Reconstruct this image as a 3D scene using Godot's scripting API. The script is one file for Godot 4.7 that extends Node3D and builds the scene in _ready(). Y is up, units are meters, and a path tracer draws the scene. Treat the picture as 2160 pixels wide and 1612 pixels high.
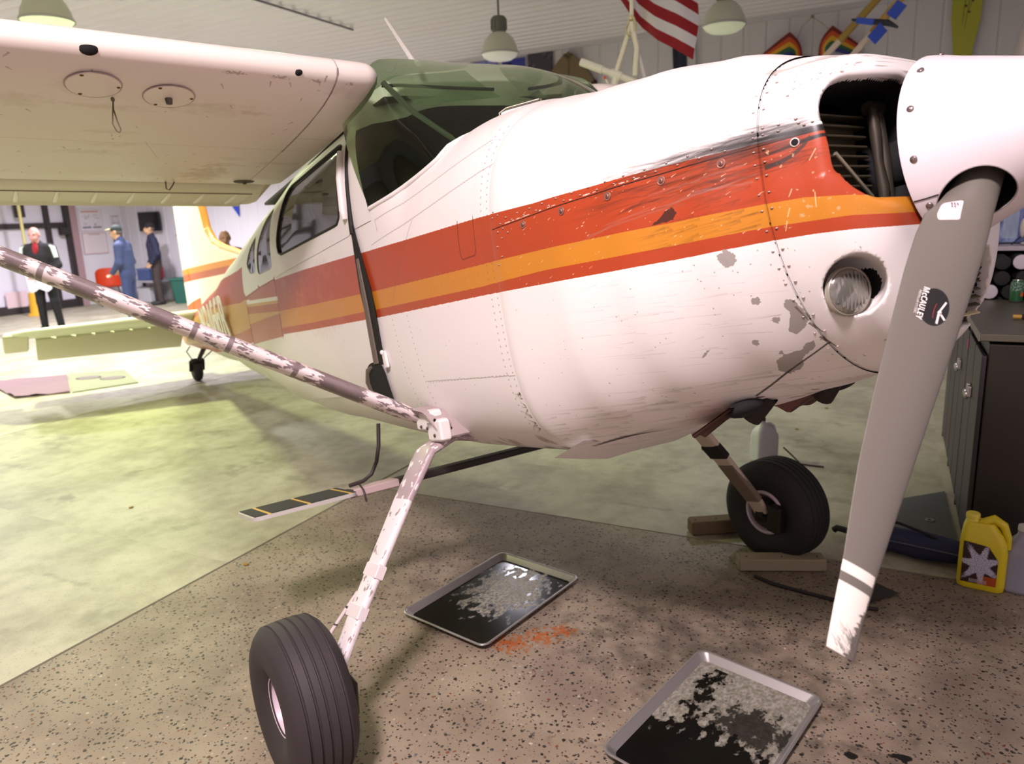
extends Node3D
# A hangar with an old high-wing tailwheel aeroplane, seen from beside its nose.

const FRAME_W := 2160.0
const FRAME_H := 1612.0
const FOCAL_PX := 1584.5
const CAM_H := 1.638

var mats := {}
var noise := FastNoiseLite.new()
var noise2 := FastNoiseLite.new()
var plane: Node3D            # the aeroplane; its own axes: x to the nose, y up, z to its right wing
const D1 := Vector3(-0.890, 0, -0.4555)   # along the back wall, to the left
const D2 := Vector3(0.4555, 0, -0.890)    # towards the back wall

# ---------------------------------------------------------------- mesh builder
class MB:
	var v := PackedVector3Array()
	var n := PackedVector3Array()
	var uv := PackedVector2Array()
	var col := PackedColorArray()
	var idx := PackedInt32Array()
	var colored := false
	var tint := Color.WHITE

	func vert(p: Vector3, nn: Vector3, t := Vector2.ZERO) -> int:
		v.append(p)
		n.append(nn)
		uv.append(t)
		col.append(tint)
		return v.size() - 1

	func tri(a: int, b: int, c: int) -> void:
		var g := (v[c] - v[a]).cross(v[b] - v[a])
		if g.dot(n[a] + n[b] + n[c]) < 0.0:
			idx.append(a); idx.append(c); idx.append(b)
		else:
			idx.append(a); idx.append(b); idx.append(c)

	func flat(pts: Array, hint := Vector3.ZERO, uvs := []) -> void:
		var nn: Vector3 = (pts[1] - pts[0]).cross(pts[2] - pts[0]).normalized()
		if hint != Vector3.ZERO and nn.dot(hint) < 0.0:
			nn = -nn
		var ids := []
		for i in pts.size():
			ids.append(vert(pts[i], nn, uvs[i] if uvs.size() > i else Vector2.ZERO))
		for i in range(1, pts.size() - 1):
			tri(ids[0], ids[i], ids[i + 1])

	# rows of points; smooth normals; hint decides which side is out (zero: away from the middle)
	func grid(rows: Array, wrap := false, uvs := [], hint := Vector3.ZERO, wrap_u := false) -> void:
		var nu := rows.size()
		var nv: int = rows[0].size()
		var nor := []
		var mid := Vector3.ZERO
		for r in rows:
			for p in r:
				mid += p
		mid /= float(nu * nv)
		var vote := 0.0
		for i in nu:
			var line := PackedVector3Array()
			for j in nv:
				var i0 := i - 1; var i1 := i + 1
				if wrap_u:
					i0 = (i0 + nu) % nu; i1 = i1 % nu
				else:
					i0 = maxi(i0, 0); i1 = mini(i1, nu - 1)
				var j0 := j - 1; var j1 := j + 1
				if wrap:
					j0 = (j0 + nv) % nv; j1 = j1 % nv
				else:
					j0 = maxi(j0, 0); j1 = mini(j1, nv - 1)
				var du: Vector3 = rows[i1][j] - rows[i0][j]
				var dv: Vector3 = rows[i][j1] - rows[i][j0]
				var c := du.cross(dv)
				if c.length_squared() < 1e-18:
					# a pole: look at the neighbouring row
					var ii := 1 if i == 0 else i - 1
					du = rows[ii][j] - rows[i][j]
					dv = rows[ii][j1] - rows[ii][j0]
					c = du.cross(dv) if i == 0 else -du.cross(dv)
				c = c.normalized()
				line.append(c)
				vote += c.dot((rows[i][j] - mid) if hint == Vector3.ZERO else hint)
			nor.append(line)
		var sg := 1.0 if vote >= 0.0 else -1.0
		var base := v.size()
		for i in nu:
			for j in nv:
				vert(rows[i][j], nor[i][j] * sg, uvs[i][j] if uvs.size() > i else Vector2(float(i) / maxf(1, nu - 1), float(j) / maxf(1, nv - 1)))
		var iu := nu if wrap_u else nu - 1
		var jv := nv if wrap else nv - 1
		for i in iu:
			for j in jv:
				var a := base + i * nv + j
				var b := base + i * nv + (j + 1) % nv
				var c2 := base + ((i + 1) % nu) * nv + (j + 1) % nv
				var d := base + ((i + 1) % nu) * nv + j
				tri(a, b, c2)
				tri(a, c2, d)

	func fan(ring: Array, hint: Vector3) -> void:
		var c := Vector3.ZERO
		for p in ring:
			c += p
		c /= ring.size()
		var nn := hint.normalized()
		var ci := vert(c, nn)
		var ids := []
		for p in ring:
			ids.append(vert(p, nn))
		for i in ring.size():
			tri(ci, ids[i], ids[(i + 1) % ring.size()])

	func box(xf: Transform3D, size: Vector3, bev := 0.004) -> void:
		var h := size * 0.5
		bev = minf(bev, minf(h.x, minf(h.y, h.z)) * 0.9)
		var id := {}
		for sx in [-1, 1]:
			for sy in [-1, 1]:
				for sz in [-1, 1]:
					for ax in 3:
						var p := Vector3(sx * (h.x - bev), sy * (h.y - bev), sz * (h.z - bev))
						var nn := Vector3.ZERO
						if ax == 0: p.x = sx * h.x; nn.x = sx
						if ax == 1: p.y = sy * h.y; nn.y = sy
						if ax == 2: p.z = sz * h.z; nn.z = sz
						var t := Vector2(p.x / size.x + 0.5, p.z / size.z + 0.5)
						if ax == 0: t = Vector2(p.z / size.z + 0.5, p.y / size.y + 0.5)
						if ax == 2: t = Vector2(p.x / size.x + 0.5, p.y / size.y + 0.5)
						id[[sx, sy, sz, ax]] = vert(xf * p, (xf.basis * nn).normalized(), t)
		for s in [-1, 1]:
			for ax in 3:
				var q := []
				for c in [[-1, -1], [1, -1], [1, 1], [-1, 1]]:
					var k := [0, 0, 0]
					k[ax] = s; k[(ax + 1) % 3] = c[0]; k[(ax + 2) % 3] = c[1]
					q.append(id[[k[0], k[1], k[2], ax]])
				tri(q[0], q[1], q[2]); tri(q[0], q[2], q[3])
		for ax in 3:
			var a1 := (ax + 1) % 3
			var a2 := (ax + 2) % 3
			for s1 in [-1, 1]:
				for s2 in [-1, 1]:
					var q := []
					for w in [[-1, a1], [1, a1], [1, a2], [-1, a2]]:
						var k := [0, 0, 0]
						k[ax] = w[0]; k[a1] = s1; k[a2] = s2
						q.append(id[[k[0], k[1], k[2], w[1]]])
					tri(q[0], q[1], q[2]); tri(q[0], q[2], q[3])
		for sx in [-1, 1]:
			for sy in [-1, 1]:
				for sz in [-1, 1]:
					tri(id[[sx, sy, sz, 0]], id[[sx, sy, sz, 1]], id[[sx, sy, sz, 2]])

	func bar(a: Vector3, b: Vector3, w: float, h: float, up := Vector3.UP, bev := 0.003) -> void:
		var z := (b - a)
		var l := z.length()
		z = z / l
		var x := up.cross(z)
		if x.length() < 0.01:
			x = Vector3.RIGHT.cross(z)
		x = x.normalized()
		box(Transform3D(Basis(x, z.cross(x), z), (a + b) * 0.5), Vector3(w, h, l), bev)

	func tube(pts: Array, rad, sides := 12, caps := true, squash := 1.0, side_dir := Vector3.ZERO) -> void:
		var rows := []
		var t0: Vector3 = (pts[1] - pts[0]).normalized()
		var x := side_dir
		if x == Vector3.ZERO:
			x = Vector3.UP.cross(t0)
			if x.length() < 0.05:
				x = Vector3.RIGHT.cross(t0)
		x = (x - t0 * x.dot(t0)).normalized()
		for i in pts.size():
			var t: Vector3 = (pts[mini(i + 1, pts.size() - 1)] - pts[maxi(i - 1, 0)]).normalized()
			x = (x - t * x.dot(t)).normalized()
			var y := t.cross(x)
			var r: float = rad[i] if rad is Array else rad
			var row := PackedVector3Array()
			for j in sides:
				var a := TAU * j / sides
				row.append(pts[i] + x * cos(a) * r + y * sin(a) * r * squash)
			rows.append(row)
		grid(rows, true)
		if caps:
			fan(Array(rows[0]), pts[0] - pts[1])
			fan(Array(rows[-1]), pts[-1] - pts[-2])

	# profile of (radius, height) turned about the y axis of xf; a repeated point makes a hard edge
	func lathe(profile: Array, xf := Transform3D(), sides := 24, arc := TAU) -> void:
		var parts := [[]]
		for i in profile.size():
			if i > 0 and profile[i].is_equal_approx(profile[i - 1]):
				parts.append([])
			parts[-1].append(profile[i])
		var full := arc >= TAU - 0.001
		for pr in parts:
			if pr.size() < 2:
				continue
			var base := v.size()
			var ns := sides if full else sides + 1
			for i in pr.size():
				var d: Vector2 = pr[mini(i + 1, pr.size() - 1)] - pr[maxi(i - 1, 0)]
				var nn := Vector2(d.y, -d.x).normalized()
				for j in ns:
					var a := arc * j / sides
					vert(xf * Vector3(pr[i].x * cos(a), pr[i].y, pr[i].x * sin(a)), (xf.basis * Vector3(nn.x * cos(a), nn.y, nn.x * sin(a))).normalized(), Vector2(a / TAU, float(i) / (pr.size() - 1)))
			for i in pr.size() - 1:
				for j in sides:
					var j1 := (j + 1) % sides if full else j + 1
					var a2 = base + i * ns + j
					var b2 = base + i * ns + j1
					var c2 = base + (i + 1) * ns + j1
					var d2 = base + (i + 1) * ns + j
					tri(a2, b2, c2)
					tri(a2, c2, d2)

	func ball(c: Vector3, r: Vector3, nu := 10, nv := 14, basis := Basis()) -> void:
		var rows := []
		for i in nu + 1:
			var a := PI * i / nu
			var row := PackedVector3Array()
			for j in nv:
				var b := TAU * j / nv
				row.append(c + basis * Vector3(sin(a) * cos(b) * r.x, cos(a) * r.y, sin(a) * sin(b) * r.z))
			rows.append(row)
		grid(rows, true)

	# a flat outline with thickness: outline in the xy plane of xf, extruded along its z from -d/2 to d/2
	func slab(outline: PackedVector2Array, d: float, xf := Transform3D(), uv_rect := Rect2(0, 0, 1, 1)) -> void:
		var t := Geometry2D.triangulate_polygon(outline)
		for s in [1.0, -1.0]:
			var base := v.size()
			for p in outline:
				vert(xf * Vector3(p.x, p.y, s * d * 0.5), (xf.basis * Vector3(0, 0, s)).normalized(), Vector2((p.x - uv_rect.position.x) / uv_rect.size.x, 1.0 - (p.y - uv_rect.position.y) / uv_rect.size.y))
			for i in range(0, t.size(), 3):
				tri(base + t[i], base + t[i + 1], base + t[i + 2])
		var cw := Geometry2D.is_polygon_clockwise(outline)
		for i in outline.size():
			var p := outline[i]
			var q := outline[(i + 1) % outline.size()]
			var e := (q - p)
			var nn := Vector3(e.y, -e.x, 0).normalized() * (-1.0 if cw else 1.0)
			flat([xf * Vector3(p.x, p.y, d * 0.5), xf * Vector3(q.x, q.y, d * 0.5), xf * Vector3(q.x, q.y, -d * 0.5), xf * Vector3(p.x, p.y, -d * 0.5)], xf.basis * nn)

	func surface(mesh: ArrayMesh, mat: Material) -> void:
		if idx.is_empty():
			return
		var a := []
		a.resize(Mesh.ARRAY_MAX)
		a[Mesh.ARRAY_VERTEX] = v
		a[Mesh.ARRAY_NORMAL] = n
		a[Mesh.ARRAY_TEX_UV] = uv
		if colored:
			a[Mesh.ARRAY_COLOR] = col
		a[Mesh.ARRAY_INDEX] = idx
		mesh.add_surface_from_arrays(Mesh.PRIMITIVE_TRIANGLES, a)
		mesh.surface_set_material(mesh.get_surface_count() - 1, mat)

	func mesh(mat: Material) -> ArrayMesh:
		var m := ArrayMesh.new()
		surface(m, mat)
		return m

# ---------------------------------------------------------------- scene helpers
func put(parent: Node, called: String, m: Mesh, at := Transform3D()) -> MeshInstance3D:
	var o := MeshInstance3D.new()
	o.name = called
	o.mesh = m
	o.transform = at
	parent.add_child(o, true)
	return o

func part(parent: Node, called: String, b: MB, mat: Material, label := "") -> MeshInstance3D:
	var o := put(parent, called, b.mesh(mat))
	if label:
		o.set_meta("label", label)
	return o

func stuff(parent: Node, called: String, m: Mesh, where: Array) -> MultiMeshInstance3D:
	var mm := MultiMesh.new()
	mm.transform_format = MultiMesh.TRANSFORM_3D
	mm.mesh = m
	mm.instance_count = where.size()
	for i in where.size():
		mm.set_instance_transform(i, where[i])
	var o := MultiMeshInstance3D.new()
	o.name = called
	o.multimesh = mm
	o.set_meta("kind", "stuff")
	parent.add_child(o, true)
	return o

var taken := {}
func numbered(s: String) -> String:
	taken[s] = taken.get(s, -1) + 1
	return s if taken[s] == 0 else "%s_%03d" % [s, taken[s]]

func thing(called: String, label: String, category: String, at := Transform3D(), group := "") -> Node3D:
	var o := Node3D.new()
	o.name = numbered(called)
	o.transform = at
	add_child(o)
	tag(o, label, category, group)
	return o

func tag(o: Node, label: String, category: String, group := "") -> void:
	o.set_meta("label", label)
	o.set_meta("category", category)
	if group:
		o.set_meta("group", group)

func setting(called: String, label: String) -> Node3D:
	var o := Node3D.new()
	o.name = called
	add_child(o)
	o.set_meta("kind", "structure")
	o.set_meta("label", label)
	return o

func mat(key: String, c: Color, rough := 0.5, metal := 0.0, spec := 0.5) -> StandardMaterial3D:
	if mats.has(key):
		return mats[key]
	var m := StandardMaterial3D.new()
	m.resource_name = key
	m.albedo_color = c
	m.roughness = rough
	m.metallic = metal
	m.metallic_specular = spec
	mats[key] = m
	return m

func c8(r: int, g: int, b: int) -> Color:
	return Color(r / 255.0, g / 255.0, b / 255.0)

func lerp_tab(tab: Array, x: float, col: int) -> float:
	if x <= tab[0][0]:
		return tab[0][col]
	for i in range(1, tab.size()):
		if x <= tab[i][0]:
			var f: float = (x - tab[i - 1][0]) / (tab[i][0] - tab[i - 1][0])
			return lerpf(tab[i - 1][col], tab[i][col], f)
	return tab[-1][col]

func room(a: float, b: float, y: float) -> Vector3:
	return D1 * a + D2 * b + Vector3(0, y, 0)

func xf(x: Vector3, y: Vector3, z: Vector3, o: Vector3) -> Transform3D:
	return Transform3D(Basis(x, y, z), o)

# ---------------------------------------------------------------- fields to surfaces (surface nets)
func nets(val: PackedFloat32Array, nx: int, ny: int, nz: int, org: Vector3, cell: float, out: MB) -> void:
	var ids := PackedInt32Array()
	ids.resize(nx * ny * nz)
	ids.fill(-1)
	var sy := nx
	var sz := nx * ny
	var off := PackedInt32Array([0, 1, sy, sy + 1, sz, sz + 1, sz + sy, sz + sy + 1])
	var ea := PackedInt32Array([0, 2, 4, 6, 0, 1, 4, 5, 0, 1, 2, 3])
	var eb := PackedInt32Array([1, 3, 5, 7, 2, 3, 6, 7, 4, 5, 6, 7])
	var c := PackedVector3Array()
	for i in 8:
		c.append(Vector3(i & 1, (i >> 1) & 1, (i >> 2) & 1))
	var d := PackedFloat32Array()
	d.resize(8)
	for z in nz - 1:
		for y in ny - 1:
			var row := z * sz + y * sy
			for x in nx - 1:
				var at := row + x
				var neg := 0
				for i in 8:
					var q := val[at + off[i]]
					d[i] = q
					if q < 0.0:
						neg += 1
				if neg == 0 or neg == 8:
					continue
				var s := Vector3.ZERO
				var k := 0
				for e in 12:
					var a := d[ea[e]]
					var b := d[eb[e]]
					if (a < 0.0) != (b < 0.0):
						s += c[ea[e]].lerp(c[eb[e]], a / (a - b))
						k += 1
				s /= float(k)
				var fx := s.x; var fy := s.y; var fz := s.z
				var g := Vector3(
					lerpf(lerpf(d[1] - d[0], d[3] - d[2], fy), lerpf(d[5] - d[4], d[7] - d[6], fy), fz),
					lerpf(lerpf(d[2] - d[0], d[3] - d[1], fx), lerpf(d[6] - d[4], d[7] - d[5], fx), fz),
					lerpf(lerpf(d[4] - d[0], d[5] - d[1], fx), lerpf(d[6] - d[2], d[7] - d[3], fx), fy)).normalized()
				ids[at] = out.vert(org + (Vector3(x, y, z) + s) * cell, g)
	for z in range(1, nz - 1):
		for y in range(1, ny - 1):
			for x in range(1, nx - 1):
				var at := z * sz + y * sy + x
				var a0 := val[at] < 0.0
				if a0 != (val[at + 1] < 0.0):
					quad(out, ids[at], ids[at - sy], ids[at - sy - sz], ids[at - sz])
				if a0 != (val[at + sy] < 0.0):
					quad(out, ids[at], ids[at - 1], ids[at - 1 - sz], ids[at - sz])
				if a0 != (val[at + sz] < 0.0):
					quad(out, ids[at], ids[at - 1], ids[at - 1 - sy], ids[at - sy])

func quad(o: MB, a: int, b: int, c: int, d: int) -> void:
	if a < 0 or b < 0 or c < 0 or d < 0:
		return
	o.tri(a, b, c)
	o.tri(a, c, d)

# limbs: each [a, b, radius at a, radius at b, squash along z]; balls: [centre, radii]
func flesh(limbs: Array, balls: Array, cell: float, k: float, out: MB) -> void:
	var lo := Vector3(1e9, 1e9, 1e9)
	var hi := -lo
	for l in limbs:
		var r := maxf(l[2], l[3]) + k + cell * 2
		lo = lo.min(l[0] - Vector3.ONE * r).min(l[1] - Vector3.ONE * r)
		hi = hi.max(l[0] + Vector3.ONE * r).max(l[1] + Vector3.ONE * r)
	for b in balls:
		var r2: Vector3 = b[1] + Vector3.ONE * (k + cell * 2)
		lo = lo.min(b[0] - r2)
		hi = hi.max(b[0] + r2)
	var nx := int((hi.x - lo.x) / cell) + 2
	var ny := int((hi.y - lo.y) / cell) + 2
	var nz := int((hi.z - lo.z) / cell) + 2
	var val := PackedFloat32Array()
	val.resize(nx * ny * nz)
	val.fill(1.0)
	for pass_no in 2:
		for it in (limbs if pass_no == 0 else balls):
			var a: Vector3 = it[0]
			var b: Vector3 = it[1] if pass_no == 0 else Vector3.ZERO
			var plo: Vector3
			var phi: Vector3
			if pass_no == 0:
				var r := maxf(it[2], it[3]) + k + cell
				plo = a.min(b) - Vector3.ONE * r
				phi = a.max(b) + Vector3.ONE * r
			else:
				plo = a - b.abs() - it[1] - Vector3.ONE * (k + cell)
				phi = a + it[1] + Vector3.ONE * (k + cell)
			var i0 := Vector3i(((plo - lo) / cell).floor()).clamp(Vector3i.ZERO, Vector3i(nx - 1, ny - 1, nz - 1))
			var i1 := Vector3i(((phi - lo) / cell).ceil()).clamp(Vector3i.ZERO, Vector3i(nx - 1, ny - 1, nz - 1))
			var ab := b - a
			var l2 := maxf(ab.length_squared(), 1e-9)
			var sq: float = it[4] if pass_no == 0 and it.size() > 4 else 1.0
			for z in range(i0.z, i1.z + 1):
				for y in range(i0.y, i1.y + 1):
					var at := (z * ny + y) * nx
					for x in range(i0.x, i1.x + 1):
						var p := lo + Vector3(x, y, z) * cell
						var d: float
						if pass_no == 0:
							var t := clampf((p - a).dot(ab) / l2, 0.0, 1.0)
							var q := p - a - ab * t
							q.z *= sq
							d = q.length() - lerpf(it[2], it[3], t)
						else:
							var rr: Vector3 = it[1]
							d = ((p - a) / rr).length() - 1.0
							d *= minf(rr.x, minf(rr.y, rr.z))
						var o := val[at + x]
						var h := maxf(k - absf(o - d), 0.0) / k
						val[at + x] = minf(o, d) - h * h * k * 0.25
	nets(val, nx, ny, nz, lo, cell, out)

# ---------------------------------------------------------------- painting textures
func blend_px(im: Image, x: int, y: int, c: Color, a: float) -> void:
	if x < 0 or y < 0 or x >= im.get_width() or y >= im.get_height():
		return
	im.set_pixel(x, y, im.get_pixel(x, y).lerp(c, a))

func stroke(im: Image, p: Vector2, q: Vector2, w0: float, w1: float, c: Color, a0: float, a1 := -1.0) -> void:
	if a1 < 0.0:
		a1 = a0
	var l := maxf(1.0, p.distance_to(q))
	var dir := (q - p) / l
	var nn := Vector2(-dir.y, dir.x)
	for i in int(l) + 1:
		var f := i / l
		var w := lerpf(w0, w1, f)
		var al := lerpf(a0, a1, f)
		var h := int(ceil(w * 0.5))
		for k in range(-h, h + 1):
			var cover := clampf(w * 0.5 - absf(k) + 0.5, 0.0, 1.0)
			if cover > 0.0:
				var s := p + dir * i + nn * k
				blend_px(im, int(s.x), int(s.y), c, al * cover)

func blob(im: Image, cx: float, cy: float, rx: float, ry: float, c: Color, a: float, rag := 0.35, soft := 0.15, fq := 1.0) -> void:
	for y in range(int(cy - ry * 1.5), int(cy + ry * 1.5) + 1):
		for x in range(int(cx - rx * 1.5), int(cx + rx * 1.5) + 1):
			var d := Vector2((x - cx) / rx, (y - cy) / ry).length()
			if d > 1.5:
				continue
			d += rag * noise.get_noise_2d(x * fq, y * fq)
			var f := clampf((1.0 - d) / soft, 0.0, 1.0)
			if f > 0.0:
				blend_px(im, x, y, c, a * f)

func poly_px(im: Image, pts: PackedVector2Array, c: Color, a := 1.0) -> void:
	var lo := pts[0]
	var hi := pts[0]
	for p in pts:
		lo = lo.min(p)
		hi = hi.max(p)
	for y in range(int(lo.y), int(hi.y) + 1):
		var xs := []
		for i in pts.size():
			var p := pts[i]
			var q := pts[(i + 1) % pts.size()]
			if (p.y <= y) != (q.y <= y):
				xs.append(p.x + (y - p.y) / (q.y - p.y) * (q.x - p.x))
		xs.sort()
		for i in range(0, xs.size() - 1, 2):
			for x in range(int(round(xs[i])), int(round(xs[i + 1])) + 1):
				blend_px(im, x, y, c, a)

func tex(im: Image) -> ImageTexture:
	return ImageTexture.create_from_image(im)

# ================================================================ the scene
func _ready() -> void:
	# --- camera
	var cam := Camera3D.new()
	cam.name = "camera"
	add_child(cam)
	var pitch := 0.2203
	var roll := -0.0369
	var rx := Basis(Vector3(1, 0, 0), -pitch)
	var rz := Basis(Vector3(0, 0, 1), roll)
	cam.transform = Transform3D(rx * rz, Vector3(0, CAM_H, 0))
	var lens_mm := 12.0 * FOCAL_PX / (FRAME_H * 0.5)
	var at := CameraAttributesPhysical.new()
	at.frustum_focal_length = lens_mm
	at.frustum_focus_distance = 2.1
	at.frustum_near = 0.05
	at.frustum_far = 200.0
	at.exposure_aperture = 3.2
	cam.attributes = at
	cam.fov = rad_to_deg(2.0 * atan(FRAME_H * 0.5 / FOCAL_PX))
	cam.near = 0.05
	cam.far = 200.0
	cam.current = true

	# --- air outside, exposure
	var env := Environment.new()
	env.background_mode = Environment.BG_COLOR
	env.background_color = Color(0.02, 0.02, 0.022)
	env.tonemap_mode = Environment.TONE_MAPPER_LINEAR
	env.tonemap_exposure = 1.0
	env.sdfgi_enabled = true
	env.ssao_enabled = true
	env.ssil_enabled = true
	var we := WorldEnvironment.new()
	we.name = "air"
	we.environment = env
	add_child(we)

	noise.seed = 7
	noise.frequency = 0.035
	noise.fractal_octaves = 4
	noise2.seed = 21
	noise2.frequency = 0.008
	noise2.fractal_octaves = 4

	make_lamps()
	make_room()
	make_plane()
	make_floor_things()
	make_bench()
	make_wall_things()
	make_people()

# ---------------------------------------------------------------- lamps
const LAMP_POWER := 21.0
const PANEL_POWER := 34.0

func lamp(a: float, b: float, label: String, power: float, tone: Color, group := "dome lamps under the metal ceiling") -> void:
	var base := room(a, b, 3.5)
	var t := thing("dome_lamp", label, "ceiling lamp", Transform3D(Basis(), base), group)
	var glass := mat("lamp_glass", c8(206, 208, 190), 0.3)
	var lens := mat("lamp_lens", c8(226, 226, 226), 0.25)
	var b1 := MB.new()
	b1.lathe([Vector2(0.222, 0.0), Vector2(0.222, 0.0), Vector2(0.222, 0.02), Vector2(0.205, 0.09), Vector2(0.17, 0.165), Vector2(0.12, 0.22), Vector2(0.075, 0.245), Vector2(0.075, 0.245), Vector2(0.0, 0.246)])
	part(t, "dome", b1, glass)
	var b2 := MB.new()
	b2.lathe([Vector2(0.0, -0.075), Vector2(0.08, -0.072), Vector2(0.15, -0.058), Vector2(0.195, -0.03), Vector2(0.219, -0.002)])
	var m := mat("lamp_glow_%d" % int(power * 10), c8(236, 238, 230), 0.3)
	m.emission_enabled = true
	m.emission = tone
	m.emission_energy_multiplier = 0.5 * power
	part(t, "lens", b2, m)
	var b3 := MB.new()
	b3.lathe([Vector2(0.228, -0.006), Vector2(0.231, 0.0), Vector2(0.231, 0.014), Vector2(0.222, 0.018)])
	part(t, "rim", b3, mat("lamp_rim", c8(190, 190, 186), 0.4, 0.3))
	var b4 := MB.new()
	b4.lathe([Vector2(0.0, 0.246), Vector2(0.07, 0.246), Vector2(0.07, 0.246), Vector2(0.088, 0.262), Vector2(0.088, 0.40), Vector2(0.07, 0.42), Vector2(0.07, 0.42), Vector2(0.0, 0.421)])
	for k in 12:
		var an := TAU * k / 12
		b4.box(Transform3D(Basis(Vector3.UP, -an), Vector3(cos(an) * 0.091, 0.33, sin(an) * 0.091)), Vector3(0.012, 0.12, 0.006), 0.002)
	part(t, "ballast_housing", b4, mat("lamp_ballast", c8(120, 122, 112), 0.5, 0.3))
	var b5 := MB.new()
	b5.tube([Vector3(0, 0.42, 0), Vector3(0, 0.66, 0)], 0.012, 8)
	b5.box(Transform3D(Basis(), Vector3(0, 0.675, 0)), Vector3(0.11, 0.05, 0.11), 0.006)
	part(t, "hanger", b5, mat("lamp_hanger", c8(110, 112, 110), 0.5, 0.4))
	if power > 0.0:
		var l := SpotLight3D.new()
		l.name = "glow"
		l.transform = Transform3D(Basis(Vector3(1, 0, 0), -PI / 2), base + Vector3(0, -0.10, 0))
		l.spot_angle = 80.0
		l.spot_angle_attenuation = 0.6
		l.spot_attenuation = 2.0
		l.spot_range = 30.0
		l.light_color = tone
		l.light_energy = LAMP_POWER * power
		l.light_size = 0.16
		l.shadow_enabled = true
		add_child(l, true)

func make_lamps() -> void:
	var green := Color(0.93, 1.0, 0.74)
	var pale := Color(0.97, 0.95, 1.0)
	lamp(7.042, 4.741, "dome lamp above the right wing, lit, the largest of the three", 1.0, green)
	lamp(4.382, 8.56, "small dome lamp hanging over the windshield, grey with a weak added glow", 0.22, pale)  # looks switched off; weak light added to lift the back of the hangar
	lamp(1.786, 8.734, "dome lamp right of the striped flag, above the engine cowling", 0.3, pale)
	for q in [[9.7, 4.75, 0.9, "third along the row over the wing"], [9.7, 8.65, 0.75, "third along the far row"], [12.3, 8.65, 1.1, "fourth along the far row"], [12.3, 4.75, 1.1, "fourth along the row over the wing"], [7.05, 1.0, 0.5, "nearest to the camera's left"], [4.4, 4.75, 0.3, "straight over the cabin"]]:  # out-of-view lamps along the same grid, placed to light floor and cabin
		lamp(q[0], q[1], "dome lamp above the wing, out of sight, " + q[3], q[2], green if q[0] < 9.0 else pale)
	# the soft light over the photographer: unseen glowing panel in place of bounced flash
	var at := room(0.55, -0.75, 4.12)
	var t := thing("unseen_flash_bounce", "unseen glowing panel above the camera standing in for flash bounced off the ceiling", "light panel", xf(-D1, Vector3.UP, -D2, at))
	var pb := MB.new()
	pb.box(Transform3D(Basis(), Vector3.ZERO), Vector3(0.66, 0.05, 0.66), 0.01)
	var m := mat("bounce_glow", Color(1, 1, 1), 0.6)
	m.emission_enabled = true
	m.emission = Color(1.0, 0.93, 0.95)
	m.emission_energy_multiplier = 12.0
	part(t, "bounce_patch", pb, m)
	var l := AreaLight3D.new()
	l.name = "bounce_light"
	l.area_size = Vector2(0.6, 0.6)
	l.light_color = Color(1.0, 0.93, 0.95)
	l.light_energy = PANEL_POWER
	l.area_range = 30.0
	l.shadow_enabled = true
	l.transform = Transform3D(Basis(-D1, D2, Vector3.UP).orthonormalized(), at + Vector3(0, -0.035, 0))
	add_child(l)

# ---------------------------------------------------------------- the hangar
const A0 := -2.6
const A1 := 16.0
const B0 := -6.0
const B1 := 11.8
const HT := 4.2

func speckled_slab() -> StandardMaterial3D:
	var sz := 2048
	var im := Image.create_empty(sz, sz, false, Image.FORMAT_RGB8)
	var small := Image.create_empty(512, 512, false, Image.FORMAT_RGB8)
	var r := RandomNumberGenerator.new()
	r.seed = 5
	for y in 512:
		for x in 512:
			var n := noise.get_noise_2d(x * 0.6, y * 0.6) * 0.5 + noise2.get_noise_2d(x * 1.5 + 300, y * 1.5) * 0.7
			var c := Color(0.60, 0.55, 0.475).lerp(Color(0.50, 0.445, 0.385), clampf(0.5 + n * 1.0, 0, 1))
			small.set_pixel(x, y, c)
	small.resize(sz, sz, Image.INTERPOLATE_CUBIC)
	im.blit_rect(small, Rect2i(0, 0, sz, sz), Vector2i.ZERO)
	# exposed stones: dark, rust and pale chips
	for i in 62000:
		var x := r.randf() * sz
		var y := r.randf() * sz
		var s := 0.8 + 2.9 * pow(r.randf(), 2.8)
		var k := r.randf()
		var c := Color(0.14, 0.125, 0.115)
		if k > 0.66: c = Color(0.30, 0.22, 0.18)
		if k > 0.80: c = Color(0.44, 0.25, 0.17)
		if k > 0.88: c = Color(0.70, 0.65, 0.58)
		if k > 0.95: c = Color(0.30, 0.33, 0.36)
		var an := r.randf() * PI
		var st := 0.5 + r.randf() * 0.5
		var ca := cos(an)
		var sa := sin(an)
		var h := int(s + 1)
		var al := 0.55 + 0.4 * r.randf()
		for dy in range(-h, h + 1):
			for dx in range(-h, h + 1):
				var u := (dx * ca + dy * sa) / s
				var v := (-dx * sa + dy * ca) / (s * st)
				if u * u + v * v < 1.0:
					blend_px(im, int(x) + dx, int(y) + dy, c, al)
	return floor_stains(im)

# a and b of a spot on the middle slab, in texture pixels
func slab_px(a: float, b: float) -> Vector2:
	return Vector2((a + 0.8) / 3.65 * 2048.0, (3.65 - b) / 3.65 * 2048.0)

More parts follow.
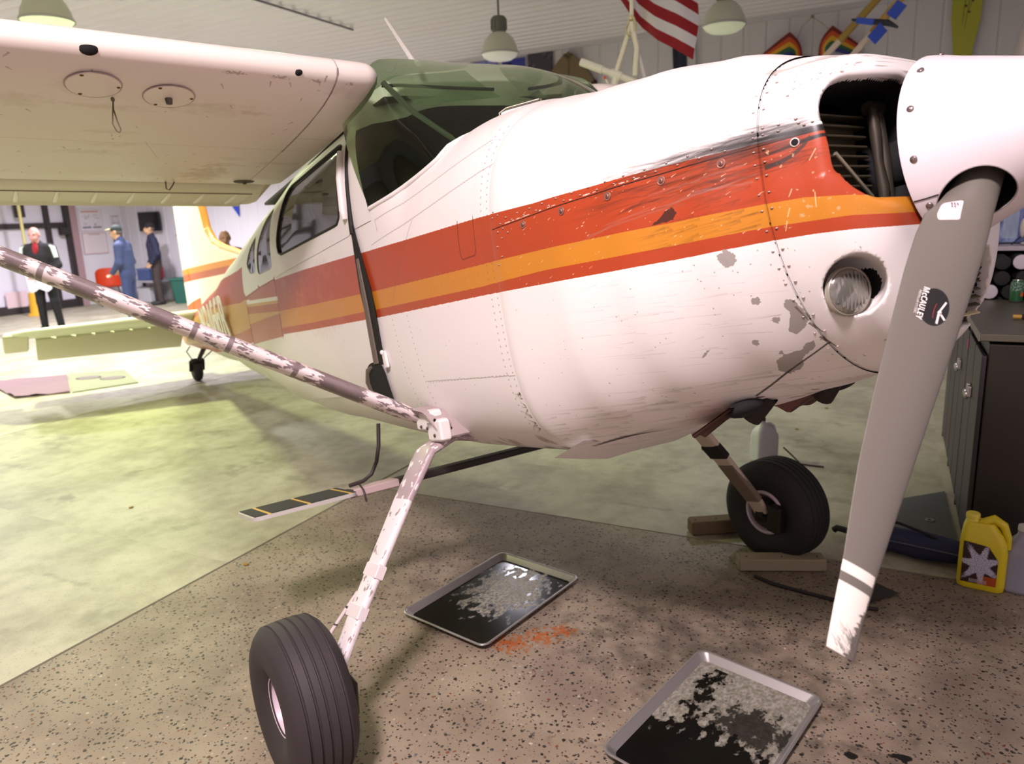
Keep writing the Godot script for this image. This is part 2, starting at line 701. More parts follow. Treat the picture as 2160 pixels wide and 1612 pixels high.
func floor_stains(im: Image) -> StandardMaterial3D:
	var oil := Color(0.06, 0.055, 0.05)
	var soft := Color(0.20, 0.185, 0.16)
	for q in [[0.55, 2.55, 0.55, 0.35, 0.45], [0.1, 2.05, 0.35, 0.25, 0.35], [1.5, 2.7, 0.5, 0.4, 0.25], [0.4, 3.2, 0.9, 0.35, 0.18], [-0.3, 2.6, 0.5, 0.7, 0.15], [0.2, 1.5, 0.25, 0.2, 0.3], [2.2, 1.9, 0.5, 0.4, 0.15]]:
		var p := slab_px(q[0], q[1])
		blob(im, p.x, p.y, q[2] * 561, q[3] * 561, soft, q[4], 0.9, 0.9, 0.35)
	# scrape beside the far tray
	for q in [[0.72, 3.12, 0.30, 0.10], [0.95, 3.0, 0.12, 0.05]]:
		var p := slab_px(q[0], q[1])
		blob(im, p.x, p.y, q[2] * 561, q[3] * 561, Color(0.60, 0.53, 0.47), 0.5, 0.9, 0.6, 0.7)
	# rust
	for q in [[1.24, 2.33, 0.055, 0.03], [1.15, 2.42, 0.05, 0.025], [1.09, 2.50, 0.04, 0.02]]:
		var p := slab_px(q[0], q[1])
		blob(im, p.x, p.y, q[2] * 900, q[3] * 1300, Color(0.66, 0.30, 0.10), 0.75, 1.1, 0.9, 1.6)
	# oil drips between the trays
	for q in [[0.05, 2.02, 0.012, 0.05, 0.3], [-0.03, 2.08, 0.012, 0.065, -0.25], [0.02, 2.2, 0.02, 0.02, 0.0], [-0.12, 2.25, 0.03, 0.02, 0.0]]:
		var p := slab_px(q[0], q[1])
		blob(im, p.x, p.y, q[2] * 561, q[3] * 561, oil, 0.9, 0.7, 0.2, 1.0)
	var p0 := slab_px(0.4, 1.9)
	blob(im, p0.x, p0.y, 190, 110, soft, 0.55, 1.0, 0.9, 0.5)
	# a cable's black rubber mark to the chock
	var m := StandardMaterial3D.new()
	m.resource_name = "exposed_aggregate_concrete"
	m.albedo_texture = tex(im)
	m.roughness = 0.55
	m.metallic_specular = 0.35
	return m

func plain_slab() -> StandardMaterial3D:
	var sz := 1024
	var im := Image.create_empty(512, 512, false, Image.FORMAT_RGB8)
	for y in 512:
		for x in 512:
			var n := noise2.get_noise_2d(x * 1.3 + 900, y * 0.9) * 0.9 + noise.get_noise_2d(x * 1.2, y * 1.2 + 100) * 0.5
			var c := Color(0.70, 0.68, 0.595).lerp(Color(0.585, 0.56, 0.475), clampf(0.42 + n * 1.0, 0, 1))
			im.set_pixel(x, y, c)
	im.resize(sz, sz, Image.INTERPOLATE_CUBIC)
	var r := RandomNumberGenerator.new()
	r.seed = 11
	for i in 26000:
		var x := r.randf() * sz
		var y := r.randf() * sz
		blend_px(im, int(x), int(y), Color(0.2, 0.19, 0.16), 0.35 * r.randf())
		blend_px(im, int(x) + 1, int(y), Color(0.2, 0.19, 0.16), 0.25 * r.randf())
	for i in 26:
		blob(im, r.randf() * sz, r.randf() * sz, 12 + 60 * r.randf(), 8 + 26 * r.randf(), Color(0.36, 0.34, 0.28), 0.28, 1.1, 0.9, 0.8)
	var m := StandardMaterial3D.new()
	m.resource_name = "worn_concrete"
	m.albedo_texture = tex(im)
	m.roughness = 0.5
	m.metallic_specular = 0.4
	return m

func make_room() -> void:
	# floor: concrete slabs with sawn joints
	var fl := setting("floor", "stained concrete hangar floor of square slabs with sawn joints")
	var bed := MB.new()
	var mid := room((A0 + A1) * 0.5, (B0 + B1) * 0.5, -0.16)
	bed.box(xf(-D1, Vector3.UP, -D2, mid), Vector3(A1 - A0 + 0.6, 0.3, B1 - B0 + 0.6), 0.0)
	part(fl, "joint_filler", bed, mat("joint_dark", c8(52, 50, 42), 0.9))
	var spk := speckled_slab()
	var pln := plain_slab()
	var as_ := [A0, -0.8, 2.85, 6.5, 10.15, 13.8, A1]
	for i in 6:
		var bs: Array = [B0, -3.65, 0.0, 3.56, 7.3, 10.95, B1] if i < 2 else [B0, -2.2, 10.95, B1]
		for j in bs.size() - 1:
			var gap := 0.005
			var a0: float = as_[i] + gap + (0.006 if i == 2 else 0.0)
			var a1: float = as_[i + 1] - gap
			var b0: float = bs[j] + gap
			var b1: float = bs[j + 1] - gap
			var mb := MB.new()
			var q := [Vector2(a0, b0), Vector2(a1, b0), Vector2(a1, b1), Vector2(a0, b1)]
			var top := []
			var uvs := []
			var special: bool = i <= 1 and j <= 2
			for p in q:
				top.append(room(p.x, p.y, 0.0))
				if special:
					uvs.append(Vector2((p.x + 0.8) / 3.65, (3.65 - p.y) / 3.65))
				else:
					uvs.append(Vector2(p.x / 3.1 + 0.37 * j, p.y / 3.1 + 0.61 * i))
			mb.flat(top, Vector3.UP, uvs)
			for k in 4:
				var p0: Vector3 = top[k]
				var p1: Vector3 = top[(k + 1) % 4]
				mb.flat([p0, p1, p1 - Vector3(0, 0.02, 0), p0 - Vector3(0, 0.02, 0)], (p0 + p1) * 0.5 - (top[0] + top[2]) * 0.5)
			part(fl, "slab", mb, spk if special else pln)
	# ceiling: ribbed metal sheets running along the back wall
	var ce := setting("ceiling", "white ribbed metal ceiling sheets")
	var sheet := mat("ceiling_metal", c8(226, 222, 232), 0.34, 0.0, 0.6)
	var n_sheets := 20
	var wid := (B1 - B0 + 0.2) / n_sheets
	var one := MB.new()
	var prof := []
	var ribs := 4
	for k in ribs:
		var o := wid * k / ribs
		var w := wid / ribs
		prof.append_array([Vector2(o, 0.0), Vector2(o + w * 0.42, 0.0), Vector2(o + w * 0.42, 0.0), Vector2(o + w * 0.52, -0.026), Vector2(o + w * 0.52, -0.026), Vector2(o + w * 0.84, -0.026), Vector2(o + w * 0.84, -0.026), Vector2(o + w * 0.94, 0.0), Vector2(o + w * 0.94, 0.0)])
	prof.append(Vector2(wid + 0.012, 0.0))
	for k in range(0, prof.size() - 1):
		var p: Vector2 = prof[k]
		var q2: Vector2 = prof[k + 1]
		if p.is_equal_approx(q2):
			continue
		one.flat([D2 * p.x + Vector3(0, p.y, 0), D2 * q2.x + Vector3(0, q2.y, 0), D2 * q2.x + Vector3(0, q2.y, 0) + D1 * (A1 - A0 + 0.2), D2 * p.x + Vector3(0, p.y, 0) + D1 * (A1 - A0 + 0.2)], Vector3.DOWN)
	var sheet_mesh := one.mesh(sheet)
	for i in n_sheets:
		put(ce, "panel", sheet_mesh, Transform3D(Basis(), room(A0 - 0.1, B0 - 0.1 + wid * i, HT + (0.0 if i % 2 == 0 else 0.002))))
	var deck := MB.new()
	deck.box(xf(-D1, Vector3.UP, -D2, room((A0 + A1) * 0.5, (B0 + B1) * 0.5, HT + 0.13)), Vector3(A1 - A0 + 0.6, 0.2, B1 - B0 + 0.6), 0.0)
	part(ce, "roof_deck", deck, mat("roof_deck", c8(120, 118, 116), 0.9))
	# back wall: upright ribbed sheets
	ribbed_wall("wall_back", "pale grey back wall of upright ribbed metal sheets", room(A0, B1, 0), D1, D2, A1 - A0, c8(222, 219, 226))
	ribbed_wall("wall_right", "pale ribbed metal side wall", room(A0, B0, 0), D2, -D1, B1 - B0, c8(222, 219, 226))
	ribbed_wall("wall_front", "pale ribbed metal wall behind the camera", room(A0, B0, 0), D1, -D2, A1 - A0, c8(222, 219, 226))
	# left wall: plain white boards, with the big hangar door in it
	var wl := setting("wall_left", "white wall at the far left with the hangar door in it")
	var wm := mat("left_wall", c8(236, 233, 240), 0.55)
	var wb := MB.new()
	wb.box(xf(-D1, Vector3.UP, -D2, room(A1 + 0.12, (B0 + B1) * 0.5, HT * 0.5)), Vector3(0.2, HT + 0.4, B1 - B0 + 0.5), 0.0)
	part(wl, "backing", wb, wm)
	var pn := MB.new()
	pn.box(xf(-D1, Vector3.UP, -D2, room(A1 + 0.0, (10.52 + B1) * 0.5, HT * 0.5)), Vector3(0.04, HT, B1 - 10.52), 0.004)
	part(wl, "panel", pn, wm)
	# trims
	for k in 2:
		var t := MB.new()
		if k == 0:
			t.box(xf(-D1, Vector3.UP, -D2, room((A0 + A1) * 0.5, B1 - 0.035, HT - 0.03)), Vector3(A1 - A0, 0.06, 0.07), 0.004)
		else:
			t.box(xf(-D1, Vector3.UP, -D2, room(A1 - 0.04, (B0 + B1) * 0.5, HT - 0.03)), Vector3(0.07, 0.06, B1 - B0), 0.004)
		var o := part(self, "trim_%d" % (k + 1), t, mat("trim_white", c8(214, 211, 220), 0.5))
		o.set_meta("kind", "structure")
	hangar_door()
	# electric pipes under the ceiling
	var pipes := [["thin grey conduit pipe crossing the ceiling sheets above the wing", [room(6.78, -1.0, 4.15), room(6.78, 8.9, 4.15)]],
		["thin grey conduit pipe that ends at the lamp over the windshield", [room(4.382, 1.5, 4.155), room(4.382, 8.48, 4.155)]]]
	for q in pipes:
		var pbx := MB.new()
		pbx.tube(q[1], 0.014, 8)
		var t := part(self, numbered("conduit_pipe"), pbx, mat("conduit", c8(120, 118, 126), 0.5, 0.4))
		tag(t, q[0], "pipe", "conduit pipes")

func ribbed_wall(called: String, label: String, org: Vector3, along: Vector3, outw: Vector3, length: float, c: Color) -> void:
	var w := setting(called, label)
	var m := mat("wall_metal", c, 0.42, 0.0, 0.5)
	var nn := int(length / 0.92)
	var wid := length / nn
	var one := MB.new()
	var prof := [Vector2(0, 0), Vector2(wid * 0.30, 0)]
	for k in 3:
		var o := wid * (0.06 + 0.333 * k)
		if k == 0:
			prof = [Vector2(0, 0.0), Vector2(o, 0.0)]
		prof.append_array([Vector2(o, 0.0), Vector2(o + 0.012, 0.012), Vector2(o + 0.012, 0.012), Vector2(o + 0.03, 0.012), Vector2(o + 0.03, 0.012), Vector2(o + 0.042, 0.0), Vector2(o + 0.042, 0.0), Vector2(o + wid * 0.333, 0.0)])
	for k in prof.size() - 1:
		var p: Vector2 = prof[k]
		var q: Vector2 = prof[k + 1]
		if p.is_equal_approx(q):
			continue
		var px := minf(p.x, wid + 0.006)
		var qx := minf(q.x, wid + 0.006)
		if qx - px < 1e-5:
			continue
		one.flat([along * px + outw * p.y, along * qx + outw * q.y, along * qx + outw * q.y + Vector3(0, HT, 0), along * px + outw * p.y + Vector3(0, HT, 0)], -outw)
	var mesh := one.mesh(m)
	for i in nn:
		put(w, "panel", mesh, Transform3D(Basis(), org + along * wid * i))
	var b := MB.new()
	b.box(xf(along, Vector3.UP, along.cross(Vector3.UP), org + along * length * 0.5 + outw * 0.15 + Vector3(0, HT * 0.5, 0)), Vector3(length + 0.5, HT + 0.4, 0.2), 0.0)
	part(w, "backing", b, mat("wall_backing", c8(120, 118, 116), 0.9))

func hangar_door() -> void:
	var d := setting("door_1", "wide white hangar door with dark steel framing and rails")
	var leaf := mat("door_leaf", c8(226, 222, 234), 0.5)
	var steel := mat("door_steel", c8(66, 60, 60), 0.5, 0.4)
	var pink := mat("door_jamb", c8(176, 146, 150), 0.55)
	var h := 3.7
	# leaves between uprights
	var edges := [4.6, 6.4, 8.2, 10.0, 10.42]
	for i in edges.size() - 1:
		for r in 3:
			var y0: float = [0.14, 1.80, 2.62][r]
			var y1: float = [1.70, 2.56, 3.6][r]
			var b := MB.new()
			b.box(xf(-D1, Vector3.UP, -D2, room(A1 - 0.03, (edges[i] + edges[i + 1]) * 0.5, (y0 + y1) * 0.5)), Vector3(0.03, y1 - y0, edges[i + 1] - edges[i] - 0.02), 0.004)
			part(d, "door_panel", b, leaf)
	for b0 in [4.6, 6.4, 8.2, 10.0]:
		var b := MB.new()
		b.box(xf(-D1, Vector3.UP, -D2, room(A1 - 0.09, b0, h * 0.5)), Vector3(0.1, h, 0.09), 0.006)
		part(d, "upright", b, steel)
	for y in [0.09, 1.75, 2.59]:
		var b := MB.new()
		b.box(xf(-D1, Vector3.UP, -D2, room(A1 - 0.075, 7.5, y)), Vector3(0.08, 0.11 if y > 0.2 else 0.17, 5.9), 0.006)
		part(d, "rail", b, steel)
	var p := MB.new()
	p.box(xf(-D1, Vector3.UP, -D2, room(A1 - 0.08, 10.43, h * 0.5)), Vector3(0.14, h, 0.1), 0.008)
	part(d, "jamb", p, steel)
	var p2 := MB.new()
	p2.box(xf(-D1, Vector3.UP, -D2, room(A1 - 0.07, 10.58, h * 0.5)), Vector3(0.1, h, 0.16), 0.008)
	part(d, "jamb", p2, pink)
	var box := MB.new()
	box.box(xf(-D1, Vector3.UP, -D2, room(A1 - 0.18, 9.42, 2.1)), Vector3(0.12, 0.36, 0.16), 0.01)
	part(d, "latch_box", box, steel)
	var lock := MB.new()
	lock.box(xf(-D1, Vector3.UP, -D2, room(A1 - 0.16, 10.3, 1.62)), Vector3(0.1, 0.16, 0.2), 0.01)
	part(d, "latch_box", lock, steel)
	var sign := MB.new()
	sign.box(xf(-D1, Vector3.UP, -D2, room(A1 - 0.13, 9.1, 0.30)), Vector3(0.01, 0.32, 0.42), 0.003)
	part(d, "notice_plate", sign, mat("notice_plate", c8(226, 200, 206), 0.5), "pale pink notice plate low on the hangar door")

# ---------------------------------------------------------------- the aeroplane
# x forward, y up, z to the right; the ground contact between the main wheels is the origin
# station x: top, height of greatest width, bottom, half width, exponents above and below
const SECT := [
	[-6.45, 2.04, 1.90, 1.74, 0.05, 2.0, 2.0], [-5.6, 2.02, 1.83, 1.62, 0.13, 2.2, 2.0], [-4.0, 2.05, 1.74, 1.38, 0.31, 2.6, 2.2],
	[-2.8, 2.10, 1.64, 1.18, 0.45, 3.4, 2.6], [-2.2, 2.14, 1.54, 1.08, 0.51, 3.8, 2.9], [-1.7, 2.18, 1.46, 0.99, 0.545, 4.0, 3.1],
	[-1.2, 2.22, 1.42, 0.92, 0.556, 4.2, 3.3], [-0.3, 2.24, 1.40, 0.835, 0.558, 4.2, 3.7], [0.0, 1.985, 1.40, 0.81, 0.557, 3.0, 3.8],
	[0.3, 1.965, 1.40, 0.803, 0.555, 2.9, 3.8], [0.47, 1.945, 1.40, 0.80, 0.5545, 2.85, 3.8], [0.55, 1.915, 1.40, 0.80, 0.554, 2.8, 3.8],
	[0.80, 1.86, 1.405, 0.855, 0.540, 2.8, 3.2], [1.0, 1.828, 1.41, 0.90, 0.505, 2.9, 2.6], [1.2, 1.782, 1.415, 0.945, 0.445, 3.0, 2.1],
	[1.35, 1.722, 1.42, 0.975, 0.39, 3.1, 1.9], [1.45, 1.69, 1.42, 1.005, 0.355, 3.2, 1.9], [1.53, 1.655, 1.42, 1.025, 0.325, 3.2, 1.9], [1.60, 1.62, 1.42, 1.045, 0.30, 3.2, 1.9]]
const AXIS_Y := 1.45      # height of the thrust line

func sect(x: float) -> Array:
	var i := 1
	while i < SECT.size() - 1 and SECT[i][0] < x:
		i += 1
	var f := clampf((x - SECT[i - 1][0]) / (SECT[i][0] - SECT[i - 1][0]), 0.0, 1.0)
	f = f * 0.6 + (f * f * (3.0 - 2.0 * f)) * 0.4
	var r := []
	for k in range(1, 7):
		r.append(lerpf(SECT[i - 1][k], SECT[i][k], f))
	return r

# half width of the body at station x and height y
func side_z(x: float, y: float) -> float:
	var s := sect(x)
	var up: bool = y > s[1]
	var h: float = s[0] - s[1] if up else s[1] - s[2]
	var n: float = s[4] if up else s[5]
	var e := clampf(absf(y - s[1]) / h, 0.0, 1.0)
	return s[3] * pow(1.0 - pow(e, n), 1.0 / n)

# a ring of points of the right half from height y_from (at the top) to the bottom, or to y_to
func half_ring(x: float, y_from: float, count: int, grow := 0.0, y_to := -9.0) -> PackedVector3Array:
	var s := sect(x)
	var out := PackedVector3Array()
	var h_up: float = s[0] - s[1]
	var h_lo: float = s[1] - s[2]
	var th0 := PI / 2
	if y_from < s[0]:
		var e = (y_from - s[1]) / (h_up if y_from > s[1] else h_lo)
		th0 = asin(pow(clampf(absf(e), 0, 1), (s[4] if y_from > s[1] else s[5]) * 0.5)) * signf(e)
	var th1 := -PI / 2
	if y_to > s[2]:
		var e2 = (y_to - s[1]) / (h_up if y_to > s[1] else h_lo)
		th1 = asin(pow(clampf(absf(e2), 0, 1), (s[4] if y_to > s[1] else s[5]) * 0.5)) * signf(e2)
	for i in count:
		var th := lerpf(th0, th1, float(i) / (count - 1))
		var n: float = s[4] if th > 0 else s[5]
		var h: float = h_up if th > 0 else h_lo
		var c := pow(maxf(cos(th), 0.0), 2.0 / n)
		var q := pow(absf(sin(th)), 2.0 / n) * signf(th)
		out.append(Vector3(x, s[1] + q * (h + grow), c * (s[3] + grow)))
	return out

func both_sides(right: PackedVector3Array) -> PackedVector3Array:
	var out := PackedVector3Array()
	for p in right:
		out.append(Vector3(p.x, p.y, -p.z))
	out.reverse()
	var last := out.size() - 1
	for i in range(0, right.size()):
		if i == 0 and absf(right[0].z) < 1e-4:
			continue
		out.append(right[i])
	return out

func side_uv(rows: Array, r: Rect2) -> Array:
	var o := []
	for row in rows:
		var u := PackedVector2Array()
		for p in row:
			u.append(Vector2((p.x - r.position.x) / r.size.x, 1.0 - (p.y - r.position.y) / r.size.y))
		o.append(u)
	return o

const NOSE_RECT := Rect2(0.5, 0.7, 1.15, 1.3)
const BODY_RECT := Rect2(-2.45, 0.7, 3.05, 1.6)
const TAIL_RECT := Rect2(-6.6, 1.2, 4.3, 1.0)

# heights of the stripe edges along the body: x, top of red, red to yellow, yellow to red, red to white
const STRIPE := [[-6.5, 2.06, 1.90, 1.70, 1.64], [-4.1, 1.915, 1.78, 1.545, 1.50], [-2.6, 1.785, 1.645, 1.475, 1.44], [-1.43, 1.69, 1.532, 1.446, 1.414], [-0.99, 1.665, 1.503, 1.423, 1.392],
	[-0.27, 1.613, 1.461, 1.392, 1.361], [0.46, 1.565, 1.428, 1.364, 1.338], [0.75, 1.541, 1.416, 1.361, 1.326], [1.0, 1.530, 1.404, 1.350, 1.317], [1.15, 1.526, 1.397, 1.345, 1.313],
	[1.30, 1.518, 1.391, 1.342, 1.312], [1.35, 1.516, 1.389, 1.340, 1.311], [1.42, 1.513, 1.384, 1.335, 1.308], [1.49, 1.506, 1.371, 1.330, 1.302], [1.53, 1.50, 1.359, 1.322, 1.296], [1.7, 1.49, 1.33, 1.30, 1.27]]
const WHITE := Color(0.90, 0.88, 0.865)
const RED := Color(0.66, 0.255, 0.13)
const YELLOW := Color(0.76, 0.49, 0.15)
const SOOT := Color(0.12, 0.105, 0.10)
const BARE := Color(0.60, 0.57, 0.545)

func striped(w: int, h: int, r: Rect2, base := WHITE) -> Image:
	var im := Image.create_empty(w, h, false, Image.FORMAT_RGB8)
	im.fill(base)
	for px in w:
		var x := r.position.x + r.size.x * (px + 0.5) / w
		var e := []
		for k in range(1, 5):
			e.append(int(round((1.0 - (lerp_tab(STRIPE, x, k) - r.position.y) / r.size.y) * h)))
		im.fill_rect(Rect2i(px, e[0], 1, e[1] - e[0]), RED)
		im.fill_rect(Rect2i(px, e[1], 1, e[2] - e[1]), YELLOW)
		im.fill_rect(Rect2i(px, e[2], 1, e[3] - e[2]), RED)
	return im

func to_px(r: Rect2, im: Image, x: float, y: float) -> Vector2:
	return Vector2((x - r.position.x) / r.size.x * im.get_width(), (1.0 - (y - r.position.y) / r.size.y) * im.get_height())

# a patch where the paint has come off: outline in metres, slightly roughened
func bare_patch(im: Image, r: Rect2, pts: Array, c := BARE) -> void:
	var o := PackedVector2Array()
	for i in pts.size():
		var p: Vector2 = pts[i]
		var q: Vector2 = pts[(i + 1) % pts.size()]
		for k in 6:
			var s := p.lerp(q, k / 6.0)
			var n := noise.get_noise_2d(s.x * 4000, s.y * 4000) * 0.004
			o.append(to_px(r, im, s.x + n, s.y + noise.get_noise_2d(s.y * 4000, s.x * 3000) * 0.004))
	poly_px(im, o, c, 0.95)

func nose_paint() -> StandardMaterial3D:
	var r := NOSE_RECT
	var im := striped(2048, 2048, r)
	var g := RandomNumberGenerator.new()
	g.seed = 3
	# soot trailing back from the cowl joint
	for i in 420:
		var x := 1.05 + 0.42 * pow(g.randf(), 0.7)
		var y := 1.512 + (g.randf() - 0.62) * 0.10
		if i % 4 == 0:
			x = 1.33 + g.randf() * 0.14
			y = 1.515 + g.randf() * 0.03
		var l := 0.05 + 0.32 * g.randf() * g.randf()
		var p := to_px(r, im, x, y)
		var bend := (g.randf() - 0.6) * 0.05
		var mid := to_px(r, im, x - l * 0.5, y + bend * 0.3)
		var q := to_px(r, im, x - l, y + bend)
		var a := 0.07 + 0.16 * g.randf()
		var w := 2.0 + 16.0 * g.randf() * g.randf()
		stroke(im, p, mid, w * 0.4, w, SOOT, a * 0.3, a)
		stroke(im, mid, q, w, w * 0.3, SOOT, a, 0.0)
	# heavy smear just behind the air intake
	for i in 26:
		var y := 1.512 + g.randf() * 0.026
		var p := to_px(r, im, 1.49, 1.507 + g.randf() * 0.012)
		var q := to_px(r, im, 1.30 - 0.2 * g.randf(), y)
		stroke(im, p, q, 9, 2, SOOT, 0.30, 0.0)
	for i in 14:
		var p := to_px(r, im, 1.475, 1.500)
		var q := to_px(r, im, 1.36 - 0.05 * g.randf(), 1.500 - 0.018 * g.randf())
		stroke(im, p, q, 10, 6, SOOT, 0.25, 0.05)
	# the dark curl below the screw hole
	var curl := [Vector2(1.355, 1.463), Vector2(1.385, 1.466), Vector2(1.41, 1.474), Vector2(1.43, 1.487), Vector2(1.445, 1.503)]
	for i in 4:
		stroke(im, to_px(r, im, curl[i].x, curl[i].y), to_px(r, im, curl[i + 1].x, curl[i + 1].y), 15 - i, 14 - i, Color(0.20, 0.17, 0.16), 0.8)
	# dirt wings in the red and the yellow
	bare_patch(im, r, [Vector2(1.10, 1.402), Vector2(1.135, 1.425), Vector2(1.15, 1.432), Vector2(1.16, 1.418), Vector2(1.15, 1.404)], Color(0.28, 0.14, 0.11))
	for i in 60:
		var x := 1.10 + g.randf() * 0.24
		var y := 1.345 + g.randf() * 0.10
		stroke(im, to_px(r, im, x, y), to_px(r, im, x - 0.04 - 0.07 * g.randf(), y - 0.012 * g.randf()), 3 + 8 * g.randf(), 1, Color(0.25, 0.17, 0.10), 0.16, 0.02)
	# pale fuel stains over the red
	for q in [[1.34, 1.455, 0.92, 1.415, 6], [1.27, 1.448, 0.98, 1.43, 4], [1.32, 1.48, 1.1, 1.47, 5], [1.33, 1.44, 1.2, 1.452, 7], [1.1, 1.444, 0.86, 1.40, 4]]:
		var last := to_px(r, im, q[0], q[1])
		for k in range(1, 13):
			var f := k / 12.0
			var nx := to_px(r, im, lerpf(q[0], q[2], f), lerpf(q[1], q[3], f) + 0.004 * noise.get_noise_1d(f * 300 + q[0] * 99))
			stroke(im, last, nx, q[4], q[4], Color(0.62, 0.50, 0.50), 0.28)
			last = nx
	for i in 24:
		var x := 1.15 + 0.18 * g.randf()
		var y := 1.43 + 0.07 * g.randf()
		stroke(im, to_px(r, im, x, y), to_px(r, im, x - 0.1 - 0.1 * g.randf(), y - 0.01), 10, 4, Color(0.55, 0.42, 0.42), 0.16, 0.0)
	# chips along the joint and the nose
	for i in 120:
		var x := 1.36 + 0.15 * g.randf()
		var y := 1.33 + 0.165 * g.randf()
		var s := 0.8 + 5.0 * pow(g.randf(), 5.0)
		blob(im, to_px(r, im, x, y).x, to_px(r, im, x, y).y, s * (0.6 + g.randf()), s * (0.4 + g.randf()), Color(0.76, 0.64, 0.48), 0.85, 1.2, 0.3, 5.0)
	for q in [[1.452, 1.475, 1.438, 1.455], [1.44, 1.39, 1.437, 1.36], [1.39, 1.37, 1.382, 1.352], [1.38, 1.345, 1.372, 1.325], [1.40, 1.407, 1.392, 1.392]]:
		stroke(im, to_px(r, im, q[0], q[1]), to_px(r, im, q[2], q[3]), 4, 3, Color(0.85, 0.76, 0.60), 0.85)
	for i in 90:
		var x := 0.60 + 0.75 * g.randf()
		var y := 1.33 + 0.20 * g.randf()
		var l := 0.002 + 0.01 * pow(g.randf(), 2.0)
		stroke(im, to_px(r, im, x, y), to_px(r, im, x + l, y + l * 0.4), 2 + 2 * g.randf(), 1, Color(0.88, 0.80, 0.70), 0.8)
	for i in 26:
		var x := 0.62 + 0.48 * g.randf()
		var l := 0.004 + 0.012 * g.randf()
		stroke(im, to_px(r, im, x, 1.5165), to_px(r, im, x + l, 1.5165), 3 + 3 * g.randf(), 2, Color(0.90, 0.85, 0.80), 0.85)
	# dots of dirt low on the nose
	for i in 200:
		var x := 0.6 + 0.95 * g.randf()
		var y := 0.9 + 0.42 * g.randf()
		if x < 1.3 and g.randf() < 0.6:
			continue
		var p := to_px(r, im, x, y)
		blob(im, p.x, p.y, 1.5 + 2.5 * g.randf(), 1.5 + 2.5 * g.randf(), Color(0.33, 0.29, 0.25), 0.5, 0.8, 0.4, 4.0)
	# bare metal patches on the lower cowl
	bare_patch(im, r, [Vector2(1.229, 1.296), Vector2(1.235, 1.281), Vector2(1.243, 1.274), Vector2(1.257, 1.276), Vector2(1.266, 1.288), Vector2(1.264, 1.302), Vector2(1.254, 1.308), Vector2(1.248, 1.314), Vector2(1.242, 1.306), Vector2(1.233, 1.306)])
	bare_patch(im, r, [Vector2(1.262, 1.195), Vector2(1.264, 1.184), Vector2(1.274, 1.182), Vector2(1.280, 1.190), Vector2(1.277, 1.198), Vector2(1.268, 1.199)])
	bare_patch(im, r, [Vector2(1.278, 1.143), Vector2(1.286, 1.134), Vector2(1.296, 1.141), Vector2(1.296, 1.149), Vector2(1.288, 1.149)])
	bare_patch(im, r, [Vector2(1.336, 1.182), Vector2(1.344, 1.160), Vector2(1.348, 1.140), Vector2(1.330, 1.118), Vector2(1.306, 1.103), Vector2(1.297, 1.113), Vector2(1.310, 1.135), Vector2(1.320, 1.153), Vector2(1.314, 1.170), Vector2(1.324, 1.184)])
	bare_patch(im, r, [Vector2(1.218, 1.022), Vector2(1.236, 1.048), Vector2(1.262, 1.060), Vector2(1.293, 1.066), Vector2(1.312, 1.080), Vector2(1.326, 1.082), Vector2(1.318, 1.066), Vector2(1.300, 1.056), Vector2(1.284, 1.048), Vector2(1.272, 1.030), Vector2(1.248, 1.013), Vector2(1.226, 1.010)])
	bare_patch(im, r, [Vector2(1.218, 1.098), Vector2(1.222, 1.088), Vector2(1.232, 1.092), Vector2(1.232, 1.102), Vector2(1.225, 1.104)])
	bare_patch(im, r, [Vector2(1.105, 1.078), Vector2(1.112, 1.080), Vector2(1.130, 1.095), Vector2(1.122, 1.094)])
	bare_patch(im, r, [Vector2(1.25, 1.062), Vector2(1.256, 1.060), Vector2(1.262, 1.068), Vector2(1.254, 1.067)])
	# flaking on top of the nose
	bare_patch(im, r, [Vector2(1.33, 1.668), Vector2(1.36, 1.664), Vector2(1.40, 1.672), Vector2(1.425, 1.676), Vector2(1.44, 1.690), Vector2(1.425, 1.700), Vector2(1.41, 1.682), Vector2(1.37, 1.672), Vector2(1.34, 1.680)], Color(0.72, 0.69, 0.66))
	bare_patch(im, r, [Vector2(1.40, 1.684), Vector2(1.418, 1.694), Vector2(1.43, 1.715), Vector2(1.41, 1.71)], Color(0.70, 0.67, 0.64))
	for i in 30:
		var x := 1.38 + 0.14 * g.randf()
		var y := 1.61 + 0.07 * g.randf()
		var p := to_px(r, im, x, y)
		blob(im, p.x, p.y, 2 + 9 * g.randf() * g.randf(), 2 + 4 * g.randf(), Color(0.50, 0.46, 0.42), 0.65, 0.9, 0.5, 3.0)
	# faint streaks on the lower side and grease on the keel
	for i in 70:
		var x := 0.9 + 0.45 * g.randf()
		var y := 1.0 + 0.30 * g.randf()
		stroke(im, to_px(r, im, x, y), to_px(r, im, x - 0.15 * g.randf() - 0.03, y + 0.02 * (g.randf() - 0.3)), 2 + 3 * g.randf(), 1, Color(0.45, 0.40, 0.36), 0.13, 0.0)
	for i in 120:
		var x := 0.60 + 0.8 * g.randf()
		var y := 0.82 + 0.14 * g.randf() + 0.10 * (x - 0.6)
		stroke(im, to_px(r, im, x, y), to_px(r, im, x - 0.2 * g.randf(), y - 0.01 * g.randf()), 3 + 10 * g.randf(), 2, Color(0.40, 0.33, 0.25), 0.14, 0.0)
	for i in 6:
		stroke(im, to_px(r, im, 0.62 + 0.02 * i, 0.845 + 0.005 * i), to_px(r, im, 0.88, 0.90 - 0.004 * i), 8, 2, SOOT, 0.35, 0.05)
	for q in [[1.13, 0.93], [1.15, 0.925], [1.16, 0.935], [1.11, 0.95], [1.2, 0.95]]:
		var p := to_px(r, im, q[0], q[1])
		blob(im, p.x, p.y, 14, 4, Color(0.30, 0.14, 0.08), 0.85, 0.8, 0.4, 2.0)
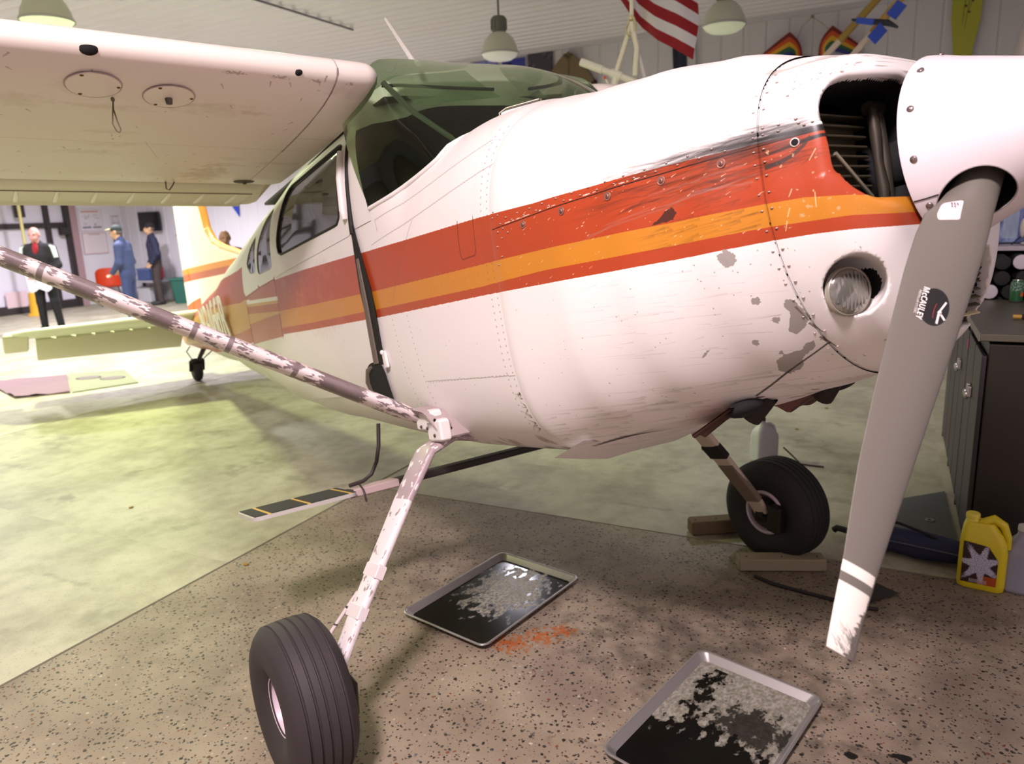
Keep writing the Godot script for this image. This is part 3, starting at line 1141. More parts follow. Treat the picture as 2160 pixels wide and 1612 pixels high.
	# seams: nose bowl, side joint, bottom joint
	var last := 0.0
	for k in 110:
		var y := 0.95 + 0.8 * k / 110.0
		stroke(im, to_px(r, im, 1.3475, y), to_px(r, im, 1.3475, y + 0.0072), 1.7, 1.7, Color(0.14, 0.12, 0.11), 0.75)
	for q in [[1.335, 1.165, 1.345, 1.13], [1.342, 1.125, 1.352, 1.10], [1.343, 1.09, 1.355, 1.06]]:
		stroke(im, to_px(r, im, q[0], q[1]), to_px(r, im, q[2], q[3]), 10, 5, Color(0.42, 0.37, 0.32), 0.9)
	stroke(im, to_px(r, im, 0.556, 1.512), to_px(r, im, 1.49, 1.510), 3.6, 3.6, Color(0.05, 0.04, 0.04), 0.95)
	stroke(im, to_px(r, im, 1.35, 1.074), to_px(r, im, 1.24, 1.018), 4, 4, Color(0.12, 0.10, 0.09), 0.9)
	stroke(im, to_px(r, im, 1.24, 1.018), to_px(r, im, 1.11, 0.955), 5, 4, Color(0.10, 0.08, 0.07), 0.9)
	var m := StandardMaterial3D.new()
	m.resource_name = "nose_paint"
	m.albedo_texture = tex(im)
	m.roughness = 0.38
	m.metallic_specular = 0.5
	m.texture_repeat = false
	return m

func body_paint() -> StandardMaterial3D:
	var r := BODY_RECT
	var im := striped(2048, 1024, r)
	var g := RandomNumberGenerator.new()
	g.seed = 9
	var line := Color(0.42, 0.37, 0.36)
	# aft of the door the stripes step down; faded decals
	for px in range(0, int((-1.43 - r.position.x) / r.size.x * 2048)):
		var x := r.position.x + r.size.x * px / 2048.0
		var e := []
		for v in [lerp_tab(STRIPE, x, 1) + 0.12, lerp_tab(STRIPE, x, 2) + 0.075, lerp_tab(STRIPE, x, 2) + 0.055, lerp_tab(STRIPE, x, 3) + 0.075, lerp_tab(STRIPE, x, 4) - 0.01]:
			e.append(int(to_px(r, im, x, v).y))
		im.fill_rect(Rect2i(px, e[0] - 10, 1, e[4] - e[0] + 20), WHITE)
		if x > -2.05:
			im.fill_rect(Rect2i(px, e[0] + 60, 1, e[1] - e[0] - 60), RED.lerp(WHITE, 0.12))
		else:
			im.fill_rect(Rect2i(px, e[0] - 4, 1, e[1] - e[0]), RED.lerp(WHITE, 0.08))
		im.fill_rect(Rect2i(px, e[2], 1, e[3] - e[2]), YELLOW.lerp(WHITE, 0.25))
		im.fill_rect(Rect2i(px, e[2] + 10, 1, 26), RED.lerp(YELLOW, 0.3))
		im.fill_rect(Rect2i(px, e[3], 1, e[4] - e[3]), RED.lerp(WHITE, 0.2))
	# pinkish fading and reflection on the door stripes, painted into the colour
	for i in 40:
		var p := to_px(r, im, -1.35 + 0.75 * g.randf(), 1.38 + 0.28 * g.randf())
		blob(im, p.x, p.y, 20 + 40 * g.randf(), 14 + 30 * g.randf(), Color(0.80, 0.58, 0.50), 0.10, 0.8, 0.7, 1.0)
	for q in [[-0.92, 1.60, 30, 26], [-0.78, 1.57, 18, 22], [-1.1, 1.48, 60, 40]]:
		var p := to_px(r, im, q[0], q[1])
		for k in 40:
			var a := PI * (0.1 + 1.0 * k / 40.0)
			blend_px(im, int(p.x + cos(a) * q[2]), int(p.y - sin(a) * q[3]), Color(0.45, 0.16, 0.08), 0.6)
			blend_px(im, int(p.x + cos(a) * q[2]) + 1, int(p.y - sin(a) * q[3]), Color(0.45, 0.16, 0.08), 0.6)
	# boot cowl seams
	for q in [[-0.245, 1.628, 0.07, 1.655], [0.07, 1.655, 0.545, 1.705], [0.07, 1.65, -0.143, 1.405], [-0.19, 1.71, 0.10, 1.735], [0.10, 1.735, 0.5, 1.79], [-0.19, 1.71, -0.18, 1.665], [0.0, 1.10, 0.54, 1.09]]:
		stroke(im, to_px(r, im, q[0], q[1]), to_px(r, im, q[2], q[3]), 1.6, 1.6, line, 0.55)
	for q in [[0.365, 1.58, 0.365, 1.478], [0.455, 1.575, 0.455, 1.478], [0.375, 1.46, 0.445, 1.46], [0.365, 1.478, 0.375, 1.46], [0.455, 1.478, 0.445, 1.46]]:
		stroke(im, to_px(r, im, q[0], q[1]), to_px(r, im, q[2], q[3]), 2.0, 2.0, Color(0.30, 0.10, 0.05), 0.7)
	# rivet dots
	for x in [0.53, -0.10, 0.02, 0.50]:
		for k in 46:
			var y := 0.92 + 0.02 * k
			if x == 0.02 and y > 1.34: continue
			if x == -0.10 and y > 1.34: continue
			var p := to_px(r, im, x - (y - 0.9) * (0.16 if x < 0.1 else 0.0), y)
			blob(im, p.x, p.y, 2.2, 2.2, line, 0.6, 0.0, 0.6)
	for k in 24:
		var p := to_px(r, im, 0.02 + 0.021 * k, 1.095)
		blob(im, p.x, p.y, 1.8, 1.8, line, 0.6, 0.0, 0.6)
	for k in 30:
		var p := to_px(r, im, -0.20 + 0.025 * k, 1.405 + 0.0 * k)
		blob(im, p.x, p.y, 1.6, 1.6, Color(0.5, 0.3, 0.1), 0.5, 0.0, 0.6)
	# grime towards the belly and round the firewall corner
	for i in 90:
		var x := -0.25 + 0.78 * g.randf()
		var y := 0.80 + 0.10 * g.randf() * g.randf()
		var p := to_px(r, im, x, y)
		blob(im, p.x, p.y, 6 + 20 * g.randf(), 4 + 8 * g.randf(), Color(0.36, 0.29, 0.22), 0.35, 0.9, 0.7)
	for i in 16:
		var p := to_px(r, im, 0.535, 0.92 + 0.12 * g.randf())
		stroke(im, p, p + Vector2(-14 * g.randf() - 8, 26 * (g.randf() - 0.4)), 3, 1.5, Color(0.22, 0.17, 0.13), 0.5, 0.1)
	for i in 60:
		var x := -2.3 + 2.8 * g.randf()
		var p := to_px(r, im, x, 0.95 + 0.4 * g.randf())
		blob(im, p.x, p.y, 1.5, 1.5, Color(0.35, 0.3, 0.28), 0.5, 0.0, 0.6)
	var m := StandardMaterial3D.new()
	m.resource_name = "body_paint"
	m.albedo_texture = tex(im)
	m.roughness = 0.36
	m.texture_repeat = false
	return m

func tail_paint() -> StandardMaterial3D:
	var r := TAIL_RECT
	var im := Image.create_empty(1024, 512, false, Image.FORMAT_RGB8)
	im.fill(WHITE)
	for px in 1024:
		var x := r.position.x + r.size.x * px / 1024.0
		var e := []
		for v in [lerp_tab(STRIPE, x, 1) + 0.12, lerp_tab(STRIPE, x, 2) + 0.07, lerp_tab(STRIPE, x, 3) + 0.05, lerp_tab(STRIPE, x, 4)]:
			e.append(int(to_px(r, im, x, v).y))
		im.fill_rect(Rect2i(px, e[0], 1, e[1] - e[0]), RED.lerp(WHITE, 0.08))
		im.fill_rect(Rect2i(px, e[1], 1, e[2] - e[1]), YELLOW.lerp(WHITE, 0.25))
		im.fill_rect(Rect2i(px, e[2], 1, e[3] - e[2]), RED.lerp(WHITE, 0.15))
	var m := StandardMaterial3D.new()
	m.resource_name = "tail_paint"
	m.albedo_texture = tex(im)
	m.roughness = 0.4
	m.texture_repeat = false
	return m

# lower edge of the windshield on the right side: station and height
const SILL := [[-0.22, 1.757], [-0.09, 1.766], [-0.02, 1.782], [0.08, 1.80], [0.166, 1.824], [0.21, 1.867], [0.33, 1.905], [0.42, 1.93], [0.472, 1.948]]

func sill_y(x: float) -> float:
	if x > 0.472:
		return 9.0
	return lerp_tab(SILL, x, 1)

const LIGHT_AX := Vector3(0.62, 0.02, 0.784)
var nose_outer := 0.0
func nose_field(p: Vector3) -> float:
	var s := sect(p.x)
	var up: bool = p.y > s[1]
	var h: float = s[0] - s[1] if up else s[1] - s[2]
	var n: float = s[4] if up else s[5]
	var e := pow(absf(p.z) / s[3], n) + pow(absf(p.y - s[1]) / h, n)
	var d := (pow(e, 1.0 / n) - 1.0) * minf(h, s[3])
	var e2 := p.x - 1.53
	var k := 0.10
	var hh := maxf(k - absf(d - e2), 0.0) / k
	d = maxf(d, e2) + hh * hh * k * 0.25
	nose_outer = d
	# air intakes either side of the spinner
	var q := Vector3(0, absf(p.y - 1.487) - 0.125, absf(absf(p.z) - 0.165) - 0.155)
	var r := 0.085
	var qq := Vector2(maxf(q.y + r, 0.0), maxf(q.z + r, 0.0))
	var cut := qq.length() + minf(maxf(q.y + r, q.z + r), 0.0) - r
	k = 0.035
	hh = maxf(k - absf(d + cut), 0.0) / k
	d = maxf(d, -cut) + hh * hh * k * 0.25
	# the landing-light recess low on the right
	var lc := p - Vector3(1.452, 1.191, 0.276)
	var al := clampf(lc.dot(LIGHT_AX), -0.045, 0.30)
	var lr := (lc - LIGHT_AX * al).length() - 0.062
	k = 0.006
	hh = maxf(k - absf(d + lr), 0.0) / k
	d = maxf(d, -lr) + hh * hh * k * 0.25
	# carburettor air slot below the spinner
	var sq := Vector2(absf(p.y - 1.15) - 0.085, absf(p.z) - 0.17)
	var slot := maxf(maxf(sq.x, sq.y), 1.44 - p.x)
	d = maxf(d, -slot)
	return d

func make_plane() -> void:
	var hd := 0.9617
	var th := deg_to_rad(12.0)
	var fwd := Vector3(cos(hd), 0, sin(hd))
	var f := fwd * cos(th) + Vector3.UP * sin(th)
	var u := -fwd * sin(th) + Vector3.UP * cos(th)
	plane = thing("airplane", "old high-wing tailwheel airplane, white with red and yellow stripes and chipped paint", "airplane", xf(f, u, f.cross(u), Vector3(0.2818, 0.0, -2.6933)))
	var white := mat("plane_white", WHITE, 0.36)
	var nose := nose_paint()
	var body := body_paint()
	make_cowl(nose)
	make_cabin(body, white)
	make_tail(white)
	make_wings(white)
	make_prop()
	make_gear()

func make_cowl(nose: StandardMaterial3D) -> void:
	# cowling from the firewall to the nose bowl
	var rows := []
	for i in 41:
		var x := lerpf(0.545, 1.347, i / 40.0)
		var grow := 0.004
		if i == 0:
			grow = 0.0
		rows.append(both_sides(half_ring(x, 9.0, 64, grow)))
	var b := MB.new()
	b.grid(rows, false, side_uv(rows, NOSE_RECT))
	var cowl := part(plane, "cowling", b, nose)
	# nose bowl as a field
	var cell := 0.0085
	var org := Vector3(1.349 - cell, 0.93, -0.44)
	var nx := 27
	var ny := 102
	var nz := 105
	var val := PackedFloat32Array()
	val.resize(nx * ny * nz)
	for z in nz:
		for y in ny:
			for x in nx:
				val[(z * ny + y) * nx + x] = nose_field(org + Vector3(x, y, z) * cell)
	var nb := MB.new()
	nets(val, nx, ny, nz, org, cell, nb)
	for i in nb.v.size():
		var p := nb.v[i]
		# settle the points on the true surface
		var e := 0.002
		for k in 2:
			var d := nose_field(p)
			var gr := Vector3(nose_field(p + Vector3(e, 0, 0)) - d, nose_field(p + Vector3(0, e, 0)) - d, nose_field(p + Vector3(0, 0, e)) - d) / e
			if gr.length() > 0.2:
				nb.n[i] = gr.normalized()
				p -= gr * clampf(d / gr.length_squared(), -0.004, 0.004)
		nb.v[i] = p
		nb.uv[i] = Vector2((p.x - NOSE_RECT.position.x) / NOSE_RECT.size.x, 1.0 - (p.y - NOSE_RECT.position.y) / NOSE_RECT.size.y)
	# what lies deeper than the lip of an opening is coloured black for the shade inside; the lamp recess is painted
	var dark := mat("engine_shade_black", c8(9, 8, 8), 0.9)
	var deep := PackedByteArray()
	for p in nb.v:
		nose_field(p)
		deep.append(1 if nose_outer < -0.022 and not (p.z > 0.19 and p.y < 1.30) else 0)
	var skin := PackedInt32Array()
	var inner := PackedInt32Array()
	for i in range(0, nb.idx.size(), 3):
		var t := nb.idx.slice(i, i + 3)
		if deep[t[0]] + deep[t[1]] + deep[t[2]] >= 2:
			inner.append_array(t)
		else:
			skin.append_array(t)
	nb.idx = skin
	var nm := nb.mesh(nose)
	nb.idx = inner
	nb.surface(nm, dark)
	var bowl := put(plane, "nose_bowl", nm)
	var liner := []  # black liner added so the cowl interior stays in shade
	for i in 15:
		liner.append(both_sides(half_ring(lerpf(0.56, 1.345, i / 14.0), 9.0, 32, -0.012)))
	var lnb := MB.new()
	lnb.grid(liner)
	part(plane, "shade_liner", lnb, dark)
	var bay := MB.new()
	bay.box(Transform3D(Basis(), Vector3(0.80, 1.36, 0)), Vector3(0.03, 0.75, 0.8), 0.0)
	part(plane, "firewall", bay, mat("firewall_grey", c8(40, 38, 36), 0.8))
	# engine: finned cylinders and push rods behind the intakes
	var fin_m := mat("cylinder_metal", c8(92, 84, 66), 0.5, 0.6)
	var eng := Node3D.new()
	eng.name = "engine"
	plane.add_child(eng, true)
	var crank := MB.new()
	crank.lathe([Vector2(0, 0.75), Vector2(0.13, 0.75), Vector2(0.13, 0.75), Vector2(0.10, 1.36), Vector2(0.055, 1.42), Vector2(0.055, 1.42), Vector2(0.055, 1.56), Vector2(0, 1.56)], xf(Vector3(0, 0, 1), Vector3(1, 0, 0), Vector3(0, 1, 0), Vector3(0, AXIS_Y, 0)))
	part(eng, "crankcase", crank, dark)
	for s in [1.0, -1.0]:
		for c in 2:
			var cx := 1.34 - 0.24 * c
			var cb := MB.new()
			for k in 10:
				var y := 1.362 + 0.0218 * k
				cb.box(Transform3D(Basis(), Vector3(cx, y, s * 0.205)), Vector3(0.16, 0.006, 0.21), 0.002)
			cb.box(Transform3D(Basis(), Vector3(cx, 1.46, s * 0.20)), Vector3(0.13, 0.20, 0.19), 0.02)
			part(eng, "cylinder", cb, fin_m)
		var rods := MB.new()
		rods.tube([Vector3(1.435, 1.575, s * 0.093), Vector3(1.44, 1.52, s * 0.099), Vector3(1.435, 1.46, s * 0.093), Vector3(1.44, 1.40, s * 0.095), Vector3(1.435, 1.35, s * 0.09)], [0.010, 0.013, 0.010, 0.013, 0.010], 8)
		rods.tube([Vector3(1.43, 1.585, s * 0.062), Vector3(1.435, 1.46, s * 0.064), Vector3(1.43, 1.35, s * 0.06)], 0.013, 8)
		rods.tube([Vector3(1.43, 1.575, s * 0.10), Vector3(1.43, 1.578, s * 0.05)], 0.016, 8)
		part(eng, "push_rod", rods, mat("engine_grey", c8(70, 64, 54), 0.5, 0.5))
		var stay := MB.new()
		stay.tube([Vector3(1.47, 1.46, s * 0.315), Vector3(1.47, 1.37, s * 0.20)], 0.005, 6)
		part(eng, "stay_rod", stay, mat("stay_metal", c8(150, 146, 128), 0.4, 0.7))
	# landing light: reflector and ribbed lens
	var ax := Vector3(0.93, -0.04, 0.365).normalized()
	var lt := MB.new()
	var up := Vector3.UP
	var side := ax.cross(up).normalized()
	var fr := xf(side, ax, side.cross(ax), Vector3(1.418, 1.180, 0.252))
	lt.lathe([Vector2(0.0, -0.02), Vector2(0.046, -0.02), Vector2(0.046, -0.02), Vector2(0.050, 0.004), Vector2(0.047, 0.010), Vector2(0.036, 0.016), Vector2(0.018, 0.020), Vector2(0.0, 0.021)], fr, 28)
	for k in 9:
		var o := (k - 4) * 0.009
		var hl := sqrt(maxf(0.0, 0.042 * 0.042 - o * o))
		lt.bar(fr * Vector3(o, 0.0195 - o * o * 4.5, -hl), fr * Vector3(o, 0.0195 - o * o * 4.5, hl), 0.0035, 0.003, ax, 0.001)
	var lm := mat("light_lens", c8(150, 148, 140), 0.12, 0.65)
	part(plane, "landing_light", lt, lm, "ribbed glass landing light in its recess")
	var ring := MB.new()
	ring.lathe([Vector2(0.049, 0.006), Vector2(0.053, 0.008), Vector2(0.054, -0.004)], fr, 28)
	part(plane, "light_rim", ring, mat("light_rim", c8(190, 184, 172), 0.35, 0.6))
	# louvred grille in the carburettor slot
	var lv := mat("louver", c8(206, 196, 150), 0.5)
	for k in 8:
		var y := 1.085 + 0.0185 * k
		var sb := MB.new()
		sb.bar(Vector3(1.485 + 0.02 * (k / 8.0), y, -0.165), Vector3(1.485 + 0.02 * (k / 8.0), y, 0.165), 0.014, 0.004, Vector3(0.6, 1, 0), 0.001)
		part(plane, "louver", sb, lv if k in [0, 7] else mat("louver_dark", c8(70, 64, 44), 0.6))
	for z in [-0.11, -0.055, 0.0, 0.055, 0.11]:
		var sb := MB.new()
		sb.bar(Vector3(1.478, 1.07, z), Vector3(1.505, 1.23, z), 0.004, 0.01, Vector3.RIGHT, 0.001)
		part(plane, "louver_post", sb, mat("louver_dark", c8(70, 64, 44), 0.6))
	var bk := MB.new()
	bk.box(Transform3D(Basis(), Vector3(1.452, 1.15, 0)), Vector3(0.01, 0.17, 0.34), 0.0)
	part(plane, "air_filter", bk, dark)
	# dome-head screws along the joints
	var dome := SphereMesh.new()
	dome.radius = 0.0036
	dome.height = 0.0040
	dome.radial_segments = 10
	dome.rings = 5
	dome.material = mat("rivet_metal", c8(188, 172, 164), 0.35, 0.5)
	var spots := []
	for k in 27:
		var x := 0.60 + 0.0262 * k
		spots.append([x, 1.520 if k % 2 == 0 else 1.532])
	for y in [1.50, 1.473, 1.445, 1.41, 1.376, 1.333, 1.289, 1.252, 1.217, 1.18, 1.14, 1.10, 1.06, 1.53, 1.544, 1.584, 1.62, 1.66]:
		spots.append([1.338, y])
		spots.append([1.357, y + 0.002])
	for q in [[1.388, 1.543], [1.387, 1.53], [1.435, 1.528], [1.425, 1.535], [1.45, 1.53], [1.40, 1.60], [1.37, 1.64], [1.42, 1.545]]:
		spots.append(q)
	for q in [[0.565, 1.544], [0.59, 1.546], [0.585, 1.50], [0.60, 1.48], [0.575, 1.46], [0.59, 1.43], [0.57, 1.41], [0.61, 1.505], [0.63, 1.49], [0.57, 1.56]]:
		spots.append(q)
	var where := []
	for q in spots:
		for s in [1.0, -1.0]:
			var p := Vector3(q[0], q[1], 0)
			var zz := nose_z(q[0], q[1]) + (0.004 if q[0] < 1.347 else 0.0005)
			p.z = zz * s
			where.append(Transform3D(Basis(), p))
	stuff(cowl, "rivets", dome, where)
	# sunken quarter-turn screws below the joint
	for x in [1.272, 1.135, 0.998, 0.851, 0.699]:
		var sb := MB.new()
		var z := side_z(x, 1.496) + 0.005
		var nrm := Vector3(0.3 if x > 1.1 else 0.1, 0.05, 1).normalized()
		var sx := Vector3.UP.cross(nrm).normalized()
		var fr2 := xf(sx, nrm, sx.cross(nrm), Vector3(x, 1.496, z))
		sb.lathe([Vector2(0.0105, 0.0), Vector2(0.0098, 0.0014), Vector2(0.0084, 0.0006), Vector2(0.0084, 0.0006), Vector2(0.0052, 0.0006), Vector2(0.0052, 0.0006), Vector2(0.0050, 0.0030), Vector2(0.0025, 0.0036), Vector2(0.0, 0.0036)], fr2, 18)
		part(cowl, "fastener", sb, mat("fastener", c8(150, 104, 92), 0.4, 0.4))
		var sl := MB.new()
		sl.box(fr2 * Transform3D(Basis(), Vector3(0, 0.0038, 0)), Vector3(0.0018, 0.0008, 0.006), 0.0)
		part(cowl, "screw_slot", sl, mat("slot_black", c8(20, 18, 18), 0.8))
	# open screw hole with a bare rim on the nose bowl
	var hb := MB.new()
	var hz := nose_z(1.416, 1.498)
	var hn := Vector3(0.45, 0.05, 0.9).normalized()
	var hx := Vector3.UP.cross(hn).normalized()
	var hf := xf(hx, hn, hx.cross(hn), Vector3(1.416, 1.498, hz + 0.001))
	hb.lathe([Vector2(0.0075, 0.0012), Vector2(0.0095, 0.0014), Vector2(0.0095, -0.002)], hf, 18)
	part(bowl, "hole_rim", hb, mat("hole_rim", c8(225, 205, 196), 0.35, 0.3))
	var hd := MB.new()
	hd.lathe([Vector2(0.0075, 0.0010), Vector2(0.0, 0.0010)], hf, 18)
	part(bowl, "screw_hole", hd, mat("hole_black", c8(8, 8, 8), 0.9))
	# loose screws beside the intake
	for q in [[1.478, 1.578], [1.49, 1.47], [1.49, 1.60]]:
		var sb := MB.new()
		var sz := nose_z(q[0], q[1])
		sb.ball(Vector3(q[0], q[1], sz), Vector3(0.006, 0.006, 0.006), 6, 10)
		part(bowl, "screw", sb, mat("dark_screw", c8(90, 78, 70), 0.4, 0.5))
	# cowl flap: rusty curled sheet and the exhaust stack under the belly of the cowling
	var rust := mat("burnt_metal", c8(120, 82, 78), 0.28, 0.75)
	for s in [1.0, -1.0]:
		var fl := []
		for i in 11:
			var row := PackedVector3Array()
			for j in 11:
				var t := i / 10.0
				var w := (j / 10.0 - 0.5)
				var x := lerpf(1.065, 0.915, t) + 0.05 * w
				var y := lerpf(0.936, 0.868, t) - 0.020 * (1.0 - w * w * 4.0) * (0.3 + 0.7 * t) + 0.007 * sin(w * 11.0) * t
				row.append(Vector3(x, y, s * (0.21 + w * (0.17 - 0.03 * t))))
			fl.append(row)
		var fb := MB.new()
		fb.grid(fl, false, [], Vector3.DOWN)
		var fl2 := []
		for row in fl:
			var r2 := PackedVector3Array()
			for p in row:
				r2.append(p + Vector3(0, 0.003, 0))
			fl2.append(r2)
		fb.grid(fl2, false, [], Vector3.UP)
		part(plane, "cowl_flap", fb, rust, "burnt brown metal flap curling out under the cowling")
		var hole := MB.new()
		hole.ball(Vector3(1.075, 0.925, s * 0.215), Vector3(0.045, 0.022, 0.055), 8, 16, Basis(Vector3(0, 0, 1), 0.3))
		part(plane, "exhaust_hole", hole, mat("exhaust_dark", c8(9, 8, 8), 0.9))  # black ball standing for the dark inside of the opening
		var ex := MB.new()
		var e0 := Vector3(1.10, 0.95, s * 0.15)
		var e1 := Vector3(1.045, 0.892, s * 0.165)
		ex.tube([e0, e0.lerp(e1, 0.6), e1], 0.030, 14, false)
		ex.tube([e0, e0.lerp(e1, 0.6), e1], 0.026, 14, false)
		part(plane, "exhaust_pipe", ex, mat("pipe_black", c8(34, 30, 26), 0.6, 0.4))
	# torn lip at the back of the lower cowl
	var lip := []
	for i in 7:
		var row := PackedVector3Array()
		for j in 9:
			var t := i / 6.0
			var z := lerpf(0.42, -0.42, j / 8.0)
			row.append(Vector3(lerpf(0.66, 0.50, t), lerpf(0.826, 0.768, t) + 0.05 * pow(absf(z) / 0.42, 3.0) + 0.004 * sin(j * 2.3) * t, z))
		lip.append(row)
	var lb := MB.new()
	lb.grid(lip, false, side_uv(lip, NOSE_RECT), Vector3.DOWN)
	part(plane, "cowl_lip", lb, nose)

# how far out the nose surface is at this station and height
func nose_z(x: float, y: float) -> float:
	if x < 1.347:
		return side_z(x, y)
	var z := 0.5
	for i in 60:
		var d := nose_field(Vector3(x, y, z))
		if d < 0.0005:
			break
		z -= maxf(d * 0.5, 0.001)
	return z

# ---------------------------------------------------------------- cabin, windows, tail
# a strip of skin between an outline and a hole in it, both given as (station, height) on the right side
func ring_skin(b: MB, outer: Array, hole: Array, s: float, off: float, rect: Rect2, steps := 5) -> void:
	var rows := []
	var n := outer.size()
	for k in steps + 1:
		var row := PackedVector3Array()
		for i in n:
			var p: Vector2 = outer[i].lerp(hole[i], float(k) / steps)
			row.append(Vector3(p.x, p.y, s * (cabin_z(p.x, p.y) + off)))
		rows.append(row)
	b.grid(rows, true, side_uv(rows, rect), Vector3(0, 0, s))

func cabin_z(x: float, y: float) -> float:
	return side_z(minf(x, -0.3), minf(y, 2.17))

# points round a closed outline, evenly by length, starting nearest to a direction
func around(pts: Array, count: int) -> Array:
	var total := 0.0
	for i in pts.size():
		total += pts[i].distance_to(pts[(i + 1) % pts.size()])
	var out := []
	var seg := 0
	var done := 0.0
	for k in count:
		var want := total * k / count
		while done + pts[seg].distance_to(pts[(seg + 1) % pts.size()]) < want:
			done += pts[seg].distance_to(pts[(seg + 1) % pts.size()])
			seg += 1
		var l: float = pts[seg].distance_to(pts[(seg + 1) % pts.size()])
		out.append(pts[seg].lerp(pts[(seg + 1) % pts.size()], (want - done) / maxf(l, 1e-6)))
	return out

# the outline point straight out from a middle through each hole point
func rays_to(outline: Array, mid: Vector2, hole: Array) -> Array:
	var out := []
	for h in hole:
		var d: Vector2 = (h - mid).normalized() * 9.0
		var best = null
		for i in outline.size():
			var q = Geometry2D.segment_intersects_segment(mid, mid + d, outline[i], outline[(i + 1) % outline.size()])
			if q != null:
				best = q
		out.append(best if best != null else h)
	return out

func rounded(pts: Array, r: float) -> Array:
	var out := []
	for i in pts.size():
		var p: Vector2 = pts[i]
		var a: Vector2 = pts[(i - 1 + pts.size()) % pts.size()]
		var b: Vector2 = pts[(i + 1) % pts.size()]
		var ra := minf(r, p.distance_to(a) * 0.45)
		var rb := minf(r, p.distance_to(b) * 0.45)
		var s := p + (a - p).normalized() * ra
		var e := p + (b - p).normalized() * rb
		for k in 6:
			var t := k / 5.0
			out.append(s.lerp(p, t).lerp(p.lerp(e, t), t))
	return out

func glass(key: String, c: Color, a: float) -> StandardMaterial3D:
	var m := mat(key, Color(c.r, c.g, c.b, a), 0.03)
	m.transparency = BaseMaterial3D.TRANSPARENCY_ALPHA
	return m

# tinted sheet: colours what passes, with a clear coat that mirrors the room
func tinted(key: String, c: Color) -> StandardMaterial3D:
	var m := mat(key, Color(c.r, c.g, c.b, 0.0), 0.02)
	m.transparency = BaseMaterial3D.TRANSPARENCY_ALPHA
	m.refraction_enabled = true
	m.refraction_scale = 0.004
	m.clearcoat_enabled = true
	m.clearcoat = 1.0
	m.clearcoat_roughness = 0.04
	return m

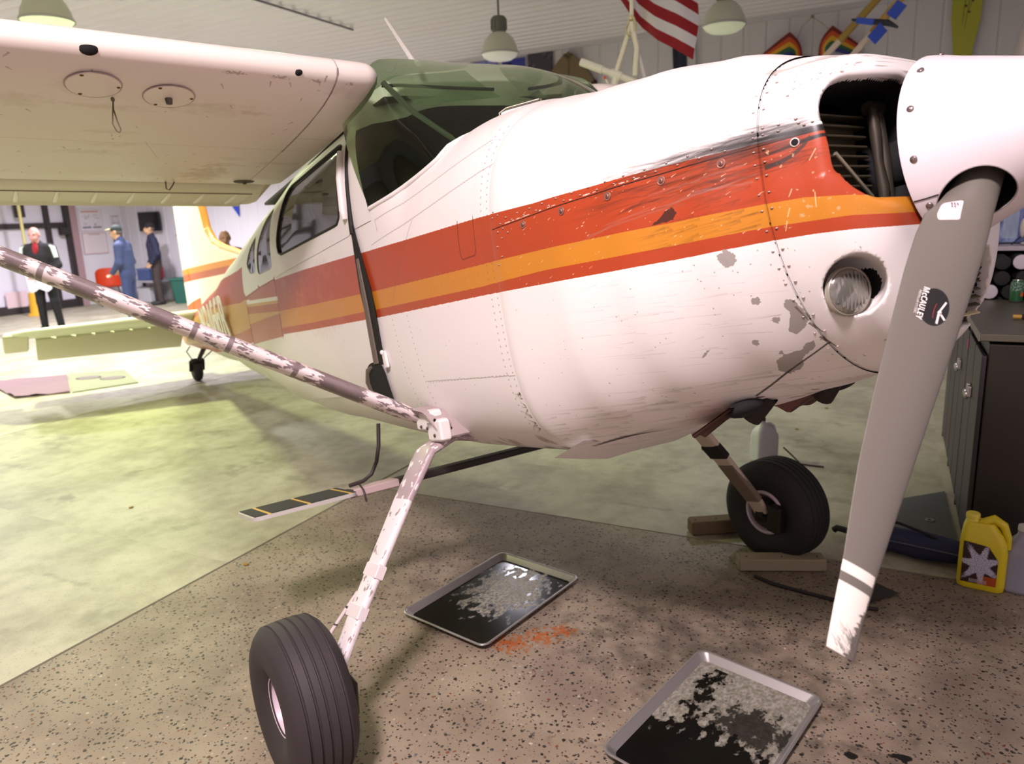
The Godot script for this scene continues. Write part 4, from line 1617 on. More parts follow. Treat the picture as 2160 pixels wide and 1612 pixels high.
func make_cabin(body: StandardMaterial3D, white: StandardMaterial3D) -> void:
	# lower shell: boot cowl with the cut for the windshield, then the cabin sides up to the window line
	var rows := []
	var xs := []
	for i in 34:
		xs.append(lerpf(0.552, -0.22, i / 33.0))
	for x in xs:
		rows.append(half_ring(x, sill_y(x), 44, 0.0))
	for s in [1.0, -1.0]:
		var rr := []
		for row in rows:
			var q := PackedVector3Array()
			for p in row:
				q.append(Vector3(p.x, p.y, p.z * s))
			rr.append(q)
		var b := MB.new()
		b.grid(rr, false, side_uv(rr, BODY_RECT))
		part(plane, "boot_cowl", b, body)
	rows = []
	for i in 30:
		var x := lerpf(-0.22, -2.15, i / 29.0)
		rows.append(half_ring(x, 1.715 if x < -0.385 else 1.757, 40, 0.0))
	var lowers := []
	for s in [1.0, -1.0]:
		var rr := []
		for row in rows:
			var q := PackedVector3Array()
			for p in row:
				q.append(Vector3(p.x, p.y, p.z * s))
			rr.append(q)
		var b := MB.new()
		b.grid(rr, false, side_uv(rr, BODY_RECT))
		lowers.append(part(plane, "fuselage", b, body))
	# roof and turtle deck
	rows = []
	for i in 26:
		var x := lerpf(-0.16, -2.15, i / 25.0)
		var y0 := lerpf(2.08, 2.0, clampf((-1.45 - x) / 0.6, 0, 1)) if x < -1.45 else 2.08
		var right := half_ring(x, 9.0, 24, 0.0, y0)
		rows.append(both_sides(right))
	for row in rows:
		for j in row.size():
			var lift := 0.05 * clampf((-0.16 - row[j].x) * 6.0, 0, 1) * clampf((row[j].y - 2.10) / 0.12, 0, 1) * clampf((row[j].x + 2.0) / 0.5, 0, 1)
			row[j].y += lift
	var rb := MB.new()
	rb.grid(rows, false, side_uv(rows, BODY_RECT), Vector3.UP)
	part(plane, "cabin_roof", rb, white)
	var rubber := mat("black_rubber", c8(22, 20, 19), 0.7)
	var pane := glass("side_glass", c8(150, 150, 156), 0.16)
	for s in [1.0, -1.0]:
		# window post between windshield and door
		var pb := MB.new()
		var pr := []
		for k in 14:
			var t := k / 13.0
			var y := lerpf(1.715, 2.15, t)
			var x0 := lerpf(-0.385, -0.455, t * t)
			var x1 := lerpf(-0.214, -0.345, t)
			var row := PackedVector3Array()
			for j in 5:
				var x := lerpf(x0, x1, j / 4.0)
				row.append(Vector3(x, y, s * (cabin_z(x, y) + 0.003 * sin(PI * j / 4.0))))
			pr.append(row)
		pb.grid(pr, false, side_uv(pr, BODY_RECT), Vector3(0, 0, s))
		part(plane, "window_post", pb, white)
		# door: skin round its window, standing a little proud
		var door := Node3D.new()
		door.name = "door"
		plane.add_child(door, true)
		var win := rounded([Vector2(-0.472, 2.085), Vector2(-1.190, 2.092), Vector2(-1.318, 1.86), Vector2(-1.30, 1.788), Vector2(-0.487, 1.766)], 0.05)
		var hole := around(win, 60)
		var frame_out := [Vector2(-0.462, 2.145), Vector2(-1.43, 2.145), Vector2(-1.43, 1.70), Vector2(-0.388, 1.70), Vector2(-0.392, 1.80), Vector2(-0.415, 2.0)]
		var mid := Vector2(-0.86, 1.92)
		var outer := rays_to(frame_out, mid, hole)
		var db := MB.new()
		ring_skin(db, outer, hole, s, 0.007, BODY_RECT)
		var lo := []
		for i in 14:
			var y := lerpf(1.706, 1.07, i / 13.0)
			var row := PackedVector3Array()
			for j in 20:
				var x := lerpf(-0.388, -1.45, j / 19.0)
				row.append(Vector3(x, y, s * (side_z(x, y) + 0.005)))
			lo.append(row)
		db.grid(lo, false, side_uv(lo, BODY_RECT), Vector3(0, 0, s))
		part(door, "door_skin", db, body)
		# seals
		var seal := MB.new()
		var path := []
		for p in hole:
			path.append(Vector3(p.x, p.y, s * (cabin_z(p.x, p.y) + 0.007)))
		path.append(path[0])
		seal.tube(path, 0.006, 6, false)
		part(door, "window_seal", seal, rubber)
		var gl := MB.new()
		var ring := []
		for p in hole:
			ring.append(Vector3(p.x, p.y, s * (cabin_z(p.x, p.y) + 0.001)))
		var inner := []
		for p in hole:
			var q: Vector2 = mid + (p - mid) * 0.5
			inner.append(Vector3(q.x, q.y, s * (cabin_z(q.x, q.y) + 0.004)))
		gl.grid([PackedVector3Array(ring), PackedVector3Array(inner)], true, [], Vector3(0, 0, s))
		gl.fan(inner, Vector3(0, 0, s))
		part(door, "window_pane", gl, pane)
		# door edge gap, its wide lower channel and the step well
		var gap := MB.new()
		var gp := []
		for q in [[-0.455, 2.15], [-0.432, 2.11], [-0.405, 2.03], [-0.388, 1.9], [-0.383, 1.75], [-0.380, 1.70]]:
			gp.append(Vector3(q[0], q[1], s * (cabin_z(q[0], q[1]) + 0.006)))
		gap.tube(gp, [0.005, 0.007, 0.007, 0.008, 0.011, 0.012], 7)
		part(door, "door_seal", gap, rubber)
		var gap2 := MB.new()
		gap2.tube([Vector3(-0.455, 2.148, s * (cabin_z(-0.45, 2.14) + 0.01)), Vector3(-1.0, 2.15, s * (cabin_z(-1.0, 2.15) + 0.01)), Vector3(-1.42, 2.15, s * (cabin_z(-1.42, 2.15) + 0.01))], 0.007, 6)
		part(door, "door_seal", gap2, rubber)
		var edge := MB.new()
		edge.tube([Vector3(-1.436, 1.70, s * (side_z(-1.436, 1.70) + 0.004)), Vector3(-1.452, 1.40, s * (side_z(-1.45, 1.40) + 0.004)), Vector3(-1.452, 1.07, s * (side_z(-1.45, 1.07) + 0.004))], 0.0025, 5)
		part(door, "door_seal", edge, mat("seam_grey", c8(130, 118, 114), 0.6))
		# bright handle bar inside the front edge of the window
		var hb := MB.new()
		hb.tube([Vector3(-0.46, 2.04, s * (cabin_z(-0.46, 2.04) + 0.016)), Vector3(-0.432, 1.93, s * (cabin_z(-0.43, 1.93) + 0.018)), Vector3(-0.418, 1.80, s * (cabin_z(-0.42, 1.80) + 0.018)), Vector3(-0.418, 1.765, s * (cabin_z(-0.42, 1.76) + 0.014))], [0.012, 0.015, 0.016, 0.012], 10)
		part(door, "door_trim", hb, white)
		var channel := MB.new()
		var cr := []
		for k in 16:
			var t := k / 15.0
			var y := lerpf(1.73, 1.195, t)
			var w := lerpf(0.014, 0.05, minf(1.0, t * 2.2))
			var xc := lerpf(-0.372, -0.33, minf(1.0, t * 1.6)) + 0.0
			var row := PackedVector3Array()
			for j in 3:
				var x := xc + w * (j - 1)
				row.append(Vector3(x, y, s * (side_z(minf(x, -0.22), y) + 0.010)))
			cr.append(row)
		channel.grid(cr, false, [], Vector3(0, 0, s))
		part(plane, "door_channel", channel, mat("channel_black", c8(20, 15, 14), 0.75))
		var bar := MB.new()
		bar.tube([Vector3(-0.365, 1.60, s * (side_z(-0.365, 1.60) + 0.010)), Vector3(-0.352, 1.42, s * (side_z(-0.35, 1.42) + 0.012)), Vector3(-0.352, 1.19, s * (side_z(-0.35, 1.19) + 0.012))], [0.012, 0.020, 0.022], 8, true, 0.35, Vector3(1, 0, 0))
		part(plane, "channel_strip", bar, mat("strip_grey", c8(98, 88, 78), 0.6))
		var well := MB.new()
		var wo := rounded([Vector2(-0.295, 1.195), Vector2(-0.43, 1.198), Vector2(-0.495, 1.14), Vector2(-0.50, 1.03), Vector2(-0.30, 1.03)], 0.05)
		var wr := []
		var wi := []
		for p in wo:
			wr.append(Vector3(p.x, p.y, s * (side_z(p.x, p.y) + 0.012)))
			var q: Vector2 = Vector2(-0.40, 1.1) + (p - Vector2(-0.40, 1.1)) * 0.82
			wi.append(Vector3(q.x, q.y, s * (side_z(q.x, q.y) + 0.013)))
		well.grid([PackedVector3Array(wr), PackedVector3Array(wi)], true, [], Vector3(0, 0, s))
		well.fan(wi, Vector3(0, 0, s))
		part(plane, "step_well", well, mat("well_black", c8(14, 13, 10), 0.8))
		var lip := MB.new()
		lip.tube([Vector3(-0.485, 1.02, s * (side_z(-0.485, 1.02) + 0.014)), Vector3(-0.482, 1.12, s * (side_z(-0.48, 1.12) + 0.014)), Vector3(-0.45, 1.165, s * (side_z(-0.45, 1.165) + 0.014)), Vector3(-0.40, 1.18, s * (side_z(-0.4, 1.18) + 0.014))], [0.018, 0.018, 0.014, 0.006], 8, true, 0.4, Vector3(1, 0, 0))
		part(plane, "well_lip", lip, mat("strip_grey", c8(98, 88, 78), 0.6))
		var hg := MB.new()
		hg.box(Transform3D(Basis(Vector3(0, 0, 1), 0.1), Vector3(-0.270, 1.20, s * (side_z(-0.27, 1.20) + 0.008))), Vector3(0.03, 0.07, 0.016), 0.007)
		hg.ball(Vector3(-0.278, 1.228, s * (side_z(-0.27, 1.22) + 0.014)), Vector3(0.01, 0.01, 0.008), 6, 8)
		part(plane, "hinge", hg, white)
		# quarter windows and the curved rear corner
		var back := MB.new()
		var w2 := rounded([Vector2(-1.476, 2.072), Vector2(-1.456, 1.752), Vector2(-1.742, 1.764), Vector2(-1.735, 1.90), Vector2(-1.63, 2.04)], 0.045)
		var w3 := rounded([Vector2(-1.79, 1.99), Vector2(-1.785, 1.785), Vector2(-1.93, 1.80), Vector2(-2.03, 1.87), Vector2(-1.95, 1.95)], 0.035)
		var h2 := around(w2, 40)
		var h3 := around(w3, 40)
		var m2 := Vector2(-1.58, 1.90)
		var m3 := Vector2(-1.87, 1.88)
		ring_skin(back, rays_to([Vector2(-1.43, 2.15), Vector2(-1.762, 2.14), Vector2(-1.762, 1.70), Vector2(-1.43, 1.70)], m2, h2), h2, s, 0.002, BODY_RECT)
		ring_skin(back, rays_to([Vector2(-1.762, 2.14), Vector2(-2.16, 2.08), Vector2(-2.16, 1.70), Vector2(-1.762, 1.70)], m3, h3), h3, s, 0.002, BODY_RECT)
		part(plane, "rear_cabin_side", back, white)
		for q in [[h2, m2], [h3, m3]]:
			var g2 := MB.new()
			var r1 := []
			var r2 := []
			for p in q[0]:
				r1.append(Vector3(p.x, p.y, s * (cabin_z(p.x, p.y) - 0.002)))
				var qq: Vector2 = q[1] + (p - q[1]) * 0.4
				r2.append(Vector3(qq.x, qq.y, s * (cabin_z(qq.x, qq.y) + 0.001)))
			g2.grid([PackedVector3Array(r1), PackedVector3Array(r2)], true, [], Vector3(0, 0, s))
			g2.fan(r2, Vector3(0, 0, s))
			part(plane, "window_pane", g2, pane if q[1] == m2 else glass("rear_glass", c8(70, 84, 84), 0.45))
			var sl := MB.new()
			var pp := r1.duplicate()
			pp.append(r1[0])
			sl.tube(pp, 0.0045, 6, false)
			part(plane, "window_seal", sl, mat("seal_grey", c8(120, 116, 104), 0.6))
	make_windshield(white)
	make_interior()

func make_windshield(white: StandardMaterial3D) -> void:
	# lower edge from the right post over the deck to the left post; upper edge along the wing root and roof
	var low := []
	var high := []
	for q in SILL:
		low.append(Vector3(q[0], q[1], side_z(q[0], q[1])))
	low[-1].z = 0.0
	low[-2].z = 0.165
	low[-3].z = 0.29
	var top_r := [Vector3(-0.345, 2.13, 0.545), Vector3(-0.26, 2.165, 0.545), Vector3(-0.15, 2.20, 0.54), Vector3(-0.09, 2.235, 0.525), Vector3(-0.10, 2.265, 0.48), Vector3(-0.125, 2.285, 0.40), Vector3(-0.135, 2.295, 0.27), Vector3(-0.14, 2.298, 0.14), Vector3(-0.14, 2.30, 0.0)]
	var rows := []
	var n := 8
	var lo_c := Curve3D.new()
	var hi_c := Curve3D.new()
	for i in range(0, 9):
		lo_c.add_point(low[i])
	for i in range(7, -1, -1):
		lo_c.add_point(Vector3(low[i].x, low[i].y, -low[i].z))
	for i in range(0, 9):
		hi_c.add_point(top_r[i])
	for i in range(7, -1, -1):
		hi_c.add_point(Vector3(top_r[i].x, top_r[i].y, -top_r[i].z))
	var count := 61
	for k in 15:
		var t := k / 14.0
		var row := PackedVector3Array()
		for i in count:
			var f := i / float(count - 1)
			# blend of edge points by place along each edge
			var a := edge_at(low, f)
			var b := edge_at(top_r, f)
			var p := a.lerp(b, t)
			var bulge := sin(PI * t) * 0.045
			var out := Vector3(0.75, 0.5, 0.9 * signf(p.z) * pow(absf(p.z) / 0.55, 1.5)).normalized()
			row.append(p + out * bulge)
		rows.append(row)
	var b := MB.new()
	b.grid(rows, false, [], Vector3(0.7, 0.7, 0))
	part(plane, "windshield", b, tinted("windshield_green", Color(0.52, 0.68, 0.45)), "green tinted curved windshield")
	# metal strip along the lower edge
	var st := MB.new()
	var l2 := []
	for i in 41:
		l2.append(edge_at(low, i / 40.0) + Vector3(0.004, 0.003, 0))
	st.tube(l2, 0.009, 8, true)
	part(plane, "windshield_retainer", st, white)
	# raised tab over the deck with two rods
	var tab := MB.new()
	tab.tube([Vector3(0.335, 1.905, 0.305), Vector3(0.325, 1.935, 0.295), Vector3(0.345, 1.945, 0.28), Vector3(0.42, 1.952, 0.20), Vector3(0.425, 1.95, 0.195), Vector3(0.44, 1.92, 0.21)], 0.004, 7)
	part(plane, "tab_rod", tab, mat("stay_metal", c8(150, 146, 128), 0.4, 0.7))
	var pl := MB.new()
	pl.flat([Vector3(0.335, 1.905, 0.302), Vector3(0.43, 1.928, 0.205), Vector3(0.415, 1.950, 0.20), Vector3(0.33, 1.942, 0.290)], Vector3(0.5, 0.5, 0.6))
	part(plane, "deck_tab", pl, white)
	# thermometer stub and aerials
	var an := MB.new()
	an.tube([Vector3(-0.19, 2.28, 0.267), Vector3(-0.72, 2.73, 0.08)], [0.012, 0.007], 8)
	part(plane, "aerial", an, white, "white whip aerial on the cabin roof")
	var bolt := MB.new()
	bolt.ball(Vector3(-0.165, 2.15, 0.53), Vector3(0.008, 0.008, 0.008), 6, 8)
	part(plane, "post_bolt", bolt, mat("chrome", c8(220, 220, 220), 0.15, 0.9))

# a point on a mirrored edge: f = 0 right end, 0.5 middle, 1 left end
func edge_at(right: Array, f: float) -> Vector3:
	var g := f * 2.0 if f <= 0.5 else (1.0 - f) * 2.0
	var k := g * (right.size() - 1)
	var i := mini(int(k), right.size() - 2)
	var t := k - i
	var p0: Vector3 = right[maxi(i - 1, 0)]
	var p1: Vector3 = right[i]
	var p2: Vector3 = right[i + 1]
	var p3: Vector3 = right[i + 2] if i + 2 < right.size() else Vector3(right[i].x, right[i].y, -right[i].z)
	var p := p1.cubic_interpolate(p2, p0, p3, t)
	p = p.lerp(p1.lerp(p2, t), 0.4)
	if f > 0.5:
		p.z = -p.z
	return p

func make_interior() -> void:
	var dash := mat("dash_black", c8(26, 27, 25), 0.7)
	var b := MB.new()
	var rows := []
	for i in 7:
		var t := i / 6.0
		var row := PackedVector3Array()
		for j in 15:
			var z := lerpf(-0.47, 0.47, j / 14.0)
			var x := lerpf(0.42, -0.12, t) - 0.5 * z * z * (1.0 - t) * 1.6
			row.append(Vector3(x, lerpf(1.90, 1.80, t) - 0.55 * z * z * (1.0 - 0.3 * t), z))
		rows.append(row)
	b.grid(rows, false, [], Vector3.UP)
	b.box(Transform3D(Basis(), Vector3(-0.12, 1.62, 0)), Vector3(0.04, 0.32, 0.9), 0.02)
	part(plane, "instrument_panel", b, dash)
	var cr := MB.new()
	cr.tube([Vector3(-0.12, 1.80, 0.36), Vector3(-0.10, 1.86, 0.30), Vector3(-0.06, 1.89, 0.16), Vector3(-0.05, 1.90, 0.0), Vector3(-0.06, 1.89, -0.16), Vector3(-0.12, 1.8, -0.36)], 0.012, 8)
	part(plane, "dash_roll", cr, mat("dash_grey", c8(74, 78, 74), 0.5))
	var br := MB.new()
	br.tube([Vector3(-0.16, 2.20, 0.44), Vector3(-0.05, 2.06, 0.40), Vector3(0.08, 1.93, 0.34), Vector3(0.13, 1.86, 0.31)], 0.010, 8)
	br.tube([Vector3(-0.16, 2.20, -0.44), Vector3(0.13, 1.86, -0.31)], 0.010, 8)
	part(plane, "brace_tube", br, mat("tube_grey", c8(150, 150, 152), 0.4, 0.3))
	for s in [1.0, -1.0]:
		var v := MB.new()
		var pts := [Vector3(-0.20, 2.235, s * 0.42), Vector3(-0.16, 2.24, s * 0.08), Vector3(0.03, 2.09, s * 0.06), Vector3(-0.02, 2.075, s * 0.40)]
		v.flat(pts, Vector3(0.5, 0.8, 0))
		part(plane, "sun_visor", v, glass("visor_green", c8(140, 165, 132), 0.55))
		var vr := MB.new()
		vr.tube([Vector3(-0.19, 2.20, s * 0.43), Vector3(0.02, 2.12, s * 0.08)], 0.006, 6)
		part(plane, "visor_rod", vr, dash)
		var seat := MB.new()
		seat.box(Transform3D(Basis(Vector3(0, 0, 1), 0.25), Vector3(-0.80, 1.50, s * 0.25)), Vector3(0.10, 0.62, 0.42), 0.04)
		seat.box(Transform3D(Basis(), Vector3(-0.55, 1.22, s * 0.25)), Vector3(0.48, 0.12, 0.42), 0.04)
		part(plane, "seat", seat, mat("seat_grey", c8(60, 60, 62), 0.8))
		var yk := MB.new()
		yk.tube([Vector3(-0.16, 1.66, s * 0.25), Vector3(-0.32, 1.66, s * 0.25)], 0.012, 8)
		yk.tube([Vector3(-0.32, 1.76, s * 0.25 - 0.13), Vector3(-0.32, 1.66, s * 0.25 - 0.12), Vector3(-0.32, 1.64, s * 0.25), Vector3(-0.32, 1.66, s * 0.25 + 0.12), Vector3(-0.32, 1.76, s * 0.25 + 0.13)], 0.014, 8)
		part(plane, "control_yoke", yk, dash)
	var tubes := MB.new()
	for s in [1.0, -1.0]:
		tubes.tube([Vector3(-0.9, 1.72, s * 0.40), Vector3(-1.3, 1.95, s * 0.40), Vector3(-1.7, 2.05, s * 0.38)], 0.013, 8)
		tubes.tube([Vector3(-1.2, 1.70, s * 0.38), Vector3(-1.2, 2.1, s * 0.40)], 0.011, 8)
	tubes.tube([Vector3(-0.95, 1.80, -0.4), Vector3(-0.95, 1.80, 0.4)], 0.013, 8)
	part(plane, "cabin_tubes", tubes, dash)
	var floor_b := MB.new()
	floor_b.box(Transform3D(Basis(), Vector3(-0.65, 1.06, 0)), Vector3(1.6, 0.03, 0.84), 0.0)
	part(plane, "cabin_floor", floor_b, dash)
	var hl := MB.new()
	hl.box(Transform3D(Basis(), Vector3(-1.0, 2.16, 0)), Vector3(1.6, 0.012, 0.84), 0.0)
	part(plane, "headliner", hl, mat("headliner", c8(90, 92, 86), 0.9))

func make_tail(white: StandardMaterial3D) -> void:
	var tp := tail_paint()
	var rows := []
	for i in 34:
		rows.append(both_sides(half_ring(lerpf(-2.14, -6.45, i / 33.0), 9.0, 40, 0.001)))
	var b := MB.new()
	b.grid(rows, false, side_uv(rows, TAIL_RECT))
	b.fan(Array(rows[-1]), Vector3(-1, 0, 0))
	part(plane, "tail_cone", b, tp)
	# registration letters painted on the right side
	var tm := TextMesh.new()
	tm.text = "N3466R"
	var sf := SystemFont.new()
	sf.font_names = PackedStringArray(["Droid Sans"])
	sf.font_weight = 700
	tm.font = sf
	tm.font_size = 64
	tm.pixel_size = 0.0062
	tm.depth = 0.004
	var ltr := mat("letter_white", c8(236, 230, 224), 0.4)
	tm.material = ltr
	var p0 := Vector3(-4.40, 1.73, side_z(-4.40, 1.73))
	var p1 := Vector3(-2.62, 1.66, side_z(-2.62, 1.66))
	var ux := (p1 - p0).normalized()
	var nrm := ux.cross(Vector3(0, 1, 0.10)).normalized()
	var uy := nrm.cross(ux)
	put(plane, "registration", tm, xf(ux, uy, nrm, (p0 + p1) * 0.5 + nrm * 0.030))
	# fin and rudder
	var im := Image.create_empty(512, 512, false, Image.FORMAT_RGB8)
	im.fill(WHITE)
	var rect := Rect2(-6.6, 2.0, 2.8, 1.4)
	var le := [Vector2(-5.02, 3.36), Vector2(-4.86, 3.05), Vector2(-4.76, 2.82), Vector2(-4.72, 2.66), Vector2(-4.58, 2.53), Vector2(-4.30, 2.42), Vector2(-3.90, 2.30), Vector2(-3.55, 2.18), Vector2(-3.2, 2.06)]
	for i in le.size() - 1:
		stroke(im, to_px(rect, im, le[i].x, le[i].y), to_px(rect, im, le[i + 1].x, le[i + 1].y), 26, 26, Color(0.86, 0.50, 0.10), 1.0)
	var o := []
	for q in [[Vector2(-6.3, 2.49), Vector2(-3.9, 2.20), 0.0], [Vector2(-6.3, 2.43), Vector2(-3.9, 2.15), 1.0]]:
		stroke(im, to_px(rect, im, q[0].x, q[0].y), to_px(rect, im, q[1].x, q[1].y), 26, 20, Color(0.85, 0.52, 0.12) if q[2] == 0.0 else Color(0.70, 0.33, 0.20), 1.0)
	stroke(im, to_px(rect, im, -6.5, 2.09), to_px(rect, im, -5.3, 2.06), 34, 34, Color(0.76, 0.36, 0.14), 1.0)
	var g := RandomNumberGenerator.new()
	g.seed = 4
	var last := to_px(rect, im, -5.22, 3.2)
	for k in 46:
		var f := k / 46.0
		var nx := to_px(rect, im, -5.22 + 0.02 * f, 3.2 - 0.72 * f) + Vector2(g.randf_range(-6, 6), 0)
		stroke(im, last, nx, 1.6, 1.6, Color(0.35, 0.33, 0.30), 0.6)
		last = nx
	var fm := StandardMaterial3D.new()
	fm.resource_name = "fin_paint"
	fm.albedo_texture = tex(im)
	fm.roughness = 0.4
	fm.texture_repeat = false
	var fin := airfoil_fin(le, -5.62, rect)
	part(plane, "fin", fin, fm)
	var rud := MB.new()
	var rr := []
	for i in 9:
		var y := lerpf(1.82, 3.36, i / 8.0)
		var te := lerpf(-6.15, -5.98, clampf((y - 2.0) / 1.3, 0, 1))
		var row := PackedVector3Array()
		for q in [[0.0, 0.045], [0.35, 0.035], [1.0, 0.004], [1.0, -0.004], [0.35, -0.035], [0.0, -0.045]]:
			row.append(Vector3(lerpf(-5.635, te, q[0]), y, q[1]))
		rr.append(row)
	rud.grid(rr, true, side_uv(rr, rect))
	rud.fan(Array(rr[-1]), Vector3.UP)
	part(plane, "rudder", rud, fm)
	# tailplane, its elevators hanging down
	for s in [1.0, -1.0]:
		var sb := MB.new()
		var sr := []
		for i in 11:
			var t := i / 10.0
			var z := lerpf(0.06, 1.66, t)
			var tipk := 1.0 - pow(maxf(0.0, (t - 0.88) / 0.12), 2.0) * 0.4
			var xl := lerpf(-5.20, -5.50, t) * 1.0
			xl = lerpf(-5.92, xl, tipk)
			var row := PackedVector3Array()
			for q in [[0.0, 0.0], [0.06, 0.026], [0.2, 0.04], [0.5, 0.045], [1.0, 0.035], [1.0, -0.035], [0.5, -0.045], [0.2, -0.04], [0.06, -0.026]]:
				row.append(Vector3(lerpf(xl, -5.92, q[0]), 1.96 + q[1] * (1.0 - 0.35 * t), s * z))
			sr.append(row)
		sb.grid(sr, true)
		sb.fan(Array(sr[-1]), Vector3(0, 0, s))
		part(plane, "tailplane", sb, mat("tail_white", Color(0.92, 0.94, 0.84), 0.4))
		var eb := MB.new()
		var er := []
		for i in 9:
			var t := i / 8.0
			var z := lerpf(0.10, 1.42, t)
			var row := PackedVector3Array()
			var c := lerpf(0.46, 0.40, t)
			for q in [[0.0, 0.03], [1.0, 0.004], [1.0, -0.004], [0.0, -0.03]]:
				row.append(Vector3(-5.945 - c * q[0] * cos(0.5), 1.95 - c * q[0] * sin(0.5) + q[1], s * z))
			er.append(row)
		eb.grid(er, true)
		eb.fan(Array(er[-1]), Vector3(0, 0, s))
		# horn at the tip
		eb.box(Transform3D(Basis(Vector3(0, 0, 1), 0.2), Vector3(-5.84, 1.90, s * 1.58)), Vector3(0.50, 0.035, 0.20), 0.015)
		part(plane, "elevator", eb, mat("elevator_shaded", Color(0.84, 0.83, 0.72), 0.45))  # shade on the drooped elevator put into a darker cream colour
	# tail wheel
	var leg := MB.new()
	leg.tube([Vector3(-5.75, 1.64, 0), Vector3(-6.0, 1.57, 0), Vector3(-6.16, 1.53, 0)], [0.03, 0.026, 0.022], 8, true, 0.5)
	leg.box(Transform3D(Basis(), Vector3(-6.17, 1.545, 0)), Vector3(0.10, 0.05, 0.13), 0.015)
	for s in [1.0, -1.0]:
		leg.bar(Vector3(-6.17, 1.55, s * 0.06), Vector3(-6.24, 1.44, s * 0.06), 0.012, 0.04, Vector3(0, 0, 1))
		leg.tube([Vector3(-6.1, 1.56, s * 0.06), Vector3(-5.9, 1.64, s * 0.14), Vector3(-5.8, 1.68, s * 0.12)], 0.006, 6)
	part(plane, "tailwheel_spring", leg, mat("dark_steel", c8(46, 44, 42), 0.5, 0.6))
	var tw := Transform3D(Basis(Vector3(1, 0, 0), PI / 2), Vector3(-6.25, 1.455, 0))
	var ty := MB.new()
	ty.lathe([Vector2(0.05, -0.04), Vector2(0.085, -0.047), Vector2(0.112, -0.036), Vector2(0.122, -0.015), Vector2(0.122, 0.015), Vector2(0.112, 0.036), Vector2(0.085, 0.047), Vector2(0.05, 0.04)], tw, 24)
	part(plane, "tailwheel_tire", ty, mat("tire_rubber", c8(30, 28, 28), 0.75))
	var th := MB.new()
	th.lathe([Vector2(0.0, -0.045), Vector2(0.05, -0.042), Vector2(0.055, 0.0), Vector2(0.05, 0.042), Vector2(0.0, 0.045)], tw, 16)
	part(plane, "tailwheel_hub", th, mat("dark_steel", c8(46, 44, 42), 0.5, 0.6))

func airfoil_fin(le: Array, x_te: float, rect: Rect2) -> MB:
	var rows := []
	for i in le.size():
		var p: Vector2 = le[i]
		var row := PackedVector3Array()
		var y1 := maxf(p.y, 1.9)
		for q in [[0.0, 0.0], [0.03, 0.4], [0.12, 0.75], [0.4, 1.0], [1.0, 0.8], [1.0, -0.8], [0.4, -1.0], [0.12, -0.75], [0.03, -0.4]]:
			var ww: float = minf(0.055, 0.02 + 0.05 * (p.x - x_te))
			row.append(Vector3(lerpf(p.x, x_te, q[0]), y1, ww * q[1]))
		rows.append(row)
	# down into the fuselage
	var base := PackedVector3Array()
	for p in rows[-1]:
		base.append(Vector3(p.x, 1.85, p.z))
	rows.append(base)
	var b := MB.new()
	b.grid(rows, true, side_uv(rows, rect))
	b.fan(Array(rows[0]), Vector3.UP)
	return b

# ---------------------------------------------------------------- wings, struts, propeller, gear
func wing_pt(z: float, c: float, upper: bool, x_le := -0.015, chord := 1.655) -> Vector3:
	var az := absf(z)
	var k := 1.0 - 0.30 * clampf((az - 2.6) / 2.8, 0, 1)
	var yt := 0.6 * (0.2969 * sqrt(c) - 0.126 * c - 0.3516 * c * c + 0.2843 * c * c * c - 0.1036 * c * c * c * c)
	var yc := 0.02 / 0.16 * (0.8 * c - c * c) if c < 0.4 else 0.02 / 0.36 * (0.2 + 0.8 * c - c * c)
	var y := (yc + yt) if upper else (yc - yt)
	var ch := chord * k
	var le_y := 2.185 + 0.0302 * (az - 0.6)
	return Vector3(x_le - ch * c - (1.0 - k) * 0.35, le_y - 0.030 * ch * c + y * ch, z)

